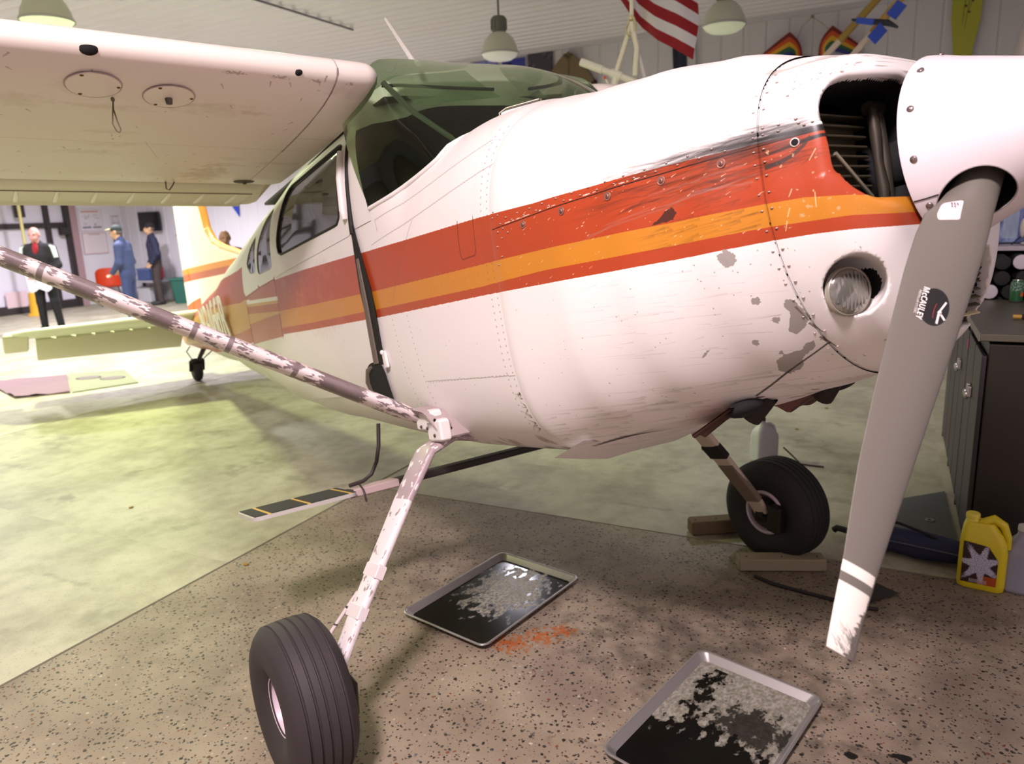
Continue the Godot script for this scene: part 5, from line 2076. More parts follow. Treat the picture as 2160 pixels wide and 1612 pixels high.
func make_wings(white: StandardMaterial3D) -> void:
	var im := Image.create_empty(1024, 1024, false, Image.FORMAT_RGB8)
	var under := Color(0.90, 0.86, 0.82)
	im.fill(under)
	var g := RandomNumberGenerator.new()
	g.seed = 12
	# u along the span from 0.5 to 2.6 m, v along the lower chord
	for i in 160:
		var x := g.randf() * 1024
		var y := g.randf() * 1024
		stroke(im, Vector2(x, y), Vector2(x + g.randf_range(-8, 8), y + 4 + 14 * g.randf()), 1.5 + 2 * g.randf(), 1, Color(0.40, 0.36, 0.33), 0.5)
	for i in 40:
		blob(im, g.randf() * 1024, g.randf() * 1024, 20 + 60 * g.randf(), 10 + 30 * g.randf(), Color(0.72, 0.66, 0.58), 0.25, 0.9, 0.8)
	for q in [[120, 10, 0.25], [180, 14, 0.3], [60, 8, 0.3], [250, 18, 0.2]]:
		blob(im, q[0], 22, q[1] * 1.0, 4, Color(0.55, 0.48, 0.44), 0.55, 1.2, 0.5, 4.0)
	for y in [395, 700]:
		for k in 90:
			blend_px(im, k * 11 + 4, y, Color(0.5, 0.45, 0.4), 0.5)
			blend_px(im, k * 11 + 5, y, Color(0.5, 0.45, 0.4), 0.5)
	stroke(im, Vector2(0, 396), Vector2(700, 398), 2, 2, Color(0.62, 0.56, 0.52), 0.35)
	stroke(im, Vector2(88, 0), Vector2(88, 1024), 2, 2, Color(0.48, 0.43, 0.40), 0.6)
	stroke(im, Vector2(0, 300), Vector2(88, 300), 1.6, 1.6, Color(0.48, 0.43, 0.40), 0.5)
	stroke(im, Vector2(340, 380), Vector2(300, 520), 1.2, 1.2, Color(0.5, 0.45, 0.4), 0.4)
	blob(im, 190, 640, 40, 90, Color(0.66, 0.60, 0.56), 0.35, 0.8, 0.5)
	blob(im, 230, 660, 60, 110, Color(0.86, 0.74, 0.62), 0.3, 0.9, 0.9)
	var wm := StandardMaterial3D.new()
	wm.resource_name = "wing_paint"
	wm.albedo_texture = tex(im)
	wm.roughness = 0.36
	wm.texture_repeat = false
	var um := white
	for s in [1.0, -1.0]:
		var zs := [0.52, 0.535, 0.55, 0.57, 0.62, 0.8, 1.0, 1.2, 1.4, 1.6, 1.8, 2.1, 2.6, 3.2, 4.0, 4.8, 5.2, 5.38, 5.45]
		var cs := [0.73, 0.66, 0.58, 0.5, 0.42, 0.34, 0.27, 0.2, 0.15, 0.10, 0.065, 0.04, 0.02, 0.008, 0.0]
		var rows := []
		var uvs := []
		for z in zs:
			var row := PackedVector3Array()
			var uv := PackedVector2Array()
			var shrink := 1.0
			if z < 0.57:
				shrink = 1.0 - 0.05 * pow((0.57 - z) / 0.05, 2.0)
			if z > 5.2:
				shrink = sqrt(maxf(0.02, 1.0 - pow((z - 5.2) / 0.26, 2.0)))
			for c in cs:
				row.append(wing_pt(z * s, c, false))
				uv.append(Vector2((z - 0.5) / 2.1, c))
			for i in range(cs.size() - 2, -1, -1):
				row.append(wing_pt(z * s, cs[i], true))
				uv.append(Vector2((z - 0.5) / 2.1, 0.0))
			for c in [0.82, 0.9, 1.0]:
				row.append(wing_pt(z * s, c, true))
				uv.append(Vector2((z - 0.5) / 2.1, 0.0))
			for c in [1.0, 0.9, 0.80, 0.755]:
				row.append(wing_pt(z * s, c, true) - Vector3(0, 0.004, 0) - Vector3(0, 0.012 * (1.0 - c) / 0.25, 0))
				uv.append(Vector2((z - 0.5) / 2.1, 0.9))
			var m := wing_pt(z * s, 0.4, true).lerp(wing_pt(z * s, 0.4, false), 0.5)
			for i in row.size():
				row[i] = Vector3(lerpf(m.x, row[i].x, shrink), lerpf(m.y, row[i].y, shrink), row[i].z)
			rows.append(row)
			uvs.append(uv)
		var b := MB.new()
		b.grid(rows, true, uvs)
		# closed inner end: a rib a little inside
		b.fan(Array(rows[0]), Vector3(0, 0, -s))
		b.fan(Array(rows[-1]), Vector3(0, 0, s))
		var w := part(plane, "wing", b, wm)
		# flap (inboard) and aileron (outboard)
		for f in 2:
			var z0: float = [0.60, 2.62][f]
			var z1: float = [2.60, 5.1][f]
			var fr := []
			for i in 9:
				var z := lerpf(z0, z1, i / 8.0)
				var row := PackedVector3Array()
				for c in [0.755, 0.735, 0.745, 0.80, 0.9, 1.0]:
					var p := wing_pt(z * s, c, false)
					if c == 0.755 or c == 0.735: p.y += 0.035
					if c == 0.745: p.y += 0.008
					row.append(p - Vector3(0.005, 0.004, 0))
				for c in [1.0, 0.9, 0.8]:
					row.append(wing_pt(z * s, c, true) - Vector3(0.005, 0.014 + 0.02 * (1.0 - c), 0))
				fr.append(row)
			var fb := MB.new()
			fb.grid(fr, true)
			fb.fan(Array(fr[0]), Vector3(0, 0, -s))
			fb.fan(Array(fr[-1]), Vector3(0, 0, s))
			var flap := part(plane, "flap" if f == 0 else "aileron", fb, mat("flap_paint", Color(0.86, 0.84, 0.76), 0.4))
			if s > 0.0 or f == 0:
				for k in (13 if f == 0 else 15):
					var z := z0 + 0.07 + 0.152 * k
					var bb := MB.new()
					bb.tube([wing_pt(z * s, 0.845, false) - Vector3(0.005, 0.003, 0), wing_pt(z * s, 0.90, false) - Vector3(0.005, 0.0055, 0), wing_pt(z * s, 0.97, false) - Vector3(0.005, 0.005, 0), wing_pt(z * s, 0.995, false) - Vector3(0.005, 0.003, 0)], [0.003, 0.011, 0.011, 0.004], 8, true, 0.45, Vector3(0, 0, 1))
					part(flap, "bead", bb, mat("bead_white", Color(0.95, 0.94, 0.90), 0.35))
				var hb := MB.new()
				hb.tube([wing_pt(z0 * s, 0.84, false) - Vector3(0.005, 0.0052, 0), wing_pt(z1 * s, 0.84, false) - Vector3(0.005, 0.0052, 0)], 0.003, 6)
				part(flap, "rivet_line", hb, mat("line_tan", Color(0.55, 0.50, 0.42), 0.6))
		# details of the underside
		var lo := func(z: float, c: float) -> Vector3: return wing_pt(z * s, c, false)
		for q in [[1.417, 0.006, 0.026], [0.812, 0.008, 0.014]]:
			var hb := MB.new()
			var p: Vector3 = wing_pt(q[0] * s, q[1], false)
			hb.ball(p + Vector3(-0.008, 0.002, 0), Vector3(0.018, q[2] * 0.72, q[2]), 8, 18)
			for i in hb.v.size():
				hb.v[i].y = minf(hb.v[i].y, p.y + 0.006)
			part(w, "air_inlet", hb, mat("hole_black", c8(8, 8, 8), 0.9), "black half-round opening in the wing leading edge")
		for q in [[1.40, 0.095], [1.185, 0.115]]:
			var p: Vector3 = wing_pt(q[0] * s, q[1], false)
			var p2: Vector3 = wing_pt(q[0] * s, q[1] + 0.05, false)
			var p3: Vector3 = wing_pt((q[0] + 0.05) * s, q[1], false)
			var ex := (p2 - p).normalized()
			var nn := ex.cross(p3 - p).normalized()
			if nn.y > 0: nn = -nn
			var fr := xf(ex, nn, ex.cross(nn), p + nn * 0.0015)
			var cb := MB.new()
			cb.lathe([Vector2(0.0, 0.002), Vector2(0.073, 0.002), Vector2(0.073, 0.002), Vector2(0.076, 0.0)], fr, 36)
			var cov := part(w, "access_cover", cb, mat("cover_paint", under, 0.4))
			var rg := MB.new()
			rg.lathe([Vector2(0.0755, 0.0016), Vector2(0.0768, 0.0018), Vector2(0.078, 0.0)], fr, 40)
			part(w, "cover_edge", rg, mat("cover_seam", c8(176, 160, 150), 0.6))
			for k in 3:
				var an := TAU * (k / 3.0 + 0.08)
				var sb := MB.new()
				sb.ball(fr * Vector3(cos(an) * 0.067, 0.002, sin(an) * 0.067), Vector3(0.006, 0.003, 0.006), 5, 8)
				part(w, "cover_screw", sb, mat("brass_screw", c8(104, 88, 40), 0.5, 0.5))
			if q[0] < 1.3:
				var drain := MB.new()
				drain.lathe([Vector2(0.0, 0.02), Vector2(0.010, 0.018), Vector2(0.012, 0.0)], fr * Transform3D(Basis(), Vector3(0.012, 0.0, 0)), 12)
				part(w, "drain", drain, mat("drain_grey", c8(90, 84, 80), 0.5, 0.4))
		# loop of cord hanging from the cover
		if s > 0:
			var p: Vector3 = wing_pt(1.345, 0.13, false)
			var down := Vector3(-0.208, -0.978, 0)
			var cord := MB.new()
			cord.tube([p + down * 0.005, p + down * 0.02, p + down * 0.055 + Vector3(0, 0, 0.006), p + down * 0.085 + Vector3(0, 0, 0.010), p + down * 0.105 + Vector3(0, 0, 0.002), p + down * 0.11 + Vector3(0, 0, -0.006), p + down * 0.10 + Vector3(0, 0, -0.011), p + down * 0.075 + Vector3(0, 0, -0.004), p + down * 0.04 + Vector3(0, 0, 0.002), p + down * 0.018], 0.0022, 6)
			cord.ball(p + down * 0.012, Vector3(0.006, 0.008, 0.006), 6, 8)
			part(w, "cord_loop", cord, mat("cord_brown", c8(104, 92, 72), 0.8))
			var ho := MB.new()
			var hp: Vector3 = wing_pt(1.03, 0.725, false)
			ho.tube([hp, hp + down * 0.03, hp + down * 0.035 + Vector3(0, 0, -0.012), hp + down * 0.012 + Vector3(0.004, 0, -0.03), hp + Vector3(0, 0.01, -0.04)], 0.003, 6)
			part(w, "hook", ho, mat("cord_brown", c8(104, 92, 72), 0.8))
			var vb := MB.new()
			var vp: Vector3 = wing_pt(0.70, 0.70, false)
			vb.ball(vp, Vector3(0.03, 0.006, 0.05), 6, 16)
			vb.ball(vp + down * 0.004, Vector3(0.010, 0.010, 0.012), 6, 10)
			part(w, "fairlead", vb, mat("fairlead", c8(90, 86, 72), 0.5, 0.3))
			# inboard end strip of the wing root
			var rs := MB.new()
			var pts := []
			for c in [0.0, 0.004, 0.02, 0.05, 0.1, 0.2, 0.3, 0.4]:
				pts.append(wing_pt(0.68, c, false) + Vector3(0, -0.0006, 0))
			rs.tube(pts, 0.0018, 5)
			part(w, "root_seam", rs, mat("seam_grey", c8(130, 118, 114), 0.6))
		make_strut(s)

func strut_paint() -> StandardMaterial3D:
	var im := Image.create_empty(1024, 128, false, Image.FORMAT_RGB8)
	im.fill(Color(0.88, 0.83, 0.82))
	var grey := Color(0.47, 0.42, 0.42)
	# long bare stretches, then ragged flakes
	for q in [[0.10, 0.165], [0.36, 0.395], [0.45, 0.487], [0.532, 0.555], [0.64, 0.73], [0.775, 0.96]]:
		var x0 := int(q[0] * 1024)
		var x1 := int(q[1] * 1024)
		for x in range(x0 - 6, x1 + 6):
			for y in 128:
				var n := noise.get_noise_2d(x * 2.5, y * 2.5) * 14.0
				if x + n > x0 and x - n < x1:
					blend_px(im, x, y, grey, 0.92)
	for x in 1024:
		for y in 128:
			var n := noise.get_noise_2d(x * 0.9 + 500, y * 0.75) + 0.5 * noise.get_noise_2d(x * 2.6, y * 2.2 + 300)
			if n > 0.20 - 0.10 * sin(x * 0.012):
				blend_px(im, x, y, grey, 0.9)
	for q in [0.20, 0.29, 0.335, 0.515, 0.60]:
		stroke(im, Vector2(q * 1024, 0), Vector2(q * 1024, 128), 7, 7, grey, 0.85)
	var m := StandardMaterial3D.new()
	m.resource_name = "strut_paint"
	m.albedo_texture = tex(im)
	m.roughness = 0.38
	m.metallic_specular = 0.5
	return m

func make_strut(s: float) -> void:
	var m: StandardMaterial3D = mats.get("strut_paint")
	if m == null:
		m = strut_paint()
		mats["strut_paint"] = m
	var p0 := Vector3(-0.08, 0.965, s * 0.545)
	var p1 := Vector3(-0.37, 2.20, s * 2.62)
	var ax := (p1 - p0).normalized()
	var ch := (Vector3(1, 0, 0) - ax * ax.x).normalized()
	var nn := ax.cross(ch).normalized()
	var rows := []
	var uvs := []
	for i in 25:
		var t := i / 24.0
		var c := p0.lerp(p1, t)
		var k := 1.0
		if t < 0.03: k = lerpf(0.72, 1.0, t / 0.03)
		var row := PackedVector3Array()
		var uv := PackedVector2Array()
		for j in 20:
			var a := TAU * j / 20
			var cx := cos(a)
			var w := 0.058 * cx
			var h := 0.0275 * sin(a) * (1.0 - 0.35 * (-cx if cx < 0 else 0.0))
			row.append(c + ch * w * k + nn * h * k)
			uv.append(Vector2(t, absf(fmod(j / 20.0 + 0.25, 1.0) * 2.0 - 1.0)))
		rows.append(row)
		uvs.append(uv)
	var b := MB.new()
	b.grid(rows, true, uvs)
	b.fan(Array(rows[0]), -ax)
	b.fan(Array(rows[-1]), ax)
	part(plane, "wing_strut", b, m, "wing strut with flaking white paint")
	# bracket and bent cover plate where strut, leg and body meet
	var white := mat("plane_white", WHITE, 0.36)
	var cuff := MB.new()
	cuff.tube([p0 + ax * 0.05, p0 - ax * 0.02, p0 - ax * 0.06], [0.034, 0.030, 0.024], 12, true, 0.6, Vector3(1, 0, 0))
	part(plane, "strut_fitting", cuff, mat("fitting_grey", c8(120, 108, 108), 0.45, 0.3))
	var pl := MB.new()
	var top := []
	for i in 3:
		var row := PackedVector3Array()
		for q in [[-0.055, 1.012, 0.605], [-0.04, 1.010, 0.605], [0.03, 0.998, 0.600], [0.052, 0.985, 0.597], [0.082, 0.935, 0.582], [0.10, 0.905, 0.565]]:
			row.append(Vector3(q[0], q[1], s * (q[2] - 0.05 * i)))
		top.append(row)
	pl.grid(top, false, [], Vector3(0.3, 1, 0.2 * s))
	var under := []
	for row in top:
		var r2 := PackedVector3Array()
		for p in row:
			r2.append(p - Vector3(0.002, 0.004, 0))
		under.append(r2)
	pl.grid(under, false, [], Vector3(0, -1, 0))
	part(plane, "cover_plate", pl, mat("plate_pink", c8(166, 150, 148), 0.45))
	var holes := MB.new()
	for q in [[0.064, 0.967, 0.575], [0.070, 0.955, 0.555], [0.075, 0.948, 0.57], [0.085, 0.932, 0.53]]:
		holes.ball(Vector3(q[0] + 0.001, q[1], s * q[2]), Vector3(0.003, 0.006, 0.006), 5, 8)
	part(plane, "plate_holes", holes, mat("hole_black", c8(8, 8, 8), 0.9))
	var web := MB.new()
	web.box(Transform3D(Basis(), Vector3(-0.01, 0.965, s * 0.555)), Vector3(0.13, 0.075, 0.05), 0.012)
	web.box(Transform3D(Basis(), Vector3(0.05, 0.93, s * 0.555)), Vector3(0.10, 0.08, 0.05), 0.012)
	part(plane, "gear_bracket", web, white)
	var bolts := MB.new()
	for q in [[-0.03, 0.945], [0.015, 0.94], [0.06, 0.915]]:
		bolts.ball(Vector3(q[0], q[1], s * 0.582), Vector3(0.006, 0.006, 0.005), 5, 8)
	part(plane, "bolts", bolts, mat("dark_screw", c8(90, 78, 70), 0.4, 0.5))

# ---- propeller
const BLADE := [[0.04, 0.040, -0.040, 0.036], [0.10, 0.040, -0.042, 0.036], [0.16, 0.040, -0.050, 0.034], [0.20, 0.040, -0.062, 0.030], [0.24, 0.042, -0.080, 0.026], [0.30, 0.044, -0.086, 0.022], [0.40, 0.043, -0.089, 0.019], [0.55, 0.040, -0.086, 0.016], [0.67, 0.036, -0.083, 0.014], [0.82, 0.031, -0.073, 0.011], [0.90, 0.028, -0.062, 0.0095], [0.985, 0.025, -0.049, 0.008], [1.06, 0.024, -0.041, 0.007], [1.115, 0.028, -0.034, 0.006], [1.125, 0.026, -0.032, 0.003]]
const TWIST := [[0.04, 56.0], [0.1, 54.0], [0.2, 48.0], [0.4, 34.0], [0.6, 25.0], [0.8, 19.0], [1.1, 14.0], [1.2, 14.0]]

func blade_frame(ang: float, r: float) -> Array:
	var a := deg_to_rad(ang)
	var rad := Vector3(0, -cos(a), sin(a))
	var tan_ := Vector3(0, -sin(a), -cos(a))
	var be := deg_to_rad(lerp_tab(TWIST, r, 1))
	var cd := tan_ * cos(be) + Vector3(1, 0, 0) * sin(be)
	return [rad, cd, rad.cross(cd).normalized()]

func blade_pt(ang: float, r: float, f: float, front: bool) -> Vector3:
	var fr := blade_frame(ang, r)
	var s := lerpf(lerp_tab(BLADE, r, 1), lerp_tab(BLADE, r, 2), f)
	var t := lerp_tab(BLADE, r, 3)
	var round_root := clampf((0.20 - r) / 0.09, 0, 1)
	var shape := pow(sin(PI * pow(clampf(f, 0, 1), 0.75)), 0.75)
	var o := t * (shape * 0.8 if front else -shape * 0.25)
	var ro := sqrt(maxf(0.0, 1.0 - pow(f * 2.0 - 1.0, 2.0))) * 0.036 * (1.0 if front else -1.0)
	return Vector3(1.63, AXIS_Y, 0) + fr[0] * r + fr[1] * s + fr[2] * lerpf(o, ro, round_root)

func blade_paint() -> StandardMaterial3D:
	var im := Image.create_empty(512, 1024, false, Image.FORMAT_RGB8)
	var grey := Color(0.405, 0.385, 0.355)
	var tip := Color(0.87, 0.845, 0.80)
	im.fill(grey)
	# v runs along the radius from 0.7 to 1.13 m; u from leading edge to trailing edge
	var y_of := func(r: float) -> int: return int((r - 0.7) / 0.43 * 1024)
	var worn := PackedFloat32Array()
	for y in 1024:
		var r := 0.7 + 0.43 * y / 1024.0
		var edge := 0.08 + 0.04 * noise.get_noise_1d(y * 3.0)
		var tooth := absf(fmod(y * 0.032 + 0.6 * noise.get_noise_1d(y * 1.0), 1.0) - 0.5) * 2.0
		if r > 1.045:
			edge = 0.10 + 0.22 * clampf((r - 1.045) / 0.08, 0, 1) + 0.16 * tooth * tooth + 0.08 * noise.get_noise_1d(y * 6.0)
		worn.append(clampf(edge, 0.03, 0.8))
	for y in range(y_of.call(0.984), 1024):
		var r := 0.7 + 0.43 * y / 1024.0
		if r > 1.002 and r < 1.017 + 0.002 * noise.get_noise_1d(y * 5.0):
			continue
		for x in range(int(worn[y] * 512.0), 512):
			im.set_pixel(x, y, tip)
	var g := RandomNumberGenerator.new()
	g.seed = 8
	for i in 70:
		var r := 1.085 + 0.038 * g.randf()
		var x := 70 + 380 * g.randf() * g.randf()
		var y: int = y_of.call(r)
		var l := 20 + 110 * g.randf()
		stroke(im, Vector2(x, y), Vector2(x + l, y - l * 0.22), 1 + 5 * g.randf(), 1, grey.darkened(0.15), 0.85)
	for i in 900:
		blend_px(im, int(g.randf() * 512), int(g.randf() * 1024), Color(0.35, 0.32, 0.29), 0.3)
	var m := StandardMaterial3D.new()
	m.resource_name = "blade_paint"
	m.albedo_texture = tex(im)
	m.roughness = 0.42
	m.metallic_specular = 0.45
	m.texture_repeat = false
	return m

const SPIN_AX := 1.632
const SPIN_HOLE := 0.066

func spin_r(x: float) -> float:
	return lerp_tab([[1.53, 0.2055], [1.54, 0.2055], [1.56, 0.199], [1.60, 0.181], [1.65, 0.161], [1.70, 0.1405], [1.80, 0.099], [1.86, 0.071], [1.92, 0.044], [1.96, 0.026], [1.985, 0.013], [2.0, 0.0]], x, 1)

func spin_pt(x: float, a: float) -> Vector3:
	return Vector3(x, AXIS_Y + cos(a) * spin_r(x), sin(a) * spin_r(x))

# below 1 inside one of the two blade openings
func spin_hole(p: Vector3) -> float:
	var rad: Vector3 = blade_frame(42.0, 0.2)[0]
	var side := Vector3(1, 0, 0).cross(rad).normalized()
	var d := p - Vector3(SPIN_AX, AXIS_Y, 0)
	if absf(d.dot(rad)) < 0.05:
		return 9.0
	return Vector2(d.x, d.dot(side)).length() / SPIN_HOLE

func spinner_paint() -> StandardMaterial3D:
	return mat("spinner_white", Color(0.86, 0.825, 0.835), 0.36)

func make_prop() -> void:
	var toax := xf(Vector3(0, 0, 1), Vector3(1, 0, 0), Vector3(0, 1, 0), Vector3(0, AXIS_Y, 0))
	# the spinner: a cone with a blunt tip and two round openings for the blades
	var spb := MB.new()
	var xs := []
	for k in 40:
		xs.append(1.540 + 0.0065 * k)
	for k in 14:
		xs.append(1.80 + 0.20 * (1.0 - pow(1.0 - (k + 1) / 14.0, 1.6)))
	var na := 200
	var rows0 := []
	var flag0 := []
	for x in xs:
		var row := PackedVector3Array()
		var fl := PackedByteArray()
		for j in na:
			var a := TAU * j / na
			row.append(spin_pt(x, a))
			fl.append(1 if spin_hole(spin_pt(x, a)) < 1.0 else 0)
		rows0.append(row)
		flag0.append(fl)
	var ids := []
	for i in xs.size():
		var line := PackedInt32Array()
		for j in na:
			var p: Vector3 = rows0[i][j]
			var near := false
			if flag0[i][j] == 1:
				for dd in [[-1, 0], [1, 0], [0, -1], [0, 1], [-1, -1], [1, 1], [-1, 1], [1, -1]]:
					var ii := clampi(i + dd[0], 0, xs.size() - 1)
					if flag0[ii][(j + dd[1] + na) % na] == 0:
						near = true
			if near:
				# settle on the rim of the opening
				var c := Vector3(SPIN_AX, AXIS_Y, 0)
				var sgn := signf((p - c).dot(blade_frame(42.0, 0.2)[0]))
				var rad0: Vector3 = blade_frame(42.0, 0.2)[0] * sgn
				var side0 := Vector3(1, 0, 0).cross(rad0).normalized()
				var q := Vector2((p - c).x, (p - c).dot(side0))
				q *= SPIN_HOLE / q.length()
				var rr := spin_r(SPIN_AX + q.x)
				p = c + Vector3(q.x, 0, 0) + side0 * q.y + rad0 * sqrt(maxf(0.0, rr * rr - q.y * q.y))
			var slope := (spin_r(xs[i] + 0.002) - spin_r(xs[i] - 0.002)) / 0.004
			var radial := Vector3(0, p.y - AXIS_Y, p.z)
			line.append(spb.vert(p, (radial.normalized() - Vector3(slope, 0, 0)).normalized() if radial.length() > 1e-4 else Vector3.RIGHT))
		ids.append(line)
	for i in xs.size() - 1:
		for j in na:
			var j1 := (j + 1) % na
			if flag0[i][j] + flag0[i + 1][j] + flag0[i][j1] + flag0[i + 1][j1] == 4:
				continue
			spb.tri(ids[i][j], ids[i][j1], ids[i + 1][j1])
			spb.tri(ids[i][j], ids[i + 1][j1], ids[i + 1][j])
	spb.lathe([Vector2(0.0, 1.546), Vector2(0.198, 1.546), Vector2(0.198, 1.546), Vector2(0.203, 1.541), Vector2(0.205, 1.540)], toax, 64)
	var spin := part(plane, "spinner", spb, spinner_paint())
	# rim step at the back of the spinner
	var rim := MB.new()
	#rim.lathe([Vector2(0.2065, 1.588), Vector2(0.2075, 1.588), Vector2(0.2075, 1.5895), Vector2(0.2065, 1.5895)], toax, 64)
	for k in 12:
		var an := TAU * (k + 0.27) / 12.0
		var n := Vector3(0, cos(an), sin(an))
		var sb := MB.new()
		var fr := xf(Vector3(1, 0, 0), n, Vector3(1, 0, 0).cross(n), Vector3(1.562, AXIS_Y, 0) + n * spin_r(1.562))
		sb.lathe([Vector2(0.0075, -0.001), Vector2(0.0075, 0.001), Vector2(0.006, 0.0032), Vector2(0.0, 0.0042)], fr, 12)
		sb.lathe([Vector2(0.0, 0.0043), Vector2(0.0022, 0.0044), Vector2(0.0022, 0.003)], fr, 8)
		part(spin, "screw", sb, mat("spinner_screw", c8(140, 126, 122), 0.3, 0.7))
	var paint := blade_paint()
	for b in 2:
		var ang := 42.0 + 180.0 * b
		var fr0 := blade_frame(ang, 0.2)
		var rad: Vector3 = fr0[0]
		# dark well of the opening round the blade root, with the filler seam below it
		var side := Vector3(1, 0, 0).cross(rad).normalized()
		var centre := Vector3(SPIN_AX, AXIS_Y, 0)
		var ringA := PackedVector3Array()
		var ringB := PackedVector3Array()
		for k in 48:
			var a := TAU * k / 48
			var q := Vector2(cos(a), sin(a)) * SPIN_HOLE
			var rr := spin_r(SPIN_AX + q.x)
			ringA.append(centre + Vector3(q.x, 0, 0) + side * q.y + rad * sqrt(maxf(0.0, rr * rr - q.y * q.y)))
			ringB.append(centre + Vector3(q.x, 0, 0) + side * q.y + rad * 0.05)
		var db := MB.new()
		db.grid([ringA, ringB], true)
		db.fan(Array(ringB), rad)
		part(spin, "blade_opening", db, mat("opening_black", c8(18, 16, 15), 0.7))
		var lipb := MB.new()
		var lp := Array(ringA)
		lp.append(ringA[0])
		lipb.tube(lp, 0.0016, 5, false)
		part(spin, "opening_lip", lipb, mat("lip_grey", c8(150, 140, 138), 0.5))
		var seam := MB.new()
		var sp_pts := []
		for sg in [1.0, -1.0]:
			sp_pts = []
			for k in 6:
				var x := lerpf(1.541, 1.583, k / 5.0)
				var a2 = sg * lerpf(0.28, 0.25, k / 5.0)
				sp_pts.append(Vector3(x, AXIS_Y, 0) + (rad * cos(a2) + side * sin(a2)) * (spin_r(x) + 0.0004))
			seam.tube(sp_pts, 0.0015, 5)
		part(spin, "filler_seam", seam, mat("slot_black", c8(20, 18, 18), 0.8))
		# blade
		var rows := []
		var uvs := []
		var rs := [0.04, 0.07, 0.10, 0.13, 0.16, 0.18, 0.20, 0.22, 0.24, 0.27, 0.30, 0.35, 0.40, 0.48, 0.55, 0.61, 0.67, 0.74, 0.82, 0.86, 0.90, 0.94, 0.985, 1.02, 1.06, 1.085, 1.10, 1.115, 1.125]
		for r in rs:
			var row := PackedVector3Array()
			var uv := PackedVector2Array()
			for j in 15:
				var f := 0.5 - 0.5 * cos(PI * j / 14.0)
				row.append(blade_pt(ang, r, f, true))
				uv.append(Vector2(f, (r - 0.7) / 0.43))
			for j in range(13, 0, -1):
				var f := 0.5 - 0.5 * cos(PI * j / 14.0)
				row.append(blade_pt(ang, r, f, false))
				uv.append(Vector2(f, (r - 0.7) / 0.43 if r < 0.98 else 0.2))
			rows.append(row)
			uvs.append(uv)
		var bb := MB.new()
		bb.grid(rows, true, uvs)
		bb.fan(Array(rows[-1]), rad)
		var blade := part(plane, "propeller_blade", bb, paint)
		# oval maker's decal and the paper label
		var dec := blade_decal(ang, 0.46, 0.50, 0.041, 0.029, 26)
		part(blade, "decal", dec, mat("decal_black", c8(30, 29, 29), 0.4), "black oval decal with white lettering and a bird")
		for q in [["McCAULEY", 0.0010, 34, 0.462, 0.665, 0.0], ["PROPELLER SYSTEMS", 0.00042, 22, 0.462, 0.735, 0.0]]:
			var tm := TextMesh.new()
			tm.text = q[0]
			var sf := SystemFont.new()
			sf.font_names = PackedStringArray(["Droid Sans"])
			sf.font_weight = 700 if q[2] > 30 else 400
			sf.font_italic = true
			tm.font = sf
			tm.font_size = 16
			tm.pixel_size = q[1] * 0.92 if q[2] > 30 else 0.00036
			tm.depth = 0.0006
			tm.material = mat("decal_white", c8(222, 214, 208), 0.5)
			put(blade, "lettering", tm, decal_at(ang, q[3], q[4], 0.0011))
		var bird := MB.new()
		var bf := decal_at(ang, 0.467, 0.40, 0.0012)
		for q in [[Vector2(-0.026, 0.006), Vector2(0.0, -0.002), 0.0022], [Vector2(0.0, -0.002), Vector2(0.026, -0.001), 0.0026], [Vector2(0.0, -0.002), Vector2(0.012, 0.012), 0.0026]]:
			bird.bar(bf * Vector3(q[0].x, q[0].y, 0), bf * Vector3(q[1].x, q[1].y, 0), 0.0008, q[2] * 1.6, bf.basis.x, 0.0001)
		bird.ball(bf * Vector3(0.001, -0.001, 0), Vector3(0.004, 0.004, 0.004), 6, 8)
		part(blade, "bird_emblem", bird, mat("decal_white", c8(222, 214, 208), 0.5))
		var swoosh := MB.new()
		var spts := []
		for k in 9:
			var a := lerpf(-0.9, 0.9, k / 8.0)
			spts.append(bf * Vector3(0.021 * sin(a) + 0.002, -0.014 - 0.004 * cos(a) + 0.006, 0))
		swoosh.tube(spts, 0.0006, 5)
		part(blade, "red_swoosh", swoosh, mat("decal_red", c8(150, 44, 40), 0.5))
		var lab := blade_decal(ang, 0.228, 0.70, 0.026, 0.0185, 4, 0.25)
		part(blade, "paper_label", lab, mat("label_paper", c8(206, 188, 190), 0.6))
		var marks := MB.new()
		var lf := decal_at(ang, 0.228, 0.70, 0.0016)
		for k in 3:
			var o := lf * Transform3D(Basis(Vector3(0, 0, 1), 0.25), Vector3.ZERO)
			marks.box(o * Transform3D(Basis(Vector3(0, 0, 1), 0.4), Vector3(-0.017, -0.001 + 0.0052 * k, 0)), Vector3(0.006, 0.0022, 0.0005), 0.0)
			if k < 2:
				marks.box(o * Transform3D(Basis(Vector3(0, 0, 1), 0.4), Vector3(-0.010, 0.001 + 0.0052 * k, 0)), Vector3(0.005, 0.002, 0.0005), 0.0)
		part(blade, "label_print", marks, mat("print_grey", c8(110, 98, 98), 0.6))

# local frame on the front of the blade: x outward along the blade, y to the leading edge, z off the surface
func decal_at(ang: float, r: float, f: float, lift: float) -> Transform3D:
	var p := blade_pt(ang, r, f, true)
	var ex := (blade_pt(ang, r + 0.01, f, true) - blade_pt(ang, r - 0.01, f, true)).normalized()
	var ey := (blade_pt(ang, r, f - 0.08, true) - blade_pt(ang, r, f + 0.08, true)).normalized()
	var ez := ex.cross(ey).normalized()
	ey = ez.cross(ex)
	return xf(ex, ey, ez, p + ez * lift)

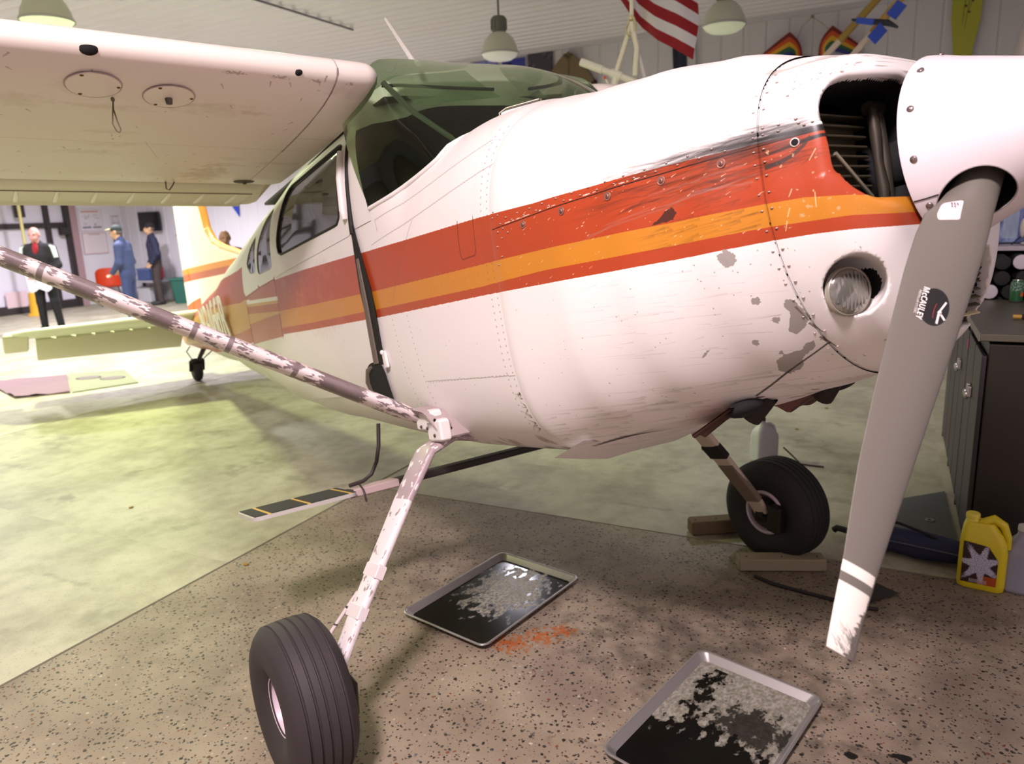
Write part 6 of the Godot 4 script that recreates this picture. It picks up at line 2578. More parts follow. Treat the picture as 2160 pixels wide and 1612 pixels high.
# a thin sticker that follows the blade: half lengths along the radius and across
func blade_decal(ang: float, r0: float, f0: float, hl: float, hw: float, n: int, turn := 0.0) -> MB:
	var b := MB.new()
	var width: float = lerp_tab(BLADE, r0, 1) - lerp_tab(BLADE, r0, 2)
	var rows := []
	for lvl in 4:
		var row := PackedVector3Array()
		var k: float = [1.0, 0.97, 0.6, 0.05][lvl]
		for i in 48:
			var a := TAU * i / 48
			var q := Vector2(cos(a), sin(a))
			if n == 4:
				# rounded rectangle
				var m := pow(pow(absf(q.x), 8.0) + pow(absf(q.y), 8.0), 1.0 / 8.0)
				q /= m
			q = Vector2(q.x * hl, q.y * hw) * k
			q = q.rotated(turn)
			var r := r0 + q.x
			var f := f0 - q.y / width
			var fr := blade_frame(ang, r)
			row.append(blade_pt(ang, r, f, true) + fr[2] * (0.0002 if lvl == 0 else 0.0009))
		rows.append(row)
	var fr2 := blade_frame(ang, r0)
	b.grid(rows, true, [], fr2[2])
	b.fan(Array(rows[3]), fr2[2])
	return b

func make_gear() -> void:
	var th := deg_to_rad(12.0)
	var upl := Vector3(sin(th), cos(th), 0)
	var im := Image.create_empty(128, 512, false, Image.FORMAT_RGB8)
	im.fill(Color(0.90, 0.86, 0.86))
	for y in 512:
		for x in 128:
			var n := noise.get_noise_2d(x * 2.0, y * 1.3 + 40) + (0.26 if y < 220 else -0.14)
			if y < 220 and y > 20 and n > -0.02:
				blend_px(im, x, y, Color(0.56, 0.48, 0.49), 0.75)
			elif n > 0.25:
				blend_px(im, x, y, Color(0.50, 0.42, 0.40), 0.7)
	var gm := StandardMaterial3D.new()
	gm.resource_name = "gear_paint"
	gm.albedo_texture = tex(im)
	gm.roughness = 0.4
	for s in [1.0, -1.0]:
		# sprung leg
		var pts := [Vector3(0.0, 0.875, s * 0.40), Vector3(0.0, 0.895, s * 0.50), Vector3(0.005, 0.86, s * 0.60), Vector3(0.015, 0.72, s * 0.715), Vector3(0.027, 0.545, s * 0.845), Vector3(0.037, 0.38, s * 0.965), Vector3(0.043, 0.275, s * 1.035), Vector3(0.045, 0.225, s * 1.06)]
		var wid := [0.062, 0.062, 0.060, 0.054, 0.048, 0.043, 0.040, 0.038]
		var rows := []
		var uvs := []
		for i in pts.size():
			var t: Vector3 = (pts[mini(i + 1, pts.size() - 1)] - pts[maxi(i - 1, 0)]).normalized()
			var ex := (Vector3(1, 0, 0) - t * t.x).normalized()
			var nn := t.cross(ex).normalized()
			var row := PackedVector3Array()
			var uv := PackedVector2Array()
			for j in 16:
				var a := TAU * j / 16
				var cx := signf(cos(a)) * pow(absf(cos(a)), 0.55)
				var sy := signf(sin(a)) * pow(absf(sin(a)), 0.55)
				row.append(pts[i] + ex * cx * wid[i] + nn * sy * 0.0155)
				uv.append(Vector2(j / 16.0, float(i) / (pts.size() - 1)))
			rows.append(row)
			uvs.append(uv)
		var lb := MB.new()
		lb.grid(rows, true, uvs)
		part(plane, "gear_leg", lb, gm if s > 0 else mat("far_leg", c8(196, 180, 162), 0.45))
		if s < 0:
			var band := MB.new()
			band.bar(Vector3(0.023, 0.60, s * 0.80), Vector3(0.028, 0.53, s * 0.855), 0.036, 0.104, Vector3(1, 0, 0), 0.008)
			part(plane, "leg_band", band, mat("channel_black", c8(20, 15, 14), 0.75))
			var rust := MB.new()
			rust.bar(Vector3(0.030, 0.50, s * 0.876), Vector3(0.043, 0.29, s * 1.025), 0.034, 0.086, Vector3(1, 0, 0), 0.008)
			part(plane, "leg_band", rust, mat("leg_rust", c8(120, 104, 86), 0.7))
		else:
			for q in [[0.52, 0.862], [0.41, 0.943]]:
				var cb := MB.new()
				cb.bar(Vector3(0.03, q[0] + 0.02, s * (q[1] - 0.014)), Vector3(0.031, q[0] - 0.02, s * (q[1] + 0.014)), 0.036, 0.098, Vector3(1, 0, 0), 0.006)
				part(plane, "leg_clamp", cb, mat("clamp_white", Color(0.86, 0.82, 0.82), 0.4))
			# brake line along the leg
			var bl := MB.new()
			bl.tube([Vector3(-0.012, 0.46, 0.915), Vector3(-0.022, 0.41, 0.965), Vector3(-0.030, 0.36, 1.015), Vector3(-0.028, 0.325, 1.045), Vector3(-0.015, 0.305, 1.06)], 0.0065, 8)
			part(plane, "brake_line", bl, mat("brake_hose_white", c8(200, 186, 184), 0.5))
			var bl2 := MB.new()
			bl2.tube([Vector3(-0.015, 0.305, 1.06), Vector3(0.02, 0.29, 1.075), Vector3(0.06, 0.28, 1.08), Vector3(0.09, 0.265, 1.075), Vector3(0.115, 0.235, 1.07)], 0.0065, 8)
			for q in [Vector3(-0.029, 0.375, 1.0), Vector3(-0.02, 0.42, 0.955), Vector3(-0.03, 0.34, 1.03)]:
				bl2.ball(q, Vector3(0.009, 0.006, 0.009), 5, 8)
			part(plane, "brake_hose", bl2, mat("brake_hose_dark", c8(50, 42, 44), 0.5))
		# wheel
		var c := Vector3(0.0461, 0.2172, s * 1.165)
		var wf := xf(Vector3(1, 0, 0), Vector3(0, 0, s), Vector3(1, 0, 0).cross(Vector3(0, 0, s)), c)
		var prof := [Vector2(0.085, -0.068), Vector2(0.10, -0.082), Vector2(0.13, -0.097), Vector2(0.165, -0.103), Vector2(0.200, -0.098), Vector2(0.222, -0.085)]
		var gz := [-0.060, -0.028, 0.0, 0.028, 0.060]
		for gq in gz:
			var base = 0.2455 - 0.9 * gq * gq
			prof.append_array([Vector2(base - 0.0012, gq - 0.0045), Vector2(base - 0.0012, gq - 0.0045), Vector2(base - 0.008, gq - 0.0022), Vector2(base - 0.008, gq + 0.0022), Vector2(base - 0.0012, gq + 0.0045), Vector2(base - 0.0012, gq + 0.0045)])
		prof.append_array([Vector2(0.222, 0.085), Vector2(0.200, 0.098), Vector2(0.165, 0.103), Vector2(0.13, 0.097), Vector2(0.10, 0.082), Vector2(0.085, 0.068)])
		var tb := MB.new()
		tb.lathe(prof, wf, 72)
		for i in tb.v.size():
			var wy := tb.v[i].dot(upl)
			if wy < 0.001:
				tb.v[i] -= upl * (wy - 0.001)
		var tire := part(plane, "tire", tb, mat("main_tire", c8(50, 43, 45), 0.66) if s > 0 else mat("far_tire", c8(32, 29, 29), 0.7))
		var rim := MB.new()
		rim.lathe([Vector2(0.106, -0.086), Vector2(0.098, -0.094), Vector2(0.090, -0.092), Vector2(0.086, -0.074), Vector2(0.086, -0.074), Vector2(0.080, -0.05), Vector2(0.074, -0.02), Vector2(0.0, -0.02)], wf, 40)
		rim.lathe([Vector2(0.088, 0.072), Vector2(0.094, 0.075), Vector2(0.094, 0.075), Vector2(0.082, 0.05), Vector2(0.074, 0.03), Vector2(0.06, 0.028), Vector2(0.055, 0.05), Vector2(0.045, 0.055), Vector2(0.0, 0.056)], wf, 40)
		part(plane, "wheel_rim", rim, mat("rim_white", c8(214, 196, 206), 0.3, 0.2))
		var dk := MB.new()
		dk.lathe([Vector2(0.05, -0.085), Vector2(0.075, -0.085), Vector2(0.075, -0.085), Vector2(0.075, -0.076), Vector2(0.05, -0.076), Vector2(0.05, -0.076)], wf, 32)
		dk.lathe([Vector2(0.03, -0.115), Vector2(0.035, -0.02)], wf, 16)
		part(plane, "brake_disc", dk, mat("disc_metal", c8(70, 60, 54), 0.4, 0.7))
		var cal := MB.new()
		cal.box(Transform3D(Basis(Vector3(0, 0, 1), -0.25), Vector3(0.125, 0.20, s * 1.055)), Vector3(0.075, 0.13, 0.055), 0.012)
		cal.box(Transform3D(Basis(), Vector3(0.045, 0.222, s * 1.07)), Vector3(0.10, 0.10, 0.03), 0.01)
		cal.tube([Vector3(0.045, 0.222, s * 1.04), Vector3(0.046, 0.218, s * 1.17)], 0.022, 12)
		part(plane, "brake_caliper", cal, mat("caliper_dark", c8(44, 38, 34), 0.5, 0.5))
	# boarding board across under the belly
	var bm := MB.new()
	bm.bar(Vector3(-0.50, 0.70, 0.72), Vector3(-0.50, 0.70, -0.40), 0.075, 0.03, Vector3.UP, 0.008)
	part(plane, "step_beam", bm, mat("beam_dark", c8(46, 40, 38), 0.6))
	for s in [1.0]:
		var sl := MB.new()
		sl.bar(Vector3(-0.50, 0.70, s * 0.50), Vector3(-0.50, 0.70, s * 0.70), 0.079, 0.033, Vector3.UP, 0.006)
		part(plane, "beam_sleeve", sl, mat("sleeve_pink", c8(190, 168, 164), 0.5))
		var pad := MB.new()
		var ol := PackedVector2Array()
		for p in rounded([Vector2(-0.115, 0.70), Vector2(0.115, 0.70), Vector2(0.115, 1.105), Vector2(-0.115, 1.105)], 0.035):
			ol.append(p)
		var sf := xf(Vector3(1, 0, 0), Vector3(0, 0, s), Vector3(1, 0, 0).cross(Vector3(0, 0, s)), Vector3(-0.53, 0.705, 0))
		pad.slab(ol, 0.014, sf)
		part(plane, "step_plate", pad, mat("plate_metal", c8(200, 196, 190), 0.35, 0.3))
		var edges := [[0.706, 0.722], [0.735, 0.885], [0.899, 1.035], [1.049, 1.096]]
		for q in edges:
			var gp := MB.new()
			gp.box(Transform3D(Basis(), Vector3(-0.53, 0.713, s * (q[0] + q[1]) * 0.5)), Vector3(0.212, 0.004, q[1] - q[0]), 0.0015)
			part(plane, "grip_pad", gp, mat("grip_black", c8(36, 34, 34), 0.8))
		for z in [0.7285, 0.892, 1.042]:
			var yb := MB.new()
			yb.box(Transform3D(Basis(), Vector3(-0.53, 0.7125, s * z)), Vector3(0.214, 0.003, 0.013), 0.001)
			part(plane, "tape_strip", yb, mat("tape_yellow", c8(196, 158, 60), 0.5))
		var tb := MB.new()
		tb.tube([Vector3(-0.50, 0.95, s * 0.535), Vector3(-0.50, 0.86, s * 0.55), Vector3(-0.50, 0.80, s * 0.57), Vector3(-0.50, 0.755, s * 0.60), Vector3(-0.50, 0.735, s * 0.64), Vector3(-0.50, 0.730, s * 0.70)], 0.0085, 8)
		tb.tube([Vector3(-0.50, 0.73, s * 0.66), Vector3(-0.45, 0.71, s * 0.665), Vector3(-0.45, 0.66, s * 0.66)], 0.004, 6)
		part(plane, "step_hanger", tb, mat("hanger_dark", c8(64, 54, 54), 0.45, 0.4))

# ---------------------------------------------------------------- things on the floor
func sheet_pan(label: String, corner: Vector3, along: Vector3, across: Vector3, seed_no: int) -> void:
	# corner on the floor, along = long side, across = short side
	var L := along.length()
	var W := across.length()
	var ex := along.normalized()
	var ez := across.normalized()
	var t := thing("drip_tray", label, "tray", xf(ex, Vector3.UP, ez if ex.cross(Vector3.UP).dot(ez) > 0 else -ez, corner + (along + across) * 0.5), "oil drip trays under the nose")
	var metal := mat("pan_aluminium", c8(172, 168, 166), 0.35, 0.75)
	# nested rounded rectangles: floor edge, wall, rolled rim
	var rows := []
	var lev := [[0.030, 0.004, 0.022], [0.024, 0.004, 0.026], [0.006, 0.026, 0.03], [0.002, 0.0295, 0.032], [-0.003, 0.030, 0.035], [-0.006, 0.028, 0.038], [-0.006, 0.0245, 0.038], [-0.003, 0.0235, 0.035], [0.004, 0.024, 0.03], [0.022, 0.0015, 0.028]]
	for q in lev:
		var o := rounded_rect(L * 0.5 - q[0], W * 0.5 - q[0], q[2])
		var row := PackedVector3Array()
		for p in o:
			row.append(Vector3(p.x, q[1], p.y))
		rows.append(row)
	var b := MB.new()
	b.grid(rows, true)
	b.fan(Array(rows[-1]), Vector3.DOWN)
	part(t, "rim", b, metal)
	# bottom with oil
	var n := 512
	var im := Image.create_empty(n, n, false, Image.FORMAT_RGB8)
	var ro := Image.create_empty(n, n, false, Image.FORMAT_RGB8)
	for y in n:
		for x in n:
			var u := float(x) / n
			var v := float(y) / n
			var k := noise.get_noise_2d(x * 0.55 + seed_no * 700, y * 0.55)
			var k2 := noise.get_noise_2d(x * 1.6 + seed_no * 300, y * 1.6 + 99)
			var metal_c := Color(0.60, 0.585, 0.54).lerp(Color(0.40, 0.385, 0.33), clampf(0.4 + k2 * 0.7 + 0.5 * noise2.get_noise_2d(x * 3.0, y * 3.0), 0, 1))
			var d := 0.0
			var k3 := noise2.get_noise_2d(x * 2.2 + seed_no * 500, y * 2.2)
			if seed_no == 1:
				# dry island towards the middle; wet along the edges and at the near end
				var isl := Vector2((u - 0.62) / 0.30, (v - 0.50) / 0.34).length() + k3 * 0.9 + k2 * 0.12
				d = clampf((isl - 0.85) * 3.5, 0, 1)
				d = maxf(d, clampf((k2 - 0.12) * 4.0, 0, 0.6))
			else:
				# a pool at the near end, a smear running up from it
				var pool := u - 0.50 + 0.5 * pow(absf(v - 0.55), 2.0) + k3 * 0.16 + k2 * 0.03
				d = clampf(-pool * 22.0, 0, 1)
				var arm := absf(v - 0.30 - 0.07 * sin(u * 6.0)) - 0.075 + k3 * 0.14 + 0.05 * k2
				d = maxf(d, clampf(-arm * 22.0, 0, 1) if u < 0.93 else 0.0)
				var haze := Vector2((u - 0.60) / 0.16, (v - 0.68) / 0.30).length() + k3 * 0.8 + k2 * 0.5
				d = maxf(d, clampf((1.0 - haze) * 2.5, 0, 0.72))
			var c := metal_c.lerp(Color(0.035, 0.032, 0.028), d * 0.97)
			if seed_no == 1 and u < 0.2 and v > 0.62:
				c = c.lerp(Color(0.22, 0.19, 0.06), 0.4 * clampf((0.2 - u) * 8, 0, 1) * (0.5 + k2))
			im.set_pixel(x, y, c)
			var rr := lerpf(0.5, 0.12, d)
			ro.set_pixel(x, y, Color(rr, rr, rr))
	var m := StandardMaterial3D.new()
	m.resource_name = "oily_pan"
	m.albedo_texture = tex(im)
	m.roughness = 1.0
	m.roughness_texture = tex(ro)
	m.metallic_specular = 0.4
	var fb := MB.new()
	var outline := rounded_rect(L * 0.5 - 0.02, W * 0.5 - 0.02, 0.024)
	var c0 := fb.vert(Vector3(0, 0.0042, 0), Vector3.UP, Vector2(0.5, 0.5))
	var ids := []
	for p in outline:
		ids.append(fb.vert(Vector3(p.x, 0.0042, p.y), Vector3.UP, Vector2(p.x / L + 0.5, p.y / W + 0.5)))
	for i in ids.size():
		fb.tri(c0, ids[i], ids[(i + 1) % ids.size()])
	part(t, "oily_bottom", fb, m, "tray bottom wet with black oil")

func rounded_rect(hx: float, hy: float, r: float) -> PackedVector2Array:
	var o := PackedVector2Array()
	for q in [[1, 1, 0.0], [-1, 1, PI / 2], [-1, -1, PI], [1, -1, PI * 1.5]]:
		for k in 6:
			var a: float = q[2] + PI / 2 * k / 5.0
			o.append(Vector2(q[0] * (hx - r) + cos(a) * r, q[1] * (hy - r) + sin(a) * r))
	return o

func jug(called: String, label: String, at: Vector3, turn: float, sc: float, body: Material, cap: Material, group := "") -> Node3D:
	var t := thing(called, label, "jug", Transform3D(Basis(Vector3.UP, turn).scaled(Vector3.ONE * sc), at), group)
	var rows := []
	for q in [[0.0, 0.075, 0.052, 0.022], [0.004, 0.083, 0.058, 0.024], [0.02, 0.085, 0.06, 0.024], [0.17, 0.085, 0.06, 0.024], [0.20, 0.083, 0.058, 0.026], [0.225, 0.072, 0.05, 0.03], [0.25, 0.052, 0.04, 0.03], [0.268, 0.03, 0.028, 0.026], [0.285, 0.022, 0.022, 0.0215], [0.30, 0.021, 0.021, 0.0205]]:
		var row := PackedVector3Array()
		for p in rounded_rect(q[1], q[2], q[3]):
			row.append(Vector3(p.x + (0.0 if q[0] < 0.2 else -0.25 * (q[0] - 0.2)), q[0], p.y))
		rows.append(row)
	var b := MB.new()
	b.grid(rows, true)
	b.fan(Array(rows[0]), Vector3.DOWN)
	part(t, "body", b, body)
	var h := MB.new()
	h.tube([Vector3(-0.005, 0.272, 0), Vector3(0.035, 0.272, 0), Vector3(0.066, 0.25, 0), Vector3(0.080, 0.21, 0), Vector3(0.083, 0.17, 0)], [0.014, 0.016, 0.016, 0.016, 0.012], 10, true, 0.8)
	part(t, "handle", h, body)
	var c := MB.new()
	c.lathe([Vector2(0.0, 0.327), Vector2(0.020, 0.327), Vector2(0.023, 0.324), Vector2(0.023, 0.324), Vector2(0.024, 0.30), Vector2(0.020, 0.299)], Transform3D(Basis(), Vector3(-0.025, 0, 0)), 20)
	part(t, "cap", c, cap)
	return t

func make_floor_things() -> void:
	var q1 := [Vector3(-0.146, 0, -2.585), Vector3(0.274, 0, -3.121), Vector3(-0.492, 0, -2.865)]
	sheet_pan("farther drip tray, its middle dry and scraped, wet oil round the edges", q1[0], (q1[1] - q1[0]).normalized() * 0.675, (q1[2] - q1[0]).normalized() * 0.45, 1)
	var c2 := Vector3(0.234, 0, -1.997)
	var e2 := Vector3(0.684, 0, -2.53)
	var s2 := Vector3(1.009, 0, -2.218)
	sheet_pan("nearer drip tray at the bottom of the picture, half covered by a black oil pool", c2, (e2 - c2).normalized() * 0.675, (s2 - e2).normalized() * 0.45, 2)
	# chocks either side of the far wheel
	var wood := mat("chock_wood", c8(150, 138, 112), 0.8)
	for q in [[Vector3(1.01, 0, -3.20), Vector3(1.40, 0, -3.165), 0.062, "weathered wooden chock lying in front of the far main wheel"], [Vector3(0.885, 0, -3.60), Vector3(1.15, 0, -3.62), 0.075, "dark wooden chock behind the far main wheel"]]:
		var mid: Vector3 = (q[0] + q[1]) * 0.5
		var d: Vector3 = (q[1] - q[0]).normalized()
		var t := thing("wheel_chock", q[3], "wheel chock", xf(d, Vector3.UP, d.cross(Vector3.UP), mid))
		var b := MB.new()
		var l: float = (q[1] - q[0]).length()
		b.box(Transform3D(Basis(), Vector3(0, q[2] * 0.5, 0)), Vector3(l, q[2], 0.085), 0.009)
		part(t, "block", b, wood if q[2] < 0.07 else mat("chock_dark", c8(112, 94, 70), 0.85))
		var nl := MB.new()
		for x in [-0.4, 0.0, 0.4]:
			nl.ball(Vector3(x * l, q[2], 0.01), Vector3(0.005, 0.0025, 0.005), 4, 8)
		part(t, "nails", nl, mat("dark_steel", c8(46, 44, 42), 0.5, 0.6))
	# cable from the chock across the floor
	var cb := MB.new()
	cb.tube([Vector3(1.06, 0.008, -3.10), Vector3(1.12, 0.008, -3.02), Vector3(1.22, 0.008, -2.94), Vector3(1.33, 0.008, -2.86), Vector3(1.40, 0.008, -2.80), Vector3(1.46, 0.008, -2.78)], 0.008, 8)
	tag(part(self, numbered("floor_cable"), cb, mat("cable_black", c8(40, 38, 36), 0.7)), "black cable running from the front chock across the floor", "cable")
	var cl := thing("rag", "dark oily rag lying flat on the floor behind the propeller tip", "rag", Transform3D(Basis(Vector3.UP, 0.4), Vector3(1.50, 0, -2.93)))
	var rows := []
	for i in 9:
		var row := PackedVector3Array()
		for j in 9:
			var x := (i / 8.0 - 0.5) * 0.17
			var z := (j / 8.0 - 0.5) * 0.14
			row.append(Vector3(x * (1.0 + 0.3 * z * 5), 0.006 + 0.007 * absf(noise.get_noise_2d(x * 900, z * 900)), z))
		rows.append(row)
	var rb := MB.new()
	rb.grid(rows, false, [], Vector3.UP)
	part(cl, "cloth", rb, mat("rag_dark", c8(52, 50, 46), 0.9))
	# plastic jugs
	var wj := jug("jug", "white plastic jug with a dark cap standing behind the far wheel", Vector3(1.63, 0, -4.68), 0.3, 0.92, mat("jug_white", c8(206, 206, 214), 0.4), mat("cap_dark", c8(44, 44, 44), 0.5))
	var hose := MB.new()
	hose.tube([Vector3(1.74, 0.10, -4.64), Vector3(1.79, 0.05, -4.60), Vector3(1.83, 0.006, -4.57), Vector3(1.95, 0.006, -4.5)], 0.005, 6)
	tag(part(self, numbered("thin_hose"), hose, mat("hose_brown", c8(88, 78, 60), 0.7)), "thin brown hose on the floor beside the white jug", "hose")
	yellow_jug()
	var tj := jug("jug", "translucent grey plastic jug at the right edge beside the yellow one", Vector3(2.13, 0, -2.93), 0.9, 0.9, mat("jug_cloudy", c8(150, 150, 166), 0.3), mat("cap_white", c8(200, 200, 204), 0.5))
	# dark grey plate on the floor by the cabinet, with a washer on it
	var pl := thing("floor_plate", "dark grey flat plate lying on the floor against the cabinet", "plate", Transform3D())
	var pb := MB.new()
	var ol := [Vector3(2.13, 0, -3.93), Vector3(2.44, 0, -4.02), Vector3(2.12, 0, -3.36), Vector3(1.83, 0, -3.46)]
	var tp := []
	for p in ol:
		tp.append(p + Vector3(0, 0.008, 0))
	pb.flat(tp, Vector3.UP)
	for i in 4:
		pb.flat([ol[i], ol[(i + 1) % 4], tp[(i + 1) % 4], tp[i]], (ol[i] + ol[(i + 1) % 4]) * 0.5 - (ol[0] + ol[2]) * 0.5)
	part(pl, "sheet", pb, mat("plate_grey", c8(84, 86, 84), 0.55))
	var wb := MB.new()
	wb.lathe([Vector2(0.010, 0.008), Vector2(0.010, 0.012), Vector2(0.010, 0.012), Vector2(0.022, 0.012), Vector2(0.022, 0.012), Vector2(0.022, 0.008)], Transform3D(Basis(), Vector3(2.14, 0, -3.63)), 18)
	part(pl, "washer", wb, mat("washer_metal", c8(150, 146, 130), 0.4, 0.6))
	# dark blue zipped bag
	var bag := thing("tool_bag", "long dark blue zipped bag with a black handle on the floor by the cabinet", "bag", xf(Vector3(0.78, 0, 0.62).normalized(), Vector3.UP, Vector3(-0.62, 0, 0.78).normalized(), Vector3(1.84, 0, -3.27)))
	var bb := MB.new()
	var br := []
	for i in 15:
		var x := lerpf(-0.24, 0.24, i / 14.0)
		var e := sqrt(maxf(0.0, 1.0 - pow(absf(x) / 0.245, 5.0)))
		var row := PackedVector3Array()
		for j in 20:
			var a := TAU * j / 20
			var y := 0.062 + sin(a) * 0.060 * (0.35 + 0.65 * e) * (1.0 + 0.06 * sin(x * 30))
			row.append(Vector3(x, maxf(y, 0.002), cos(a) * 0.075 * (0.3 + 0.7 * e)))
		br.append(row)
	bb.grid(br, true)
	bb.fan(Array(br[0]), Vector3.LEFT)
	bb.fan(Array(br[-1]), Vector3.RIGHT)
	part(bag, "body", bb, mat("bag_blue", c8(38, 40, 70), 0.85))
	var hb := MB.new()
	hb.tube([Vector3(-0.16, 0.10, 0.02), Vector3(-0.13, 0.145, 0.025), Vector3(-0.05, 0.16, 0.03), Vector3(0.05, 0.14, 0.03), Vector3(0.12, 0.112, 0.02)], 0.007, 8)
	part(bag, "handle", hb, mat("strap_black", c8(20, 20, 26), 0.8))
	var zb := MB.new()
	zb.tube([Vector3(-0.22, 0.075, 0.062), Vector3(-0.1, 0.082, 0.076), Vector3(0.1, 0.082, 0.076), Vector3(0.22, 0.075, 0.062)], 0.004, 6)
	part(bag, "zip", zb, mat("zip_grey", c8(80, 80, 96), 0.5))
	var lp := MB.new()
	lp.tube([Vector3(-0.23, 0.06, 0), Vector3(-0.28, 0.05, -0.01), Vector3(-0.33, 0.045, -0.03), Vector3(-0.345, 0.03, -0.03)], 0.016, 8)
	part(bag, "end_loop", lp, mat("strap_black", c8(20, 20, 26), 0.8))
	# mats far left
	for q in [[[Vector3(-5.9, 0, -8.25), Vector3(-5.13, 0, -8.52), Vector3(-4.55, 0, -7.56), Vector3(-5.0, 0, -7.38)], "crumpled purple cloth on the floor at the far left", "floor_cloth", c8(126, 98, 110), "cloth"],
		[[Vector3(-5.13, 0, -8.56), Vector3(-4.56, 0, -8.70), Vector3(-4.03, 0, -7.94), Vector3(-4.52, 0, -7.55)], "flat grey green mat on the floor beside the purple cloth", "floor_mat", c8(134, 134, 112), "mat"]]:
		var t := thing(q[2], q[1], q[4])
		var gr := []
		for i in 9:
			var row := PackedVector3Array()
			for j in 9:
				var a: Vector3 = q[0][0].lerp(q[0][1], i / 8.0)
				var b: Vector3 = q[0][3].lerp(q[0][2], i / 8.0)
				var p := a.lerp(b, j / 8.0)
				p.y = 0.012 + (0.05 * absf(noise.get_noise_2d(p.x * 160, p.z * 160)) if q[2] == "floor_cloth" else 0.0)
				row.append(p)
			gr.append(row)
		var mb := MB.new()
		mb.grid(gr, false, [], Vector3.UP)
		for i in 4:
			var a: Vector3 = q[0][i]
			var b: Vector3 = q[0][(i + 1) % 4]
			mb.flat([a, b, b + Vector3(0, 0.012, 0), a + Vector3(0, 0.012, 0)], Vector3.UP)
		part(t, "sheet", mb, mat(q[2], q[3], 0.8))
		if q[2] == "floor_mat":
			var sp := MB.new()
			for p in [Vector3(-4.75, 0.0125, -8.28), Vector3(-4.45, 0.0125, -8.22)]:
				sp.ball(p, Vector3(0.14, 0.003, 0.10), 4, 16)
			part(t, "stain", sp, mat("mat_stain", c8(104, 88, 88), 0.6))
	# small leaves and scraps on the concrete
	var scraps := [[520, 1193], [332, 1019], [1432, 1206], [1672, 886], [1735, 906]]
	var pos := [Vector3(-1.34, 0, -3.42), Vector3(-2.31, 0, -4.25), Vector3(2.10, 0, -5.35), Vector3(2.55, 0, -5.9), Vector3(1.30, 0, -4.95)]
	for i in pos.size():
		var t := MB.new()
		t.ball(pos[i] + Vector3(0, 0.004, 0), Vector3(0.016, 0.004, 0.011), 5, 8, Basis(Vector3.UP, i))
		tag(part(self, numbered("leaf"), t, mat("leaf_yellow", c8(150, 120, 40), 0.8)), ["tiny dry leaf on the floor joint below the step plate", "tiny dry leaf on the pale floor left of the step plate", "tiny dry leaf on the floor behind the cowl flap", "tiny dry leaf on the floor far behind the white jug", "tiny dry leaf on the floor between the exhaust and the far wheel"][i], "leaf", "dry leaves on the concrete")

# how many tubes of the same colour lie further left
func order_of(spots: Array, i: int) -> int:
	var n := 0
	for k in spots.size():
		if spots[k][2] == spots[i][2] and (spots[k][0] > spots[i][0] or (spots[k][0] == spots[i][0] and k < i)):
			n += 1
	return n

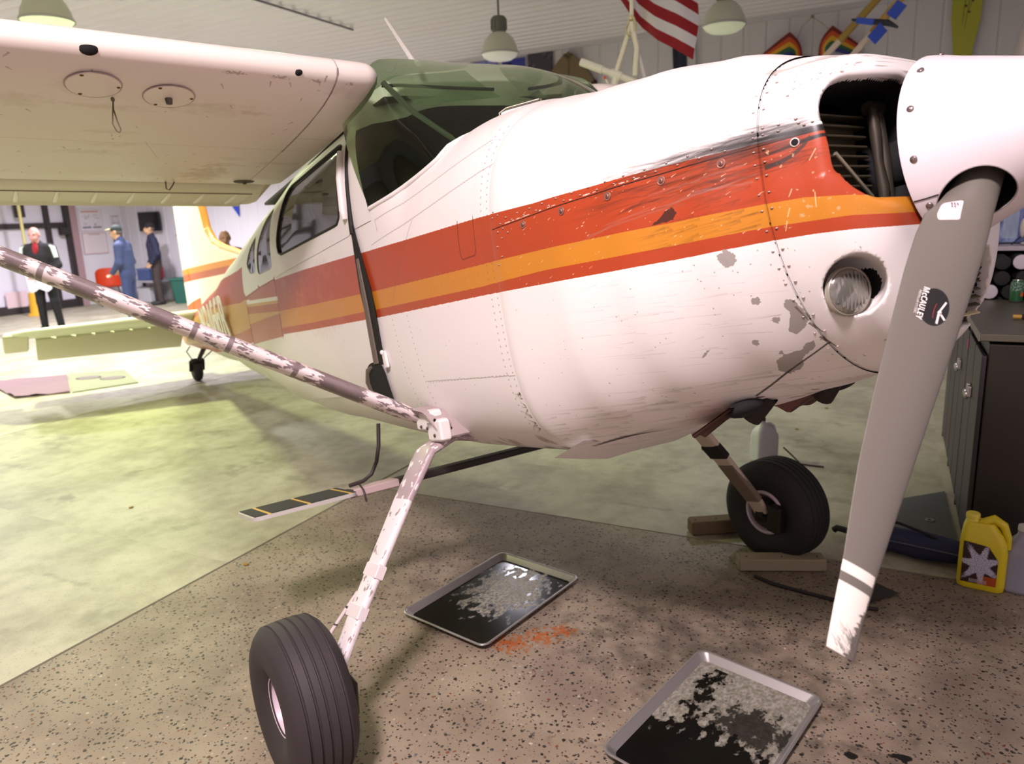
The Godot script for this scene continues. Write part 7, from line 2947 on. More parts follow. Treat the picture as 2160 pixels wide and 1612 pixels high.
func yellow_jug() -> void:
	var at := Vector3(1.985, 0, -2.955)
	# broad side towards the camera's left, handle side to the right
	var t := thing("yellow_jug", "yellow plastic oil jug with a printed label on the floor by the cabinet", "jug", Transform3D(Basis(Vector3.UP, -0.62).scaled(Vector3(0.92, 1.0, 0.92)), at))
	var m := mat("jug_yellow", c8(226, 206, 36), 0.32)
	var rows := []
	# outline in x (width) per height, depth in z
	for q in [[0.0, -0.085, 0.085, 0.048], [0.006, -0.094, 0.094, 0.055], [0.03, -0.096, 0.096, 0.057], [0.17, -0.096, 0.096, 0.057], [0.21, -0.096, 0.090, 0.056], [0.245, -0.093, 0.074, 0.052], [0.275, -0.088, 0.050, 0.045], [0.295, -0.080, 0.034, 0.038]]:
		var row := PackedVector3Array()
		var hx: float = (q[2] - q[1]) * 0.5
		for p in rounded_rect(hx, q[3], minf(0.03, q[3] * 0.8)):
			row.append(Vector3(p.x + (q[1] + q[2]) * 0.5, q[0], p.y))
		rows.append(row)
	var b := MB.new()
	b.grid(rows, true)
	b.fan(Array(rows[0]), Vector3.DOWN)
	b.fan(Array(rows[-1]), Vector3.UP)
	part(t, "body", b, m)
	var h := MB.new()
	h.tube([Vector3(-0.02, 0.285, 0), Vector3(0.03, 0.312, 0), Vector3(0.068, 0.29, 0), Vector3(0.088, 0.24, 0), Vector3(0.094, 0.19, 0)], [0.022, 0.024, 0.023, 0.020, 0.014], 12, true, 0.8)
	part(t, "handle", h, m)
	var n := MB.new()
	n.lathe([Vector2(0.036, 0.28), Vector2(0.028, 0.305), Vector2(0.026, 0.315), Vector2(0.026, 0.315), Vector2(0.029, 0.316), Vector2(0.029, 0.335), Vector2(0.026, 0.338), Vector2(0.026, 0.338), Vector2(0.0, 0.338)], Transform3D(Basis(), Vector3(-0.055, -0.012, 0)), 20)
	part(t, "cap", n, mat("cap_yellow", c8(236, 220, 90), 0.35))
	# label: dark ground with a white splash
	var im := Image.create_empty(256, 320, false, Image.FORMAT_RGB8)
	im.fill(Color(0.20, 0.11, 0.12))
	var g := RandomNumberGenerator.new()
	g.seed = 2
	for y in 320:
		for x in 256:
			var d := Vector2((x - 128) / 118.0, (y - 165) / 120.0)
			var r := d.length() * (1.0 + 0.35 * sin(atan2(d.y, d.x) * 7.0 + 1.0) + 0.3 * noise.get_noise_2d(x * 3, y * 3))
			if r < 0.85:
				im.set_pixel(x, y, Color(0.84, 0.83, 0.88).lerp(Color(0.28, 0.32, 0.50), clampf(noise.get_noise_2d(x * 2.2, y * 5) * 3.0 - 0.2, 0, 0.8)))
			if y > 250 and x > 120 and r > 0.8:
				im.set_pixel(x, y, Color(0.72, 0.30, 0.10))
	for i in 5:
		im.fill_rect(Rect2i(60, 286 + i * 6, 130, 3), Color(0.75, 0.72, 0.74))
	var lm := StandardMaterial3D.new()
	lm.resource_name = "jug_label"
	lm.albedo_texture = tex(im)
	lm.roughness = 0.4
	for s in [1.0]:
		var lb := MB.new()
		var z := 0.0582
		lb.flat([Vector3(-0.078, 0.03, z), Vector3(0.062, 0.03, z), Vector3(0.062, 0.15, z), Vector3(0.02, 0.205, z), Vector3(-0.078, 0.215, z)], Vector3(0, 0, 1), [Vector2(0, 1), Vector2(1, 1), Vector2(1, 0.34), Vector2(0.7, 0.05), Vector2(0, 0)])
		part(t, "label", lb, lm)

# ---------------------------------------------------------------- bench with cabinets at the right
func make_bench() -> void:
	# the bench runs towards the back wall; its front faces the aeroplane
	var wood := mat("cabinet_brown", c8(44, 36, 36), 0.45)
	var side := mat("cabinet_side", c8(34, 28, 18), 0.5)
	var front := mat("cabinet_front", c8(44, 36, 40), 0.45)
	var a_f := -0.37
	var depth := 0.72
	var lens := [[3.84, 4.50], [4.52, 5.18], [5.20, 5.86]]
	for i in 3:
		var b0: float = lens[i][0]
		var b1: float = lens[i][1]
		var mid := room(a_f - depth * 0.5, (b0 + b1) * 0.5, 0)
		var fr := xf(D1, Vector3.UP, D1.cross(Vector3.UP), mid)
		# own axes: x out of the front (towards the aeroplane), z along the bench
		var lab: String = ["dark brown cabinet at the near end of the bench, its plain side facing the camera", "middle cabinet of the bench, dark brown with tall doors", "cabinet at the far end of the bench, dark brown with tall doors"][i]
		var t := thing("cabinet", lab, "cabinet", fr, "cabinets under the bench top")
		var l := b1 - b0
		var b := MB.new()
		b.box(Transform3D(Basis(), Vector3(-0.012, 0.50, 0)), Vector3(depth - 0.03, 1.01, l), 0.006)
		part(t, "body", b, side if i == 0 else wood)
		for k in 2:
			var z := (k - 0.5) * l * 0.5
			var d := MB.new()
			d.box(Transform3D(Basis(), Vector3(depth * 0.5 - 0.014, 0.50, z)), Vector3(0.022, 0.90, l * 0.5 - 0.014), 0.006)
			var door := part(t, "door", d, front)
			var h := MB.new()
			var zz := z + (l * 0.20) * (1 if k == 0 else -1)
			h.box(Transform3D(Basis(), Vector3(depth * 0.5 + 0.006, 0.72, zz)), Vector3(0.018, 0.055, 0.028), 0.005)
			h.ball(Vector3(depth * 0.5 + 0.018, 0.70, zz), Vector3(0.012, 0.02, 0.010), 6, 8)
			part(door, "latch", h, mat("latch_metal", c8(190, 186, 184), 0.3, 0.8))
		if i == 0:
			var kb := MB.new()
			kb.ball(Vector3(-0.02, 0.43, -l * 0.5 - 0.012), Vector3(0.05, 0.05, 0.016), 8, 12)
			part(t, "knob", kb, mat("knob_white", c8(200, 196, 190), 0.5))
		var st := MB.new()
		st.box(Transform3D(Basis(), Vector3(depth * 0.5 - 0.02, 0.50, l * 0.5 - 0.004)), Vector3(0.03, 0.99, 0.012), 0.003)
		part(t, "edge_strip", st, mat("edge_grey", c8(76, 72, 78), 0.4))
	var top := thing("bench_top", "dark olive worktop with a worn pale corner along the cabinets", "worktop", xf(D1, Vector3.UP, D1.cross(Vector3.UP), room(a_f - depth * 0.5, 4.85, 1.017)))
	var tb := MB.new()
	tb.box(Transform3D(Basis(), Vector3(0, 0.018, 0)), Vector3(depth + 0.03, 0.034, 2.06), 0.005)
	part(top, "board", tb, mat("worktop_olive", c8(92, 88, 74), 0.42))
	var eb := MB.new()
	eb.box(Transform3D(Basis(), Vector3(depth * 0.5 + 0.016, 0.018, 0)), Vector3(0.006, 0.036, 2.06), 0.002)
	part(top, "edging", eb, mat("edging_grey", c8(128, 120, 108), 0.4))
	var pk := MB.new()
	pk.box(xf(D1, Vector3.UP, D1.cross(Vector3.UP), room(a_f + 0.006, 4.46, 0.90)), Vector3(0.004, 0.05, 0.012), 0.001)
	tag(part(self, numbered("tag"), pk, mat("tag_pink", c8(196, 60, 120), 0.5)), "small bright pink tag stuck on the cabinet front", "tag")
	# can, tube ends, tool and plastic thing on the worktop; own spot given in metres from the front and along
	var y0 := 1.053
	var can_at := room(-0.62, 5.02, y0)
	var can := thing("drink_can", "green aluminium drink can standing on the worktop in front of the tubes", "can", Transform3D(Basis(), can_at))
	var cb := MB.new()
	cb.lathe([Vector2(0.0, 0.002), Vector2(0.024, 0.0), Vector2(0.026, 0.003), Vector2(0.033, 0.010)], Transform3D(), 24)
	cb.lathe([Vector2(0.026, 0.122), Vector2(0.027, 0.124), Vector2(0.025, 0.124), Vector2(0.024, 0.119), Vector2(0.024, 0.119), Vector2(0.0, 0.119)], Transform3D(), 24)
	part(can, "ends", cb, mat("can_metal", c8(190, 190, 190), 0.25, 0.85))
	var cw := MB.new()
	cw.lathe([Vector2(0.033, 0.010), Vector2(0.033, 0.105), Vector2(0.026, 0.122)], Transform3D(), 28)
	var ci := Image.create_empty(128, 96, false, Image.FORMAT_RGB8)
	ci.fill(Color(0.12, 0.36, 0.20))
	for y in 96:
		for x in 128:
			if noise.get_noise_2d(x * 4, y * 5) > 0.12 and y > 25 and y < 75:
				ci.set_pixel(x, y, Color(0.62, 0.68, 0.66))
	for k in 128:
		if (k / 16) % 4 == 1:
			ci.fill_rect(Rect2i(k, 12, 1, 12), Color(0.85, 0.40, 0.14))
	var cmt := StandardMaterial3D.new()
	cmt.resource_name = "can_print"
	cmt.albedo_texture = tex(ci)
	cmt.roughness = 0.3
	part(can, "wall", cw, cmt)
	# rolled tubes lying towards the camera, white caps showing
	var rnd := RandomNumberGenerator.new()
	rnd.seed = 6
	var spots := [[-0.40, 0.045, 1], [-0.50, 0.045, 1], [-0.46, 0.125, 1], [-0.41, 0.205, 1], [-0.555, 0.122, 0], [-0.60, 0.045, 0], [-0.64, 0.215, 1], [-0.55, 0.212, 0], [-0.66, 0.125, 0], [-0.76, 0.15, 1], [-0.71, 0.045, 0], [-0.86, 0.05, 1], [-0.86, 0.145, 0], [-0.95, 0.215, 1], [-0.74, 0.24, 0], [-0.96, 0.11, 1]]
	for i in spots.size():
		var q = spots[i]
		var cap: bool = q[2] == 1
		var p := room(q[0], 5.12, y0 + q[1])
		var t := thing("cardboard_tube", "%s-ended round tube in the stack on the worktop, %s from the left" % ["white" if cap else "black", ["first", "second", "third", "fourth", "fifth", "sixth", "seventh", "eighth", "ninth", "tenth"][order_of(spots, i)]], "tube", xf(D1, D2, D1.cross(D2), p), "%s tube ends stacked on the worktop" % ("white" if cap else "black"))
		var b := MB.new()
		b.lathe([Vector2(0.042, 0.0), Vector2(0.042, 0.36), Vector2(0.042, 0.36), Vector2(0.0, 0.36)], Transform3D(), 20)
		part(t, "wall", b, mat("tube_dark", c8(30, 28, 26), 0.7))
		var e := MB.new()
		e.lathe([Vector2(0.0, -0.004), Vector2(0.036, -0.004), Vector2(0.041, -0.001), Vector2(0.042, 0.004)], Transform3D(), 22)
		part(t, "end_cap", e, mat("tube_cap_white", c8(206, 198, 206), 0.5) if cap else mat("tube_cap_black", c8(18, 18, 18), 0.7))
	# shelf board on brackets over the tubes
	var sh := thing("shelf", "narrow pale shelf board above the stacked tubes", "shelf", xf(D1, Vector3.UP, D1.cross(Vector3.UP), room(-0.86, 5.40, y0)))
	var sb := MB.new()
	sb.box(Transform3D(Basis(), Vector3(0, 0.285, 0)), Vector3(1.06, 0.028, 0.34), 0.004)
	part(sh, "board", sb, mat("shelf_pale", c8(182, 176, 180), 0.5))
	for x in [-0.50, 0.50]:
		var lb := MB.new()
		lb.box(Transform3D(Basis(), Vector3(x, 0.135, 0.10)), Vector3(0.025, 0.272, 0.05), 0.003)
		part(sh, "leg", lb, wood)
	var backp := MB.new()
	backp.box(Transform3D(Basis(), Vector3(0, 0.135, 0.16)), Vector3(1.0, 0.27, 0.012), 0.002)
	part(sh, "back_panel", backp, mat("dark_board", c8(24, 22, 20), 0.8))  # near-black sheet behind the stacked tubes
	# things on the shelf: picture, dark cabinet box, little model
	var ys := y0 + 0.30
	var im := Image.create_empty(256, 320, false, Image.FORMAT_RGB8)
	for y in 320:
		for x in 256:
			var n := noise2.get_noise_2d(x * 5.0, y * 1.3)
			im.set_pixel(x, y, Color(0.33, 0.38, 0.62).lerp(Color(0.62, 0.70, 0.84), clampf(0.35 + n * 1.6, 0, 1)))
	for y in range(10, 310):
		for x in range(10, 36):
			blend_px(im, x, y, Color(0.70, 0.78, 0.82), 0.7)
	blob(im, 210, 150, 34, 40, Color(0.20, 0.19, 0.21), 1.0, 0.3, 0.2)
	blob(im, 190, 60, 20, 50, Color(0.25, 0.28, 0.48), 0.8, 0.5, 0.5)
	var pm := StandardMaterial3D.new()
	pm.resource_name = "blue_picture"
	pm.albedo_texture = tex(im)
	pm.roughness = 0.35
	var pic := thing("picture", "blue picture board standing upright on the pale shelf", "picture", xf(-D1, Vector3(0, 1, 0), -D2, room(-0.92, 5.48, ys)))
	var pbx := MB.new()
	pbx.box(Transform3D(Basis(), Vector3(0, 0.36, 0)), Vector3(0.78, 0.72, 0.03), 0.004)
	part(pic, "board", pbx, mat("picture_edge", c8(60, 62, 84), 0.5))
	var pf := MB.new()
	pf.flat([Vector3(-0.38, 0.01, 0.0156), Vector3(0.38, 0.01, 0.0156), Vector3(0.38, 0.71, 0.0156), Vector3(-0.38, 0.71, 0.0156)], Vector3(0, 0, 1), [Vector2(0, 1), Vector2(1, 1), Vector2(1, 0), Vector2(0, 0)])
	part(pic, "print", pf, pm)
	var dk := thing("dark_case", "black upright case beside the blue picture", "case", xf(-D1, Vector3.UP, -D2, room(-0.46, 5.40, ys)))
	var db := MB.new()
	db.box(Transform3D(Basis(), Vector3(0, 0.27, 0)), Vector3(0.13, 0.54, 0.2), 0.01)
	part(dk, "box", db, mat("case_black", c8(20, 22, 22), 0.55))
	var dl := MB.new()
	dl.box(Transform3D(Basis(), Vector3(0.02, 0.03, 0.102)), Vector3(0.07, 0.02, 0.004), 0.001)
	part(dk, "plate", dl, mat("brass_plate", c8(110, 92, 48), 0.4, 0.5))
	var md := thing("desk_model", "small white and black model on wire legs in front of the blue picture", "model", xf(-D1, Vector3.UP, -D2, room(-0.66, 5.27, ys)))
	var mb := MB.new()
	mb.ball(Vector3(-0.012, 0.10, 0), Vector3(0.018, 0.055, 0.018), 8, 10)
	mb.ball(Vector3(0.03, 0.012, 0), Vector3(0.05, 0.012, 0.03), 6, 12)
	part(md, "body", mb, mat("model_white", c8(196, 190, 186), 0.4))
	var ml := MB.new()
	for q in [[-0.03, -0.06], [0.0, 0.055], [0.03, 0.075]]:
		ml.tube([Vector3(0.02, 0.065, 0), Vector3(q[0] + 0.02, 0.06, 0), Vector3(q[1], 0.004, 0.02 * q[0] * 20)], 0.004, 6)
	ml.ball(Vector3(0.03, 0.062, 0), Vector3(0.03, 0.012, 0.014), 6, 8)
	part(md, "legs", ml, mat("model_dark", c8(30, 24, 22), 0.5))
	# screwdriver
	var sd := thing("screwdriver", "screwdriver with a yellow and black handle lying on the worktop", "screwdriver", xf(-D1, Vector3.UP, -D2, room(-0.56, 4.28, y0 + 0.016)))
	var s1 := MB.new()
	s1.tube([Vector3(0.0, 0, 0), Vector3(0.03, 0, 0), Vector3(0.07, 0, 0.01), Vector3(0.11, 0, 0.015)], [0.012, 0.016, 0.015, 0.013], 10)
	part(sd, "handle", s1, mat("grip_black", c8(36, 34, 34), 0.8))
	var s2 := MB.new()
	s2.tube([Vector3(-0.035, 0, -0.004), Vector3(0.0, 0, 0)], [0.011, 0.0115], 10)
	part(sd, "collar", s2, mat("grip_yellow", c8(180, 140, 50), 0.5))
	var s3 := MB.new()
	s3.tube([Vector3(0.11, 0, 0.015), Vector3(0.21, -0.01, 0.03)], 0.004, 8)
	part(sd, "shaft", s3, mat("shaft_metal", c8(180, 180, 184), 0.25, 0.9))
	var bg := thing("plastic_bottle", "white plastic bottle lying on its side at the right edge of the worktop", "bottle", xf(-D1, Vector3.UP, -D2, room(-0.76, 4.72, y0 + 0.035)))
	var bo := MB.new()
	bo.lathe([Vector2(0.0, -0.075), Vector2(0.018, -0.075), Vector2(0.02, -0.05), Vector2(0.034, -0.03), Vector2(0.035, 0.09), Vector2(0.030, 0.10), Vector2(0.0, 0.10)], xf(Vector3(0, 1, 0), Vector3(1, 0.1, 0), Vector3(0, 0, 1), Vector3(0.06, 0.0, 0)), 20)
	part(bg, "body", bo, mat("jug_white", c8(206, 206, 214), 0.4))

# ---------------------------------------------------------------- things hung up and by the walls
func board(called: String, label: String, cat: String, at: Transform3D, w: float, h: float, m: Material, group := "", frame: Material = null) -> Node3D:
	# a flat board whose face is +z of the given frame, centred
	var t := thing(called, label, cat, at, group)
	var b := MB.new()
	b.box(Transform3D(Basis(), Vector3(0, 0, 0.006)), Vector3(w, h, 0.012), 0.002)
	part(t, "sheet", b, frame if frame else mat("board_edge", c8(210, 206, 212), 0.6))
	var f := MB.new()
	var e := 0.004 if frame == null else 0.018
	f.flat([Vector3(-w / 2 + e, -h / 2 + e, 0.0125), Vector3(w / 2 - e, -h / 2 + e, 0.0125), Vector3(w / 2 - e, h / 2 - e, 0.0125), Vector3(-w / 2 + e, h / 2 - e, 0.0125)], Vector3(0, 0, 1), [Vector2(0, 1), Vector2(1, 1), Vector2(1, 0), Vector2(0, 0)])
	part(t, "print", f, m)
	return t

func back_wall(a: float, y: float, lift := 0.02) -> Transform3D:
	return xf(-D1, Vector3.UP, -D2, room(a, B1 - lift, y))

func left_wall(b: float, y: float, lift := 0.03) -> Transform3D:
	return xf(D2, Vector3.UP, -D1, room(A1 - lift, b, y))

func picture_mat(key: String, w: int, h: int, painter: Callable) -> StandardMaterial3D:
	var im := Image.create_empty(w, h, false, Image.FORMAT_RGB8)
	painter.call(im)
	var m := StandardMaterial3D.new()
	m.resource_name = key
	m.albedo_texture = tex(im)
	m.roughness = 0.5
	return m

func make_wall_things() -> void:
	flag()
	pipe_rig()
	# posters along the top of the back wall
	var p1 := picture_mat("poster_lilac", 96, 128, func(im: Image):
		im.fill(Color(0.55, 0.55, 0.82))
		for i in 30:
			blob(im, (i * 37) % 96, (i * 53) % 128, 6, 5, [Color(0.72, 0.40, 0.44), Color(0.80, 0.80, 0.90), Color(0.36, 0.38, 0.70)][i % 3], 0.8, 0.4, 0.3))
	var p2 := picture_mat("poster_blue", 96, 128, func(im: Image):
		im.fill(Color(0.20, 0.24, 0.62))
		blob(im, 30, 20, 14, 10, Color(0.12, 0.12, 0.2), 0.8, 0.4, 0.3))
	var p3 := picture_mat("poster_dark", 96, 128, func(im: Image):
		im.fill(Color(0.27, 0.25, 0.29))
		for i in 26:
			blob(im, (i * 29) % 96, (i * 41) % 128, 9, 7, [Color(0.40, 0.37, 0.40), Color(0.18, 0.17, 0.2)][i % 2], 0.7, 0.6, 0.4))
	board("poster", "lilac poster with red spots high on the back wall behind the windshield", "poster", back_wall(6.32, 3.80), 0.54, 0.66, p1, "posters high on the back wall")
	board("poster", "deep blue poster high on the back wall below the hanging lamp", "poster", back_wall(5.78, 3.80, 0.021), 0.44, 0.62, p2, "posters high on the back wall")
	board("poster", "dark grey picture high on the back wall right of the blue poster", "poster", back_wall(5.30, 3.80), 0.46, 0.72, p3, "posters high on the back wall")
	coat()
	# dark banner behind the flag
	var bn := thing("banner", "narrow dark navy banner hanging on the back wall below the flag", "banner", back_wall(3.06, 3.62, 0.03))
	var bb := MB.new()
	var rows := []
	for i in 8:
		var row := PackedVector3Array()
		for j in 10:
			var t := j / 9.0
			row.append(Vector3((i / 7.0 - 0.5) * 0.20 + 0.06 * t, 0.42 - 0.95 * t, 0.012 * sin(i * 1.7 + t * 2.0)))
		rows.append(row)
	bb.grid(rows, false, [], Vector3(0, 0, 1))
	part(bn, "cloth", bb, mat("banner_navy", c8(44, 48, 72), 0.8))
	var bw := MB.new()
	bw.flat([Vector3(0.12, 0.40, 0.015), Vector3(0.24, 0.40, 0.015), Vector3(0.30, -0.5, 0.015), Vector3(0.18, -0.5, 0.015)], Vector3(0, 0, 1))
	part(bn, "white_edge", bw, mat("banner_white", c8(214, 212, 220), 0.7))
	kite()
	poles()
	# yellow board with dark marks
	var yb := thing("yellow_board", "long yellow board with faint dark brush marks hung upright on the back wall", "board", back_wall(-0.60, 3.55, 0.05))
	var ol := PackedVector2Array([Vector2(-0.17, 0.62), Vector2(-0.165, 0.3), Vector2(-0.115, -0.10), Vector2(-0.10, -0.45), Vector2(-0.06, -0.60), Vector2(0.02, -0.62), Vector2(0.085, -0.52), Vector2(0.10, -0.10), Vector2(0.155, 0.25), Vector2(0.17, 0.62)])
	var ym := picture_mat("yellow_board_paint", 128, 512, func(im: Image):
		im.fill(Color(0.73, 0.73, 0.25))
		for q in [[56, 20, 50, 120], [70, 60, 60, 190], [52, 110, 48, 170], [84, 30, 74, 100]]:
			stroke(im, Vector2(q[0], q[1]), Vector2(q[2], q[3]), 3, 1.5, Color(0.22, 0.20, 0.08), 0.7)
		for q in [[56, 80], [72, 110], [60, 30], [84, 60]]:
			blob(im, q[0], q[1], 6, 7, Color(0.16, 0.14, 0.06), 0.8, 0.5, 0.4))
	var yo := MB.new()
	yo.slab(ol, 0.03, Transform3D(), Rect2(-0.17, -0.62, 0.34, 1.24))
	part(yb, "board", yo, ym)
	# --- far left: the office corner
	var tv := thing("television", "black flat television on the back wall behind the man in the dark cap", "television", back_wall(14.93, 1.76, 0.10))
	var t1 := MB.new()
	t1.box(Transform3D(Basis(), Vector3.ZERO), Vector3(0.68, 0.42, 0.05), 0.008)
	part(tv, "casing", t1, mat("tv_casing", c8(20, 18, 24), 0.4))
	var t2 := MB.new()
	t2.box(Transform3D(Basis(), Vector3(0, 0.005, 0.026)), Vector3(0.63, 0.36, 0.004), 0.001)
	part(tv, "screen", t2, mat("tv_screen", c8(16, 14, 20), 0.15))
	var t3 := MB.new()
	t3.box(Transform3D(Basis(), Vector3(0, 0, -0.05)), Vector3(0.2, 0.2, 0.06), 0.005)
	part(tv, "bracket", t3, mat("tv_casing", c8(20, 18, 24), 0.4))
	var wmat := func(key: String, seed_no: int, tone: Color) -> StandardMaterial3D:
		return picture_mat(key, 192, 160, func(im: Image):
			im.fill(Color(0.90, 0.88, 0.91))
			var g := RandomNumberGenerator.new()
			g.seed = seed_no
			im.fill_rect(Rect2i(16, 10, 150, 10), tone)
			for r in 2:
				for c in 2:
					for k in 8:
						blob(im, 50 + c * 90 + g.randi_range(-24, 24), 56 + r * 54 + g.randi_range(-14, 14), 5 + g.randi_range(0, 8), 4, [Color(0.45, 0.44, 0.5), Color(0.68, 0.66, 0.72), tone][k % 3], 0.7, 0.5, 0.5)
			im.fill_rect(Rect2i(14, 132, 76, 12), Color(0.45, 0.45, 0.52))
			im.fill_rect(Rect2i(104, 132, 76, 12), Color(0.45, 0.45, 0.52)))
	board("wall_chart", "upper wall chart with four small pictures beside the hangar door", "poster", left_wall(11.03, 1.84), 0.56, 0.48, wmat.call("chart_a", 31, Color(0.76, 0.55, 0.47)), "", mat("chart_frame", c8(226, 216, 222), 0.5))
	var lines := picture_mat("chart_lines", 160, 160, func(im: Image):
		im.fill(Color(0.93, 0.90, 0.91))
		for k in 9:
			im.fill_rect(Rect2i(12, 14 + k * 16, 136, 3), Color(0.82, 0.72, 0.72))
		im.fill_rect(Rect2i(40, 4, 80, 5), Color(0.70, 0.5, 0.48)))
	board("wall_chart", "lower wall chart with thin red lines beside the hangar door", "poster", left_wall(11.05, 1.33), 0.58, 0.46, lines, "", mat("chart_frame_red", c8(206, 176, 176), 0.5))
	board("wall_notice", "small notice with dark red heading in the left corner of the hangar", "notice", left_wall(11.62, 1.83), 0.24, 0.20, wmat.call("chart_b", 33, Color(0.62, 0.34, 0.36)))
	board("wall_panel_picture", "tall dark blue picture on the wall behind the man in the cap", "picture", left_wall(11.62, 1.45), 0.24, 0.50, picture_mat("pic_navy", 64, 96, func(im: Image): im.fill(Color(0.30, 0.30, 0.44))))
	var round_m := picture_mat("round_sign", 96, 96, func(im: Image):
		im.fill(Color(0.88, 0.87, 0.92))
		for k in 90:
			var a := TAU * k / 90
			blob(im, 48 + cos(a) * 34, 48 + sin(a) * 34, 3, 3, Color(0.60, 0.62, 0.68), 0.7, 0.0, 0.6))
	board("wall_sign", "faint white sign with a grey ring on the back wall next to the fin", "sign", back_wall(14.1, 1.66), 0.36, 0.42, round_m)
	# red chair, table with boxes, bin
	var ch := thing("red_chair", "rounded orange red plastic chair by the far charts, behind the strut", "chair", Transform3D(Basis(Vector3.UP, 0.5), room(15.25, 10.75, 0)))
	var cbk := MB.new()
	var cr := []
	for i in 9:
		var row := PackedVector3Array()
		for j in 13:
			var a := lerpf(-1.35, 1.35, j / 12.0)
			var y := lerpf(0.44, 0.80 - 0.10 * pow(absf(a) / 1.35, 3.0), i / 8.0)
			row.append(Vector3(sin(a) * 0.27, y, -cos(a) * 0.24 - 0.05 * (y - 0.44)))
		cr.append(row)
	cbk.grid(cr, false, [], Vector3(0, 0, 1))
	part(ch, "backrest", cbk, mat("chair_red", c8(206, 70, 34), 0.4))
	var cse := MB.new()
	cse.lathe([Vector2(0.0, 0.44), Vector2(0.24, 0.44), Vector2(0.265, 0.43), Vector2(0.265, 0.43), Vector2(0.24, 0.40), Vector2(0.0, 0.40)], Transform3D(), 24)
	part(ch, "seat", cse, mat("chair_red", c8(206, 70, 34), 0.4))
	for q in [[-1, -1], [1, -1], [1, 1], [-1, 1]]:
		var l := MB.new()
		l.tube([Vector3(q[0] * 0.15, 0.41, q[1] * 0.15), Vector3(q[0] * 0.21, 0.0, q[1] * 0.21)], 0.013, 8)
		part(ch, "leg", l, mat("chair_leg", c8(90, 88, 90), 0.35, 0.7))
	var bin := thing("green_bin", "dark green plastic bin on the floor behind the fin", "bin", Transform3D(Basis(), room(13.75, 11.42, 0)))
	var bn2 := MB.new()
	var br := []
	for q in [[0.0, 0.17], [0.01, 0.18], [0.5, 0.23], [0.5, 0.25], [0.55, 0.255], [0.55, 0.225], [0.05, 0.165]]:
		var row := PackedVector3Array()
		for p in rounded_rect(q[1], q[1] * 0.8, 0.05):
			row.append(Vector3(p.x, q[0], p.y))
		br.append(row)
	bn2.grid(br, true)
	part(bin, "body", bn2, mat("bin_green", c8(40, 96, 84), 0.5))
	for z in [-1, 1]:
		var hb := MB.new()
		hb.tube([Vector3(z * 0.245, 0.50, -0.06), Vector3(z * 0.28, 0.50, -0.05), Vector3(z * 0.28, 0.50, 0.05), Vector3(z * 0.245, 0.50, 0.06)], 0.012, 6)
		part(bin, "grip", hb, mat("bin_green", c8(40, 96, 84), 0.5))
	var tb := thing("office_table", "low grey table against the back wall behind the two men", "table", xf(-D1, Vector3.UP, -D2, room(14.9, 11.45, 0)))
	var tt := MB.new()
	tt.box(Transform3D(Basis(), Vector3(0, 0.47, 0)), Vector3(1.1, 0.04, 0.6), 0.006)
	part(tb, "table_top", tt, mat("table_grey", c8(170, 168, 178), 0.5))
	for q in [[-0.5, -0.25], [0.5, -0.25], [0.5, 0.25], [-0.5, 0.25]]:
		var l := MB.new()
		l.box(Transform3D(Basis(), Vector3(q[0], 0.225, q[1])), Vector3(0.05, 0.45, 0.05), 0.005)
		part(tb, "leg", l, mat("table_leg", c8(66, 62, 70), 0.5))
	var boxes := [["blue_crate", "blue plastic crate on the low grey table", c8(70, 92, 140), Vector3(0.40, 0.26, 0.34), 0.05, "crate"], ["white_carton", "white carton under the low grey table", c8(200, 198, 204), Vector3(0.42, 0.34, 0.34), 0.0, "box"], ["red_canister", "red canister standing on the right end of the low table", c8(170, 44, 50), Vector3(0.16, 0.34, 0.16), 0.42, "canister"], ["brown_carton", "brown carton on the floor beside the green bin", c8(150, 92, 66), Vector3(0.26, 0.5, 0.3), 1.62, "box"]]
	for q in boxes:
		var y: float = 0.49 if q[0] in ["blue_crate", "red_canister"] else 0.0
		var t := thing(q[0], q[1], q[5], tb.transform * Transform3D(Basis(), Vector3(q[4], y, 0)))
		var b := MB.new()
		var sz: Vector3 = q[3]
		b.box(Transform3D(Basis(), Vector3(0, sz.y * 0.5, 0)), sz, 0.02 if q[0] != "red_canister" else 0.07)
		part(t, "body", b, mat(q[0], q[2], 0.5))
		var l := MB.new()
		if q[0] == "red_canister":
			l.lathe([Vector2(0.0, sz.y + 0.05), Vector2(0.03, sz.y + 0.05), Vector2(0.03, sz.y + 0.05), Vector2(0.03, sz.y - 0.01)], Transform3D(), 12)
		else:
			l.box(Transform3D(Basis(), Vector3(0, sz.y - 0.02, 0)), Vector3(sz.x + 0.02, 0.03, sz.z + 0.02), 0.005)
		part(t, "lid", l, mat(q[0] + "_lid", q[2].lightened(0.15), 0.5))
	# yellow stand post by the hangar door
	var yp := thing("yellow_post", "thin yellow post with a bright yellow base in front of the hangar door", "post", Transform3D(Basis(), room(15.2, 9.05, 0)))
	var y1 := MB.new()
	y1.tube([Vector3(0.0, 0.02, 0), Vector3(0.0, 2.6, 0)], 0.03, 10)
	part(yp, "pole", y1, mat("post_cream", c8(206, 196, 130), 0.5))
	var y2 := MB.new()
	y2.lathe([Vector2(0.16, 0.0), Vector2(0.16, 0.03), Vector2(0.16, 0.03), Vector2(0.11, 0.06), Vector2(0.10, 0.42), Vector2(0.085, 0.46), Vector2(0.085, 0.46), Vector2(0.0, 0.46)], Transform3D(), 20)
	part(yp, "base", y2, mat("post_yellow", c8(226, 170, 40), 0.5))
	var cl := thing("blue_cloth", "small deep blue pennant hanging on the back wall just behind the cabin roof", "pennant", back_wall(12.35, 1.98, 0.03))
	var cb := MB.new()
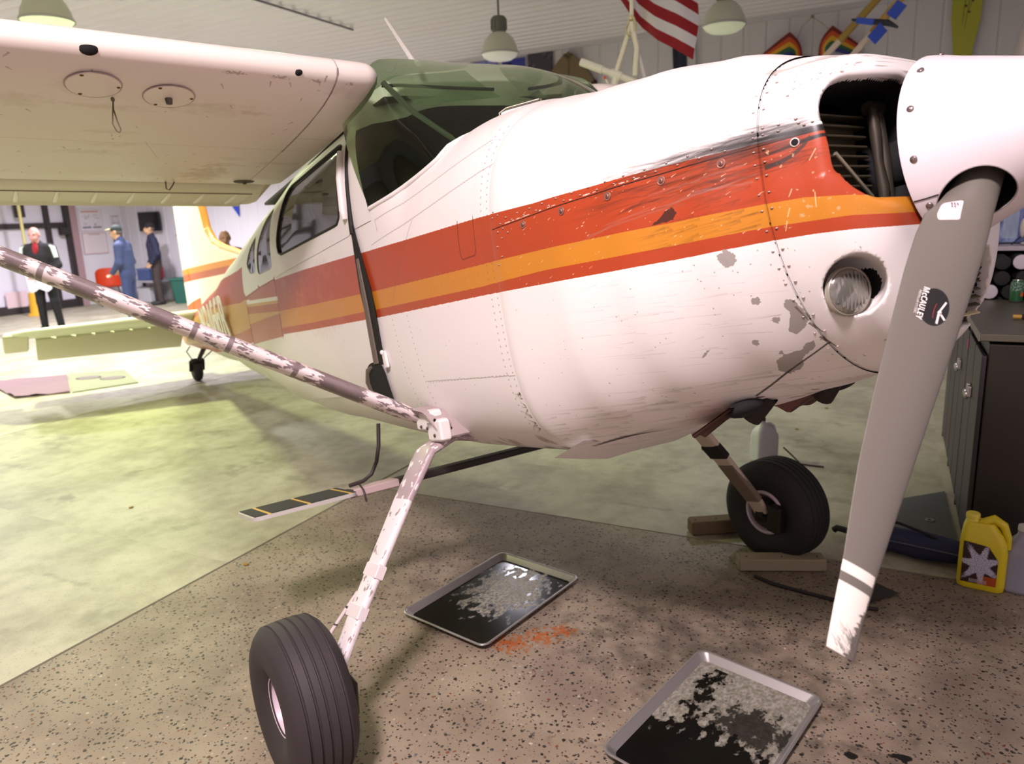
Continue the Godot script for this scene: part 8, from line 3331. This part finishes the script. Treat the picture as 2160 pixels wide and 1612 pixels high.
	cb.slab(PackedVector2Array([Vector2(-0.12, 0.16), Vector2(0.12, 0.20), Vector2(0.10, -0.2), Vector2(0.02, -0.10), Vector2(-0.05, -0.02)]), 0.01)
	part(cl, "cloth", cb, mat("pennant_blue", c8(40, 70, 190), 0.7))

func flag() -> void:
	# cloth hung from its upper edge near the ceiling; stripes sweep down to the right
	var b0 := 6.5
	var t := thing("flag", "large red and white striped flag with a blue canton hanging from the ceiling", "flag", xf(-D1, Vector3.UP, -D2, room(0, b0, 0)))
	# lower edge in own axes: x to the right (minus a), height
	var edge := [Vector2(-2.36, 3.58), Vector2(-2.20, 3.36), Vector2(-2.11, 3.22), Vector2(-2.02, 3.11), Vector2(-1.86, 2.985), Vector2(-1.70, 2.895), Vector2(-1.55, 2.795)]
	var n := 25
	var red := mat("flag_red", c8(150, 24, 34), 0.75)
	var wht := mat("flag_white", c8(226, 224, 228), 0.75)
	var blu := mat("flag_blue", c8(34, 40, 92), 0.75)
	for m in [red, wht, blu]:
		m.backlight_enabled = true
		m.backlight = m.albedo_color * 0.3
	var h := 0.0875
	for k in 13:
		var rows := []
		for j in 4:
			var v := (k + j / 3.0)
			var row := PackedVector3Array()
			for i in n:
				var f := i / float(n - 1)
				if k >= 6:
					f *= 0.58
				var g := f * (edge.size() - 1)
				var a := mini(int(g), edge.size() - 2)
				var p: Vector2 = edge[a].lerp(edge[a + 1], g - a)
				# folds
				var fold := 0.05 * sin(f * 9.0 + v * 0.25) + 0.02 * sin(f * 21.0 + v * 0.5)
				var up := h * (1.0 + 0.45 * pow(1.0 - f, 2.0)) * v
				row.append(Vector3(p.x + 0.012 * sin(v * 0.9 + f * 5.0) - 0.02 * v * (1.0 - f), minf(p.y + up, 4.12), fold))
			rows.append(row)
		var b := MB.new()
		b.grid(rows, false, [], Vector3(0, 0, 1))
		part(t, "stripe", b, red if k % 2 == 0 else wht)
	var rows2 := []
	for j in 8:
		var v := 6.0 + 7.0 * j / 7.0
		var row := PackedVector3Array()
		for i in 13:
			var f := 0.58 + 0.42 * i / 12.0
			var g := f * (edge.size() - 1)
			var a := mini(int(g), edge.size() - 2)
			var p: Vector2 = edge[a].lerp(edge[a + 1], g - a)
			var fold := 0.05 * sin(f * 9.0 + v * 0.25) + 0.02 * sin(f * 21.0 + v * 0.5)
			row.append(Vector3(p.x + 0.012 * sin(v * 0.9 + f * 5.0) - 0.02 * v * (1.0 - f), minf(p.y + h * (1.0 + 0.45 * pow(1.0 - f, 2.0)) * v, 4.12), fold))
		rows2.append(row)
	var cb := MB.new()
	cb.grid(rows2, false, [], Vector3(0, 0, 1))
	part(t, "canton", cb, blu)

func pipe_rig() -> void:
	var b0 := 5.0
	var at := xf(-D1, Vector3.UP, -D2, room(0, b0, 0))
	var t := thing("pipe_frame", "white plastic pipe frame hung on cords below the flag", "pipe", at)
	var m := mat("pvc_white", c8(228, 230, 208), 0.35)
	# own axes: x = minus a
	var p0 := Vector3(-1.95, 2.605, 0.0)
	var p1 := Vector3(-1.28, 2.31, 0.0)
	var b := MB.new()
	b.tube([p0, p1], 0.021, 16)
	part(t, "pipe", b, m)
	var e := MB.new()
	var d := (p1 - p0).normalized()
	e.tube([p0 - d * 0.004, p0 + d * 0.16], 0.026, 16)
	part(t, "end_sleeve", e, m)
	var hole := MB.new()
	hole.tube([p0 - d * 0.005, p0 + d * 0.01], 0.009, 10)
	part(t, "bolt_hole", hole, mat("pvc_hole", c8(160, 150, 110), 0.6))
	var j := p0.lerp(p1, 0.36)
	var jb := MB.new()
	jb.tube([j - d * 0.04, j + d * 0.04], 0.029, 16)
	jb.tube([j, j + Vector3(-0.02, -0.09, 0.0)], 0.025, 14)
	part(t, "tee", jb, m)
	var dn := MB.new()
	dn.tube([j + Vector3(-0.015, -0.10, 0), j + Vector3(-0.06, -0.22, 0.02)], 0.020, 14)
	part(t, "pipe", dn, m)
	# cords up to the knot and on to the ceiling
	var knot := Vector3(-1.605, 2.80, 0.0)
	var st := thing("cord", "thick pale cords knotted below the flag that carry the pipe frame", "cord", at)
	var c1 := MB.new()
	c1.tube([knot, knot.lerp(j, 0.5) + Vector3(-0.005, 0, 0), j + Vector3(0, 0.02, 0)], 0.016, 8)
	part(st, "strand", c1, mat("cord_cream", c8(226, 226, 196), 0.6))
	var c2 := MB.new()
	c2.tube([knot, Vector3(-1.555, 2.60, 0), Vector3(-1.49, 2.36, 0.0), Vector3(-1.44, 2.2, 0)], 0.015, 8)
	part(st, "strand", c2, mat("cord_pale", c8(206, 204, 196), 0.6))
	var c3 := MB.new()
	c3.tube([knot, Vector3(-1.575, 2.70, 0.03), Vector3(-1.56, 2.64, 0.03), Vector3(-1.57, 2.53, 0.03), Vector3(-1.573, 2.475, 0.03)], 0.018, 8)
	part(st, "loose_end", c3, mat("cord_cream", c8(226, 226, 196), 0.6))
	var c4 := MB.new()
	c4.tube([knot + Vector3(0, 0.02, 0), Vector3(-1.605, 3.2, 0), Vector3(-1.62, 4.16, 0.0)], 0.014, 8)
	part(st, "strand", c4, mat("cord_cream", c8(226, 226, 196), 0.6))
	for k in 4:
		var lp := MB.new()
		var pts := []
		for i in 13:
			var a := TAU * i / 12
			pts.append(knot + Vector3(cos(a) * (0.022 + 0.004 * k), sin(a) * 0.045 - 0.01 * k, 0.02 * sin(a + k) - 0.01 + 0.008 * k))
		lp.tube(pts, 0.006, 6, false)
		part(st, "knot_turn", lp, mat("cord_tan", c8(204, 196, 150), 0.6))
	# two spring clamps on the pipes
	for q in [[p0 + d * 0.22 + Vector3(0.0, -0.085, 0.03), 0.0, "spring clamp with orange tips hooked under the pipe's free end"], [j + Vector3(-0.075, -0.235, 0.05), 0.3, "spring clamp with orange tips on the short hanging pipe"]]:
		var ct := thing("spring_clamp", q[2], "clamp", at * Transform3D(Basis(Vector3(0, 0, 1), q[1]).scaled(Vector3.ONE * 0.72), q[0]))
		var cb := MB.new()
		cb.tube([Vector3(-0.075, 0.0, 0), Vector3(-0.03, -0.02, 0), Vector3(0.03, -0.05, 0)], [0.014, 0.018, 0.02], 10, true, 0.6)
		cb.tube([Vector3(-0.03, 0.06, 0), Vector3(0.0, 0.0, 0), Vector3(0.045, -0.035, 0)], [0.014, 0.018, 0.02], 10, true, 0.6)
		cb.ball(Vector3(0.012, -0.015, 0), Vector3(0.028, 0.028, 0.018), 8, 10)
		part(ct, "jaws", cb, m)
		for tip in [[Vector3(-0.075, 0.0, 0), Vector3(-0.105, 0.010, 0)], [Vector3(-0.03, 0.06, 0), Vector3(-0.045, 0.085, 0)], [Vector3(0.045, -0.045, 0), Vector3(0.07, -0.065, 0)]]:
			var tb := MB.new()
			tb.tube([tip[0], tip[1]], 0.016, 8, true, 0.7)
			part(ct, "tip", tb, mat("tip_orange", c8(220, 84, 52), 0.5))

func coat() -> void:
	var t := thing("jacket", "brown jacket spread out on a hanger on the back wall", "jacket", back_wall(4.78, 3.62, 0.07))
	var ol := PackedVector2Array([Vector2(0.0, 0.46), Vector2(0.06, 0.42), Vector2(0.16, 0.34), Vector2(0.28, 0.20), Vector2(0.42, 0.0), Vector2(0.36, -0.06), Vector2(0.24, 0.04), Vector2(0.22, -0.4), Vector2(-0.18, -0.4), Vector2(-0.17, 0.05), Vector2(-0.26, -0.04), Vector2(-0.40, -0.22), Vector2(-0.50, -0.16), Vector2(-0.34, 0.14), Vector2(-0.22, 0.30), Vector2(-0.10, 0.41)])
	var b := MB.new()
	b.slab(ol, 0.09)
	part(t, "body", b, mat("coat_brown", c8(124, 108, 84), 0.85))
	var c := MB.new()
	c.tube([Vector3(-0.07, 0.42, 0.05), Vector3(0.0, 0.36, 0.06), Vector3(0.06, 0.42, 0.05)], 0.02, 8)
	part(t, "collar", c, mat("coat_dark", c8(96, 82, 62), 0.85))
	var z := MB.new()
	z.tube([Vector3(0.0, 0.36, 0.047), Vector3(0.0, -0.38, 0.047)], 0.006, 6)
	part(t, "zip", z, mat("coat_dark", c8(96, 82, 62), 0.85))
	var k := MB.new()
	for q in [Vector3(-0.45, -0.19, 0), Vector3(0.40, -0.03, 0)]:
		k.ball(q, Vector3(0.06, 0.05, 0.05), 6, 10)
	part(t, "cuffs", k, mat("cuff_dark", c8(60, 46, 36), 0.85))
	var h := MB.new()
	h.tube([Vector3(0.0, 0.42, 0.0), Vector3(0.0, 0.48, 0.0), Vector3(0.015, 0.50, 0), Vector3(0.02, 0.48, 0)], 0.004, 6)
	part(t, "hanger_hook", h, mat("hook_metal", c8(150, 150, 150), 0.4, 0.7))

func kite() -> void:
	var t := thing("kite", "rainbow coloured kite with two peaked wings hung on the back wall", "kite", back_wall(1.22, 3.62, 0.10))
	var tones := [c8(118, 30, 28), c8(206, 84, 30), c8(220, 170, 40), c8(46, 96, 66), c8(46, 56, 128)]
	# each wing: a peak with coloured bands that follow its upper edges
	for w in [[-1, -0.27, 0.30, -0.66, 0.06, -0.10, -0.04], [1, 0.27, 0.31, 0.62, 0.04, 0.10, -0.04]]:
		var peak := Vector2(w[1], w[2])
		var outer := Vector2(w[3], w[4])
		var inner := Vector2(w[5], w[6])
		var low_o := Vector2(w[3] * 0.98, w[4] - 0.10)
		for k in 5:
			var o0 := k * 0.062
			var o1 := (k + 1) * 0.062
			var pts := PackedVector3Array()
			var b := MB.new()
			var rows := []
			for o in [o0, o1]:
				var row := PackedVector3Array()
				for i in 7:
					var f := i / 6.0
					var q := outer.lerp(peak, f)
					row.append(Vector3(q.x, q.y - o * (0.55 + 0.45 * f), 0.10 * sin(f * PI * 0.5)))
				for i in range(1, 7):
					var f := i / 6.0
					var q := peak.lerp(inner, f) + Vector2(w[0] * -0.05 * sin(PI * f), 0.02 * sin(PI * f))
					row.append(Vector3(q.x + w[0] * o * 0.55 * f, q.y - o * (1.0 - 0.85 * f), 0.10 * cos(f * PI * 0.5)))
				rows.append(row)
			b.grid(rows, false, [], Vector3(0, 0, 1))
			part(t, "band", b, mat("kite_%d" % k, tones[k], 0.6))
		var wb := MB.new()
		wb.flat([Vector3(low_o.x, low_o.y - 0.02, 0.02), Vector3(w[1], w[2] - 0.32, 0.03), Vector3(inner.x, inner.y - 0.10, 0.02), Vector3(inner.x, inner.y - 0.22, 0.0), Vector3(low_o.x, low_o.y - 0.14, 0.0)], Vector3(0, 0, 1))
		part(t, "pale_panel", wb, mat("kite_pale", c8(176, 178, 196), 0.6))
	var c := MB.new()
	c.tube([Vector3(0.0, 0.47, 0.0), Vector3(-0.12, 0.36, 0.03), Vector3(-0.17, 0.20, 0.05), Vector3(-0.16, 0.06, 0.05)], 0.004, 6)
	c.tube([Vector3(0.0, 0.47, 0.0), Vector3(0.12, 0.38, 0.03), Vector3(0.22, 0.28, 0.05)], 0.004, 6)
	c.ball(Vector3(0, 0.475, 0.0), Vector3(0.022, 0.022, 0.02), 6, 8)
	part(t, "bridle", c, mat("kite_cord", c8(150, 140, 110), 0.7))

func poles() -> void:
	var at := xf(-D1, Vector3.UP, -D2, room(0, 8.0, 0))
	var yel := mat("pole_yellow", c8(206, 160, 50), 0.45)
	var pale := mat("pole_pale", c8(222, 206, 186), 0.5)
	for q in [[Vector3(-0.71, 2.95, 0), Vector3(-0.30, 3.38, 0), "yellow pole slung from the ceiling, left of the pair", "mustard"], [Vector3(-0.43, 2.95, 0.15), Vector3(-0.09, 3.35, 0.15), "yellow pole slung from the ceiling, right of the pair and brighter", "bright"]]:
		var t := thing("yellow_pole", q[2], "pole", at)
		var d: Vector3 = (q[1] - q[0]).normalized()
		var top: Vector3 = q[0] + d * ((4.14 - q[0].y) / d.y)
		var low: Vector3 = q[0] - d * 0.35
		var b := MB.new()
		var knee: Vector3 = q[0] + d * 0.17
		b.bar(knee, top, 0.058, 0.045, Vector3(0, 0, 1), 0.008)
		part(t, "pole", b, yel if q[3] == "bright" else mat("pole_mustard", c8(164, 136, 40), 0.5))
		var e := MB.new()
		e.bar(low, knee + d * 0.01, 0.052, 0.040, Vector3(0, 0, 1), 0.008)
		part(t, "pale_end", e, pale)
	var tm := thing("toy_airplane", "small bright blue model airplane with square wings hung between the yellow poles", "model", at * Transform3D(Basis(), Vector3(-0.24, 3.12, 0.30)))
	var bl := mat("toy_blue", c8(56, 92, 206), 0.45)
	var fus := MB.new()
	fus.tube([Vector3(-0.24, 0.07, -0.03), Vector3(-0.08, 0.03, -0.01), Vector3(0.05, 0.0, 0.0), Vector3(0.13, -0.05, 0.02)], [0.012, 0.03, 0.034, 0.012], 10, true, 0.8)
	part(tm, "body", fus, mat("toy_dark", c8(40, 44, 60), 0.5))
	for q in [[Vector3(0.07, 0.04, 0.02), Vector3(0.15, 0.135, 0.05)], [Vector3(0.02, -0.03, 0.02), Vector3(-0.07, -0.135, 0.05)], [Vector3(-0.20, 0.055, 0.0), Vector3(-0.06, 0.01, 0.05)]]:
		var wb := MB.new()
		wb.bar(q[0], q[1], 0.10 if q[0].x > -0.1 else 0.05, 0.014, Vector3(0.5, -0.2, 1), 0.004)
		part(tm, "wing", wb, bl)
	var ln := MB.new()
	ln.tube([Vector3(0.04, 0.03, 0), Vector3(0.04, 1.03, 0)], 0.002, 5)
	part(tm, "thread", ln, mat("thread_grey", c8(150, 150, 156), 0.7))

# ---------------------------------------------------------------- people
func person(label: String, at: Vector3, face: Vector3, h: float, look: Dictionary) -> void:
	# own axes: y up, the person faces +z, its left hand is at +x
	var z := Vector3(face.x, 0, face.z).normalized()
	var t := thing("person", label, "person", xf(Vector3.UP.cross(z), Vector3.UP, z, at))
	var k := h / 1.75
	var skin := mat(look.skin_key, look.skin, 0.6)
	var lean: float = look.get("lean", 0.0)
	var hip := Vector3(0, 0.92, 0) * k
	var chest := Vector3(0, 1.28, lean * 0.6) * k
	var neck := Vector3(0, 1.47, lean) * k
	var head := neck + Vector3(0, 0.135, 0.02 + look.get("bow", 0.0)) * k
	# body: head, neck and hands are one skin
	var body := MB.new()
	var bow: float = look.get("bow", 0.0)
	flesh([[neck - Vector3(0, 0.05, 0) * k, head - Vector3(0, 0.04, 0.0) * k, 0.056 * k, 0.052 * k]],
		[[head + Vector3(0, 0.03, -0.012) * k, Vector3(0.077, 0.098, 0.092) * k], [head + Vector3(0, -0.045, 0.03) * k, Vector3(0.058, 0.062, 0.062) * k], [head + Vector3(0, -0.01, 0.094) * k, Vector3(0.014, 0.024, 0.018) * k], [head + Vector3(0, -0.052, 0.085) * k, Vector3(0.026, 0.012, 0.012) * k],
		[head + Vector3(0.078, 0.0, -0.01) * k, Vector3(0.012, 0.03, 0.02) * k], [head + Vector3(-0.078, 0.0, -0.01) * k, Vector3(0.012, 0.03, 0.02) * k], [head + Vector3(0, 0.025, 0.075) * k, Vector3(0.05, 0.012, 0.012) * k]], 0.0085, 0.02, body)
	for s in [1, -1]:
		var arm: Array = look.arms[0 if s == 1 else 1]
		var wr: Vector3 = arm[2] * k
		var dirh: Vector3 = (arm[2] - arm[1]).normalized()
		hand(body, wr, dirh, k, s)
	part(t, "body", body, skin)
	var eyes := MB.new()
	for s in [1, -1]:
		eyes.ball(head + Vector3(s * 0.031, 0.008, 0.083) * k, Vector3(0.010, 0.007, 0.006) * k, 5, 8)
	part(t, "eyes", eyes, mat("eye_dark", c8(40, 32, 30), 0.4))
	# coat with both sleeves
	var coat_m := mat(look.coat_key, look.coat, 0.8)
	var limbs := [[hip + Vector3(0, -0.04, 0) * k, hip + Vector3(0, 0.16, lean * 0.2) * k, 0.165 * k, 0.168 * k, 1.35], [hip + Vector3(0, 0.14, lean * 0.2) * k, chest, 0.168 * k, 0.172 * k, 1.4], [chest, neck - Vector3(0, 0.07, 0) * k, 0.172 * k, 0.085 * k, 1.35],
		[chest + Vector3(-0.13, 0.11, 0) * k, chest + Vector3(0.13, 0.11, 0) * k, 0.082 * k, 0.082 * k, 1.2], [neck - Vector3(0, 0.03, 0), neck + Vector3(0, 0.012, -0.006) * k, 0.068 * k, 0.066 * k]]
	for s in [1, -1]:
		var arm: Array = look.arms[0 if s == 1 else 1]
		limbs.append([arm[0] * k, arm[1] * k, 0.074 * k, 0.058 * k])
		limbs.append([arm[1] * k, arm[2] * k, 0.058 * k, 0.046 * k])
	var cb := MB.new()
	flesh(limbs, [], 0.016, 0.05, cb)
	part(t, "jacket", cb, coat_m)
	# trousers
	var tb := MB.new()
	var legs := []
	for s in [1, -1]:
		var lg: Array = look.legs[0 if s == 1 else 1]
		legs.append([lg[0] * k, lg[1] * k, 0.098 * k, 0.070 * k])
		legs.append([lg[1] * k, lg[2] * k, 0.070 * k, 0.056 * k])
	legs.append([hip + Vector3(-0.07, -0.03, 0) * k, hip + Vector3(0.07, -0.03, 0) * k, 0.115 * k, 0.115 * k, 1.15])
	flesh(legs, [], 0.016, 0.03, tb)
	part(t, "trousers", tb, mat(look.pants_key, look.pants, 0.85))
	for s in [1, -1]:
		var lg: Array = look.legs[0 if s == 1 else 1]
		var an: Vector3 = lg[2] * k
		var sb := MB.new()
		flesh([[Vector3(an.x, 0.048, an.z - 0.04), Vector3(an.x + s * 0.01, 0.045, an.z + 0.05), 0.043, 0.043], [Vector3(an.x + s * 0.01, 0.04, an.z + 0.05), Vector3(an.x + s * 0.02, 0.033, an.z + 0.17), 0.04, 0.032]], [], 0.010, 0.02, sb)
		for i in sb.v.size():
			sb.v[i].y = maxf(sb.v[i].y, 0.002)
		part(t, "shoe", sb, mat("shoe_black", c8(24, 22, 24), 0.5))
	# hair or cap
	if look.has("cap"):
		var hb := MB.new()
		var cm := mat(look.cap_key, look.cap, 0.8)
		hb.ball(head + Vector3(0, 0.052, -0.012) * k, Vector3(0.085, 0.085, 0.100) * k, 10, 18)
		part(t, "cap", hb, cm)
		var pk := MB.new()
		pk.ball(head + Vector3(0, 0.055, 0.105) * k, Vector3(0.070, 0.012, 0.075) * k, 6, 16, Basis(Vector3(1, 0, 0), 0.18))
		part(t, "cap_peak", pk, mat(look.peak_key, look.peak, 0.8))
		var hr := MB.new()
		hr.ball(head + Vector3(0, 0.005, -0.03) * k, Vector3(0.082, 0.05, 0.083) * k, 8, 14)
		part(t, "hair", hr, mat("hair_grey", c8(96, 88, 82), 0.9))
	else:
		var hr := MB.new()
		hr.ball(head + Vector3(0, -0.005, -0.04) * k, Vector3(0.080, 0.045, 0.073) * k, 8, 14)
		part(t, "hair", hr, mat("hair_thin", c8(150, 120, 110), 0.9))
	if look.has("shirt"):
		var sh := MB.new()
		sh.ball(chest + Vector3(0, 0.10, 0.085) * k, Vector3(0.05, 0.12, 0.06) * k, 8, 12)
		part(t, "shirt", sh, mat("shirt_red", c8(150, 28, 34), 0.8))
	if look.has("sleeve"):
		for s in [1, -1]:
			var arm: Array = look.arms[0 if s == 1 else 1]
			var sv := MB.new()
			var a: Vector3 = arm[0] * k + Vector3(0, 0.012, 0)
			var b: Vector3 = arm[0].lerp(arm[1], 0.55) * k
			var o := Vector3(s * 0.030, 0.0, 0.040)
			sv.tube([a + o + Vector3(-s * 0.05, 0.03, 0.0), a + o, b + o], [0.028, 0.04, 0.034], 10)
			part(t, "sleeve_panel", sv, mat("sleeve_pale", c8(206, 222, 206), 0.7))

func hand(b: MB, wrist: Vector3, d: Vector3, k: float, s: int) -> void:
	var side := d.cross(Vector3(0, 0, 1))
	if side.length() < 0.2:
		side = d.cross(Vector3(0, 1, 0))
	side = side.normalized()
	var nrm := side.cross(d).normalized()
	var limbs := [[wrist - d * 0.02 * k, wrist + d * 0.03 * k, 0.028 * k, 0.028 * k], [wrist + d * 0.03 * k + side * 0.02 * k, wrist + d * 0.085 * k + side * 0.028 * k, 0.02 * k, 0.017 * k], [wrist + d * 0.03 * k - side * 0.02 * k, wrist + d * 0.08 * k - side * 0.028 * k, 0.02 * k, 0.016 * k]]
	for f in 4:
		var o := side * (0.032 - 0.021 * f) * k
		var l: float = [0.062, 0.07, 0.066, 0.052][f] * k
		var p0 := wrist + d * 0.085 * k + o
		var p1 := p0 + (d * 0.9 + nrm * 0.4) * l * 0.5
		var p2 := p1 + (d * 0.4 + nrm * 0.9) * l * 0.5
		limbs.append([p0, p1, 0.0095 * k, 0.0088 * k])
		limbs.append([p1, p2, 0.0088 * k, 0.0078 * k])
	var t0 := wrist + d * 0.03 * k + side * 0.035 * k
	var t1 := t0 + (side * 0.7 + d * 0.7) * 0.04 * k
	limbs.append([t0, t1, 0.013 * k, 0.011 * k])
	limbs.append([t1, t1 + (d * 0.9 + nrm * 0.4) * 0.03 * k, 0.011 * k, 0.009 * k])
	flesh(limbs, [], 0.006, 0.008, b)

func make_people() -> void:
	var stand := [[Vector3(0.09, 0.90, 0), Vector3(0.10, 0.50, 0.02), Vector3(0.11, 0.08, -0.01)], [Vector3(-0.09, 0.90, 0), Vector3(-0.10, 0.50, 0.02), Vector3(-0.11, 0.08, -0.01)]]
	# the bald man in front of the hangar door, looking down, a white cloth held at his hip
	person("bald man in a black jacket and red shirt by the hangar door, looking down", Vector3(-7.71, 0, -12.61), Vector3(0.15, 0, 1), 1.72, {
		"skin_key": "skin_fair", "skin": c8(206, 150, 136), "coat_key": "coat_black", "coat": c8(28, 26, 28), "pants_key": "pants_black", "pants": c8(20, 19, 21), "bow": 0.035, "lean": 0.03, "shirt": true, "sleeve": true,
		"arms": [[Vector3(0.205, 1.38, 0), Vector3(0.26, 1.10, 0.0), Vector3(0.15, 0.96, 0.17)], [Vector3(-0.205, 1.38, 0), Vector3(-0.27, 1.10, 0.0), Vector3(-0.13, 0.98, 0.18)]],
		"legs": [[Vector3(0.09, 0.90, 0), Vector3(0.13, 0.50, 0.03), Vector3(0.16, 0.08, 0.0)], [Vector3(-0.09, 0.90, 0), Vector3(-0.10, 0.50, 0.0), Vector3(-0.10, 0.08, 0.0)]]})
	var ct := thing("white_cloth", "white cloth held in front of his hips by the bald man", "cloth", xf(Vector3(1, 0, -0.15).normalized(), Vector3.UP, Vector3(0.15, 0, 1).normalized(), Vector3(-7.68, 0.72, -12.40)))
	var rows := []
	for i in 9:
		var row := PackedVector3Array()
		for j in 7:
			var x := (i / 8.0 - 0.5) * 0.36
			row.append(Vector3(x + 0.03 * j / 6.0, 0.24 - 0.27 * j / 6.0 - 0.03 * sin(i * 1.3), 0.03 * sin(i * 1.9) + 0.01 * j / 6.0))
		rows.append(row)
	var cb := MB.new()
	cb.grid(rows, false, [], Vector3(0, 0, 1))
	part(ct, "sheet", cb, mat("cloth_white", c8(226, 218, 224), 0.8))
	person("man in a blue denim jacket and jeans with a cap, in profile facing left", Vector3(-6.51, 0, -13.02), Vector3(-1, 0, 0.1), 1.71, {
		"skin_key": "skin_tan", "skin": c8(206, 164, 126), "coat_key": "denim_jacket", "coat": c8(62, 74, 108), "pants_key": "denim", "pants": c8(58, 70, 108), "bow": 0.03, "lean": 0.05, "cap_key": "cap_green", "cap": c8(44, 56, 52), "peak_key": "peak_tan", "peak": c8(196, 186, 140),
		"arms": [[Vector3(0.205, 1.37, 0.02), Vector3(0.25, 1.09, 0.03), Vector3(0.16, 0.93, 0.19)], [Vector3(-0.205, 1.37, 0.02), Vector3(-0.25, 1.09, 0.0), Vector3(-0.17, 0.95, 0.18)]], "legs": stand})
	person("man in a navy jacket, brown trousers and dark cap standing below the television", Vector3(-7.52, 0, -16.29), Vector3(-0.85, 0, 0.5), 1.74, {
		"skin_key": "skin_tan", "skin": c8(206, 164, 126), "coat_key": "navy_jacket", "coat": c8(38, 40, 66), "pants_key": "pants_brown", "pants": c8(66, 56, 54), "bow": 0.0, "lean": 0.02, "cap_key": "cap_black", "cap": c8(32, 30, 34), "peak_key": "peak_black", "peak": c8(36, 34, 36),
		"arms": [[Vector3(0.205, 1.38, 0), Vector3(0.29, 1.10, -0.03), Vector3(0.21, 0.90, 0.10)], [Vector3(-0.205, 1.38, 0), Vector3(-0.29, 1.10, -0.03), Vector3(-0.21, 0.90, 0.10)]], "legs": stand})
	person("dark-haired person in black whose head shows behind the fin of the tail", Vector3(-3.95, 0, -10.75), Vector3(0.5, 0, 1), 1.575, {
		"skin_key": "skin_brown", "skin": c8(132, 92, 70), "coat_key": "coat_black", "coat": c8(28, 26, 28), "pants_key": "pants_black", "pants": c8(20, 19, 21),
		"arms": [[Vector3(0.205, 1.38, 0), Vector3(0.27, 1.10, -0.02), Vector3(0.24, 0.86, 0.08)], [Vector3(-0.205, 1.38, 0), Vector3(-0.27, 1.10, -0.02), Vector3(-0.24, 0.86, 0.08)]], "legs": stand})
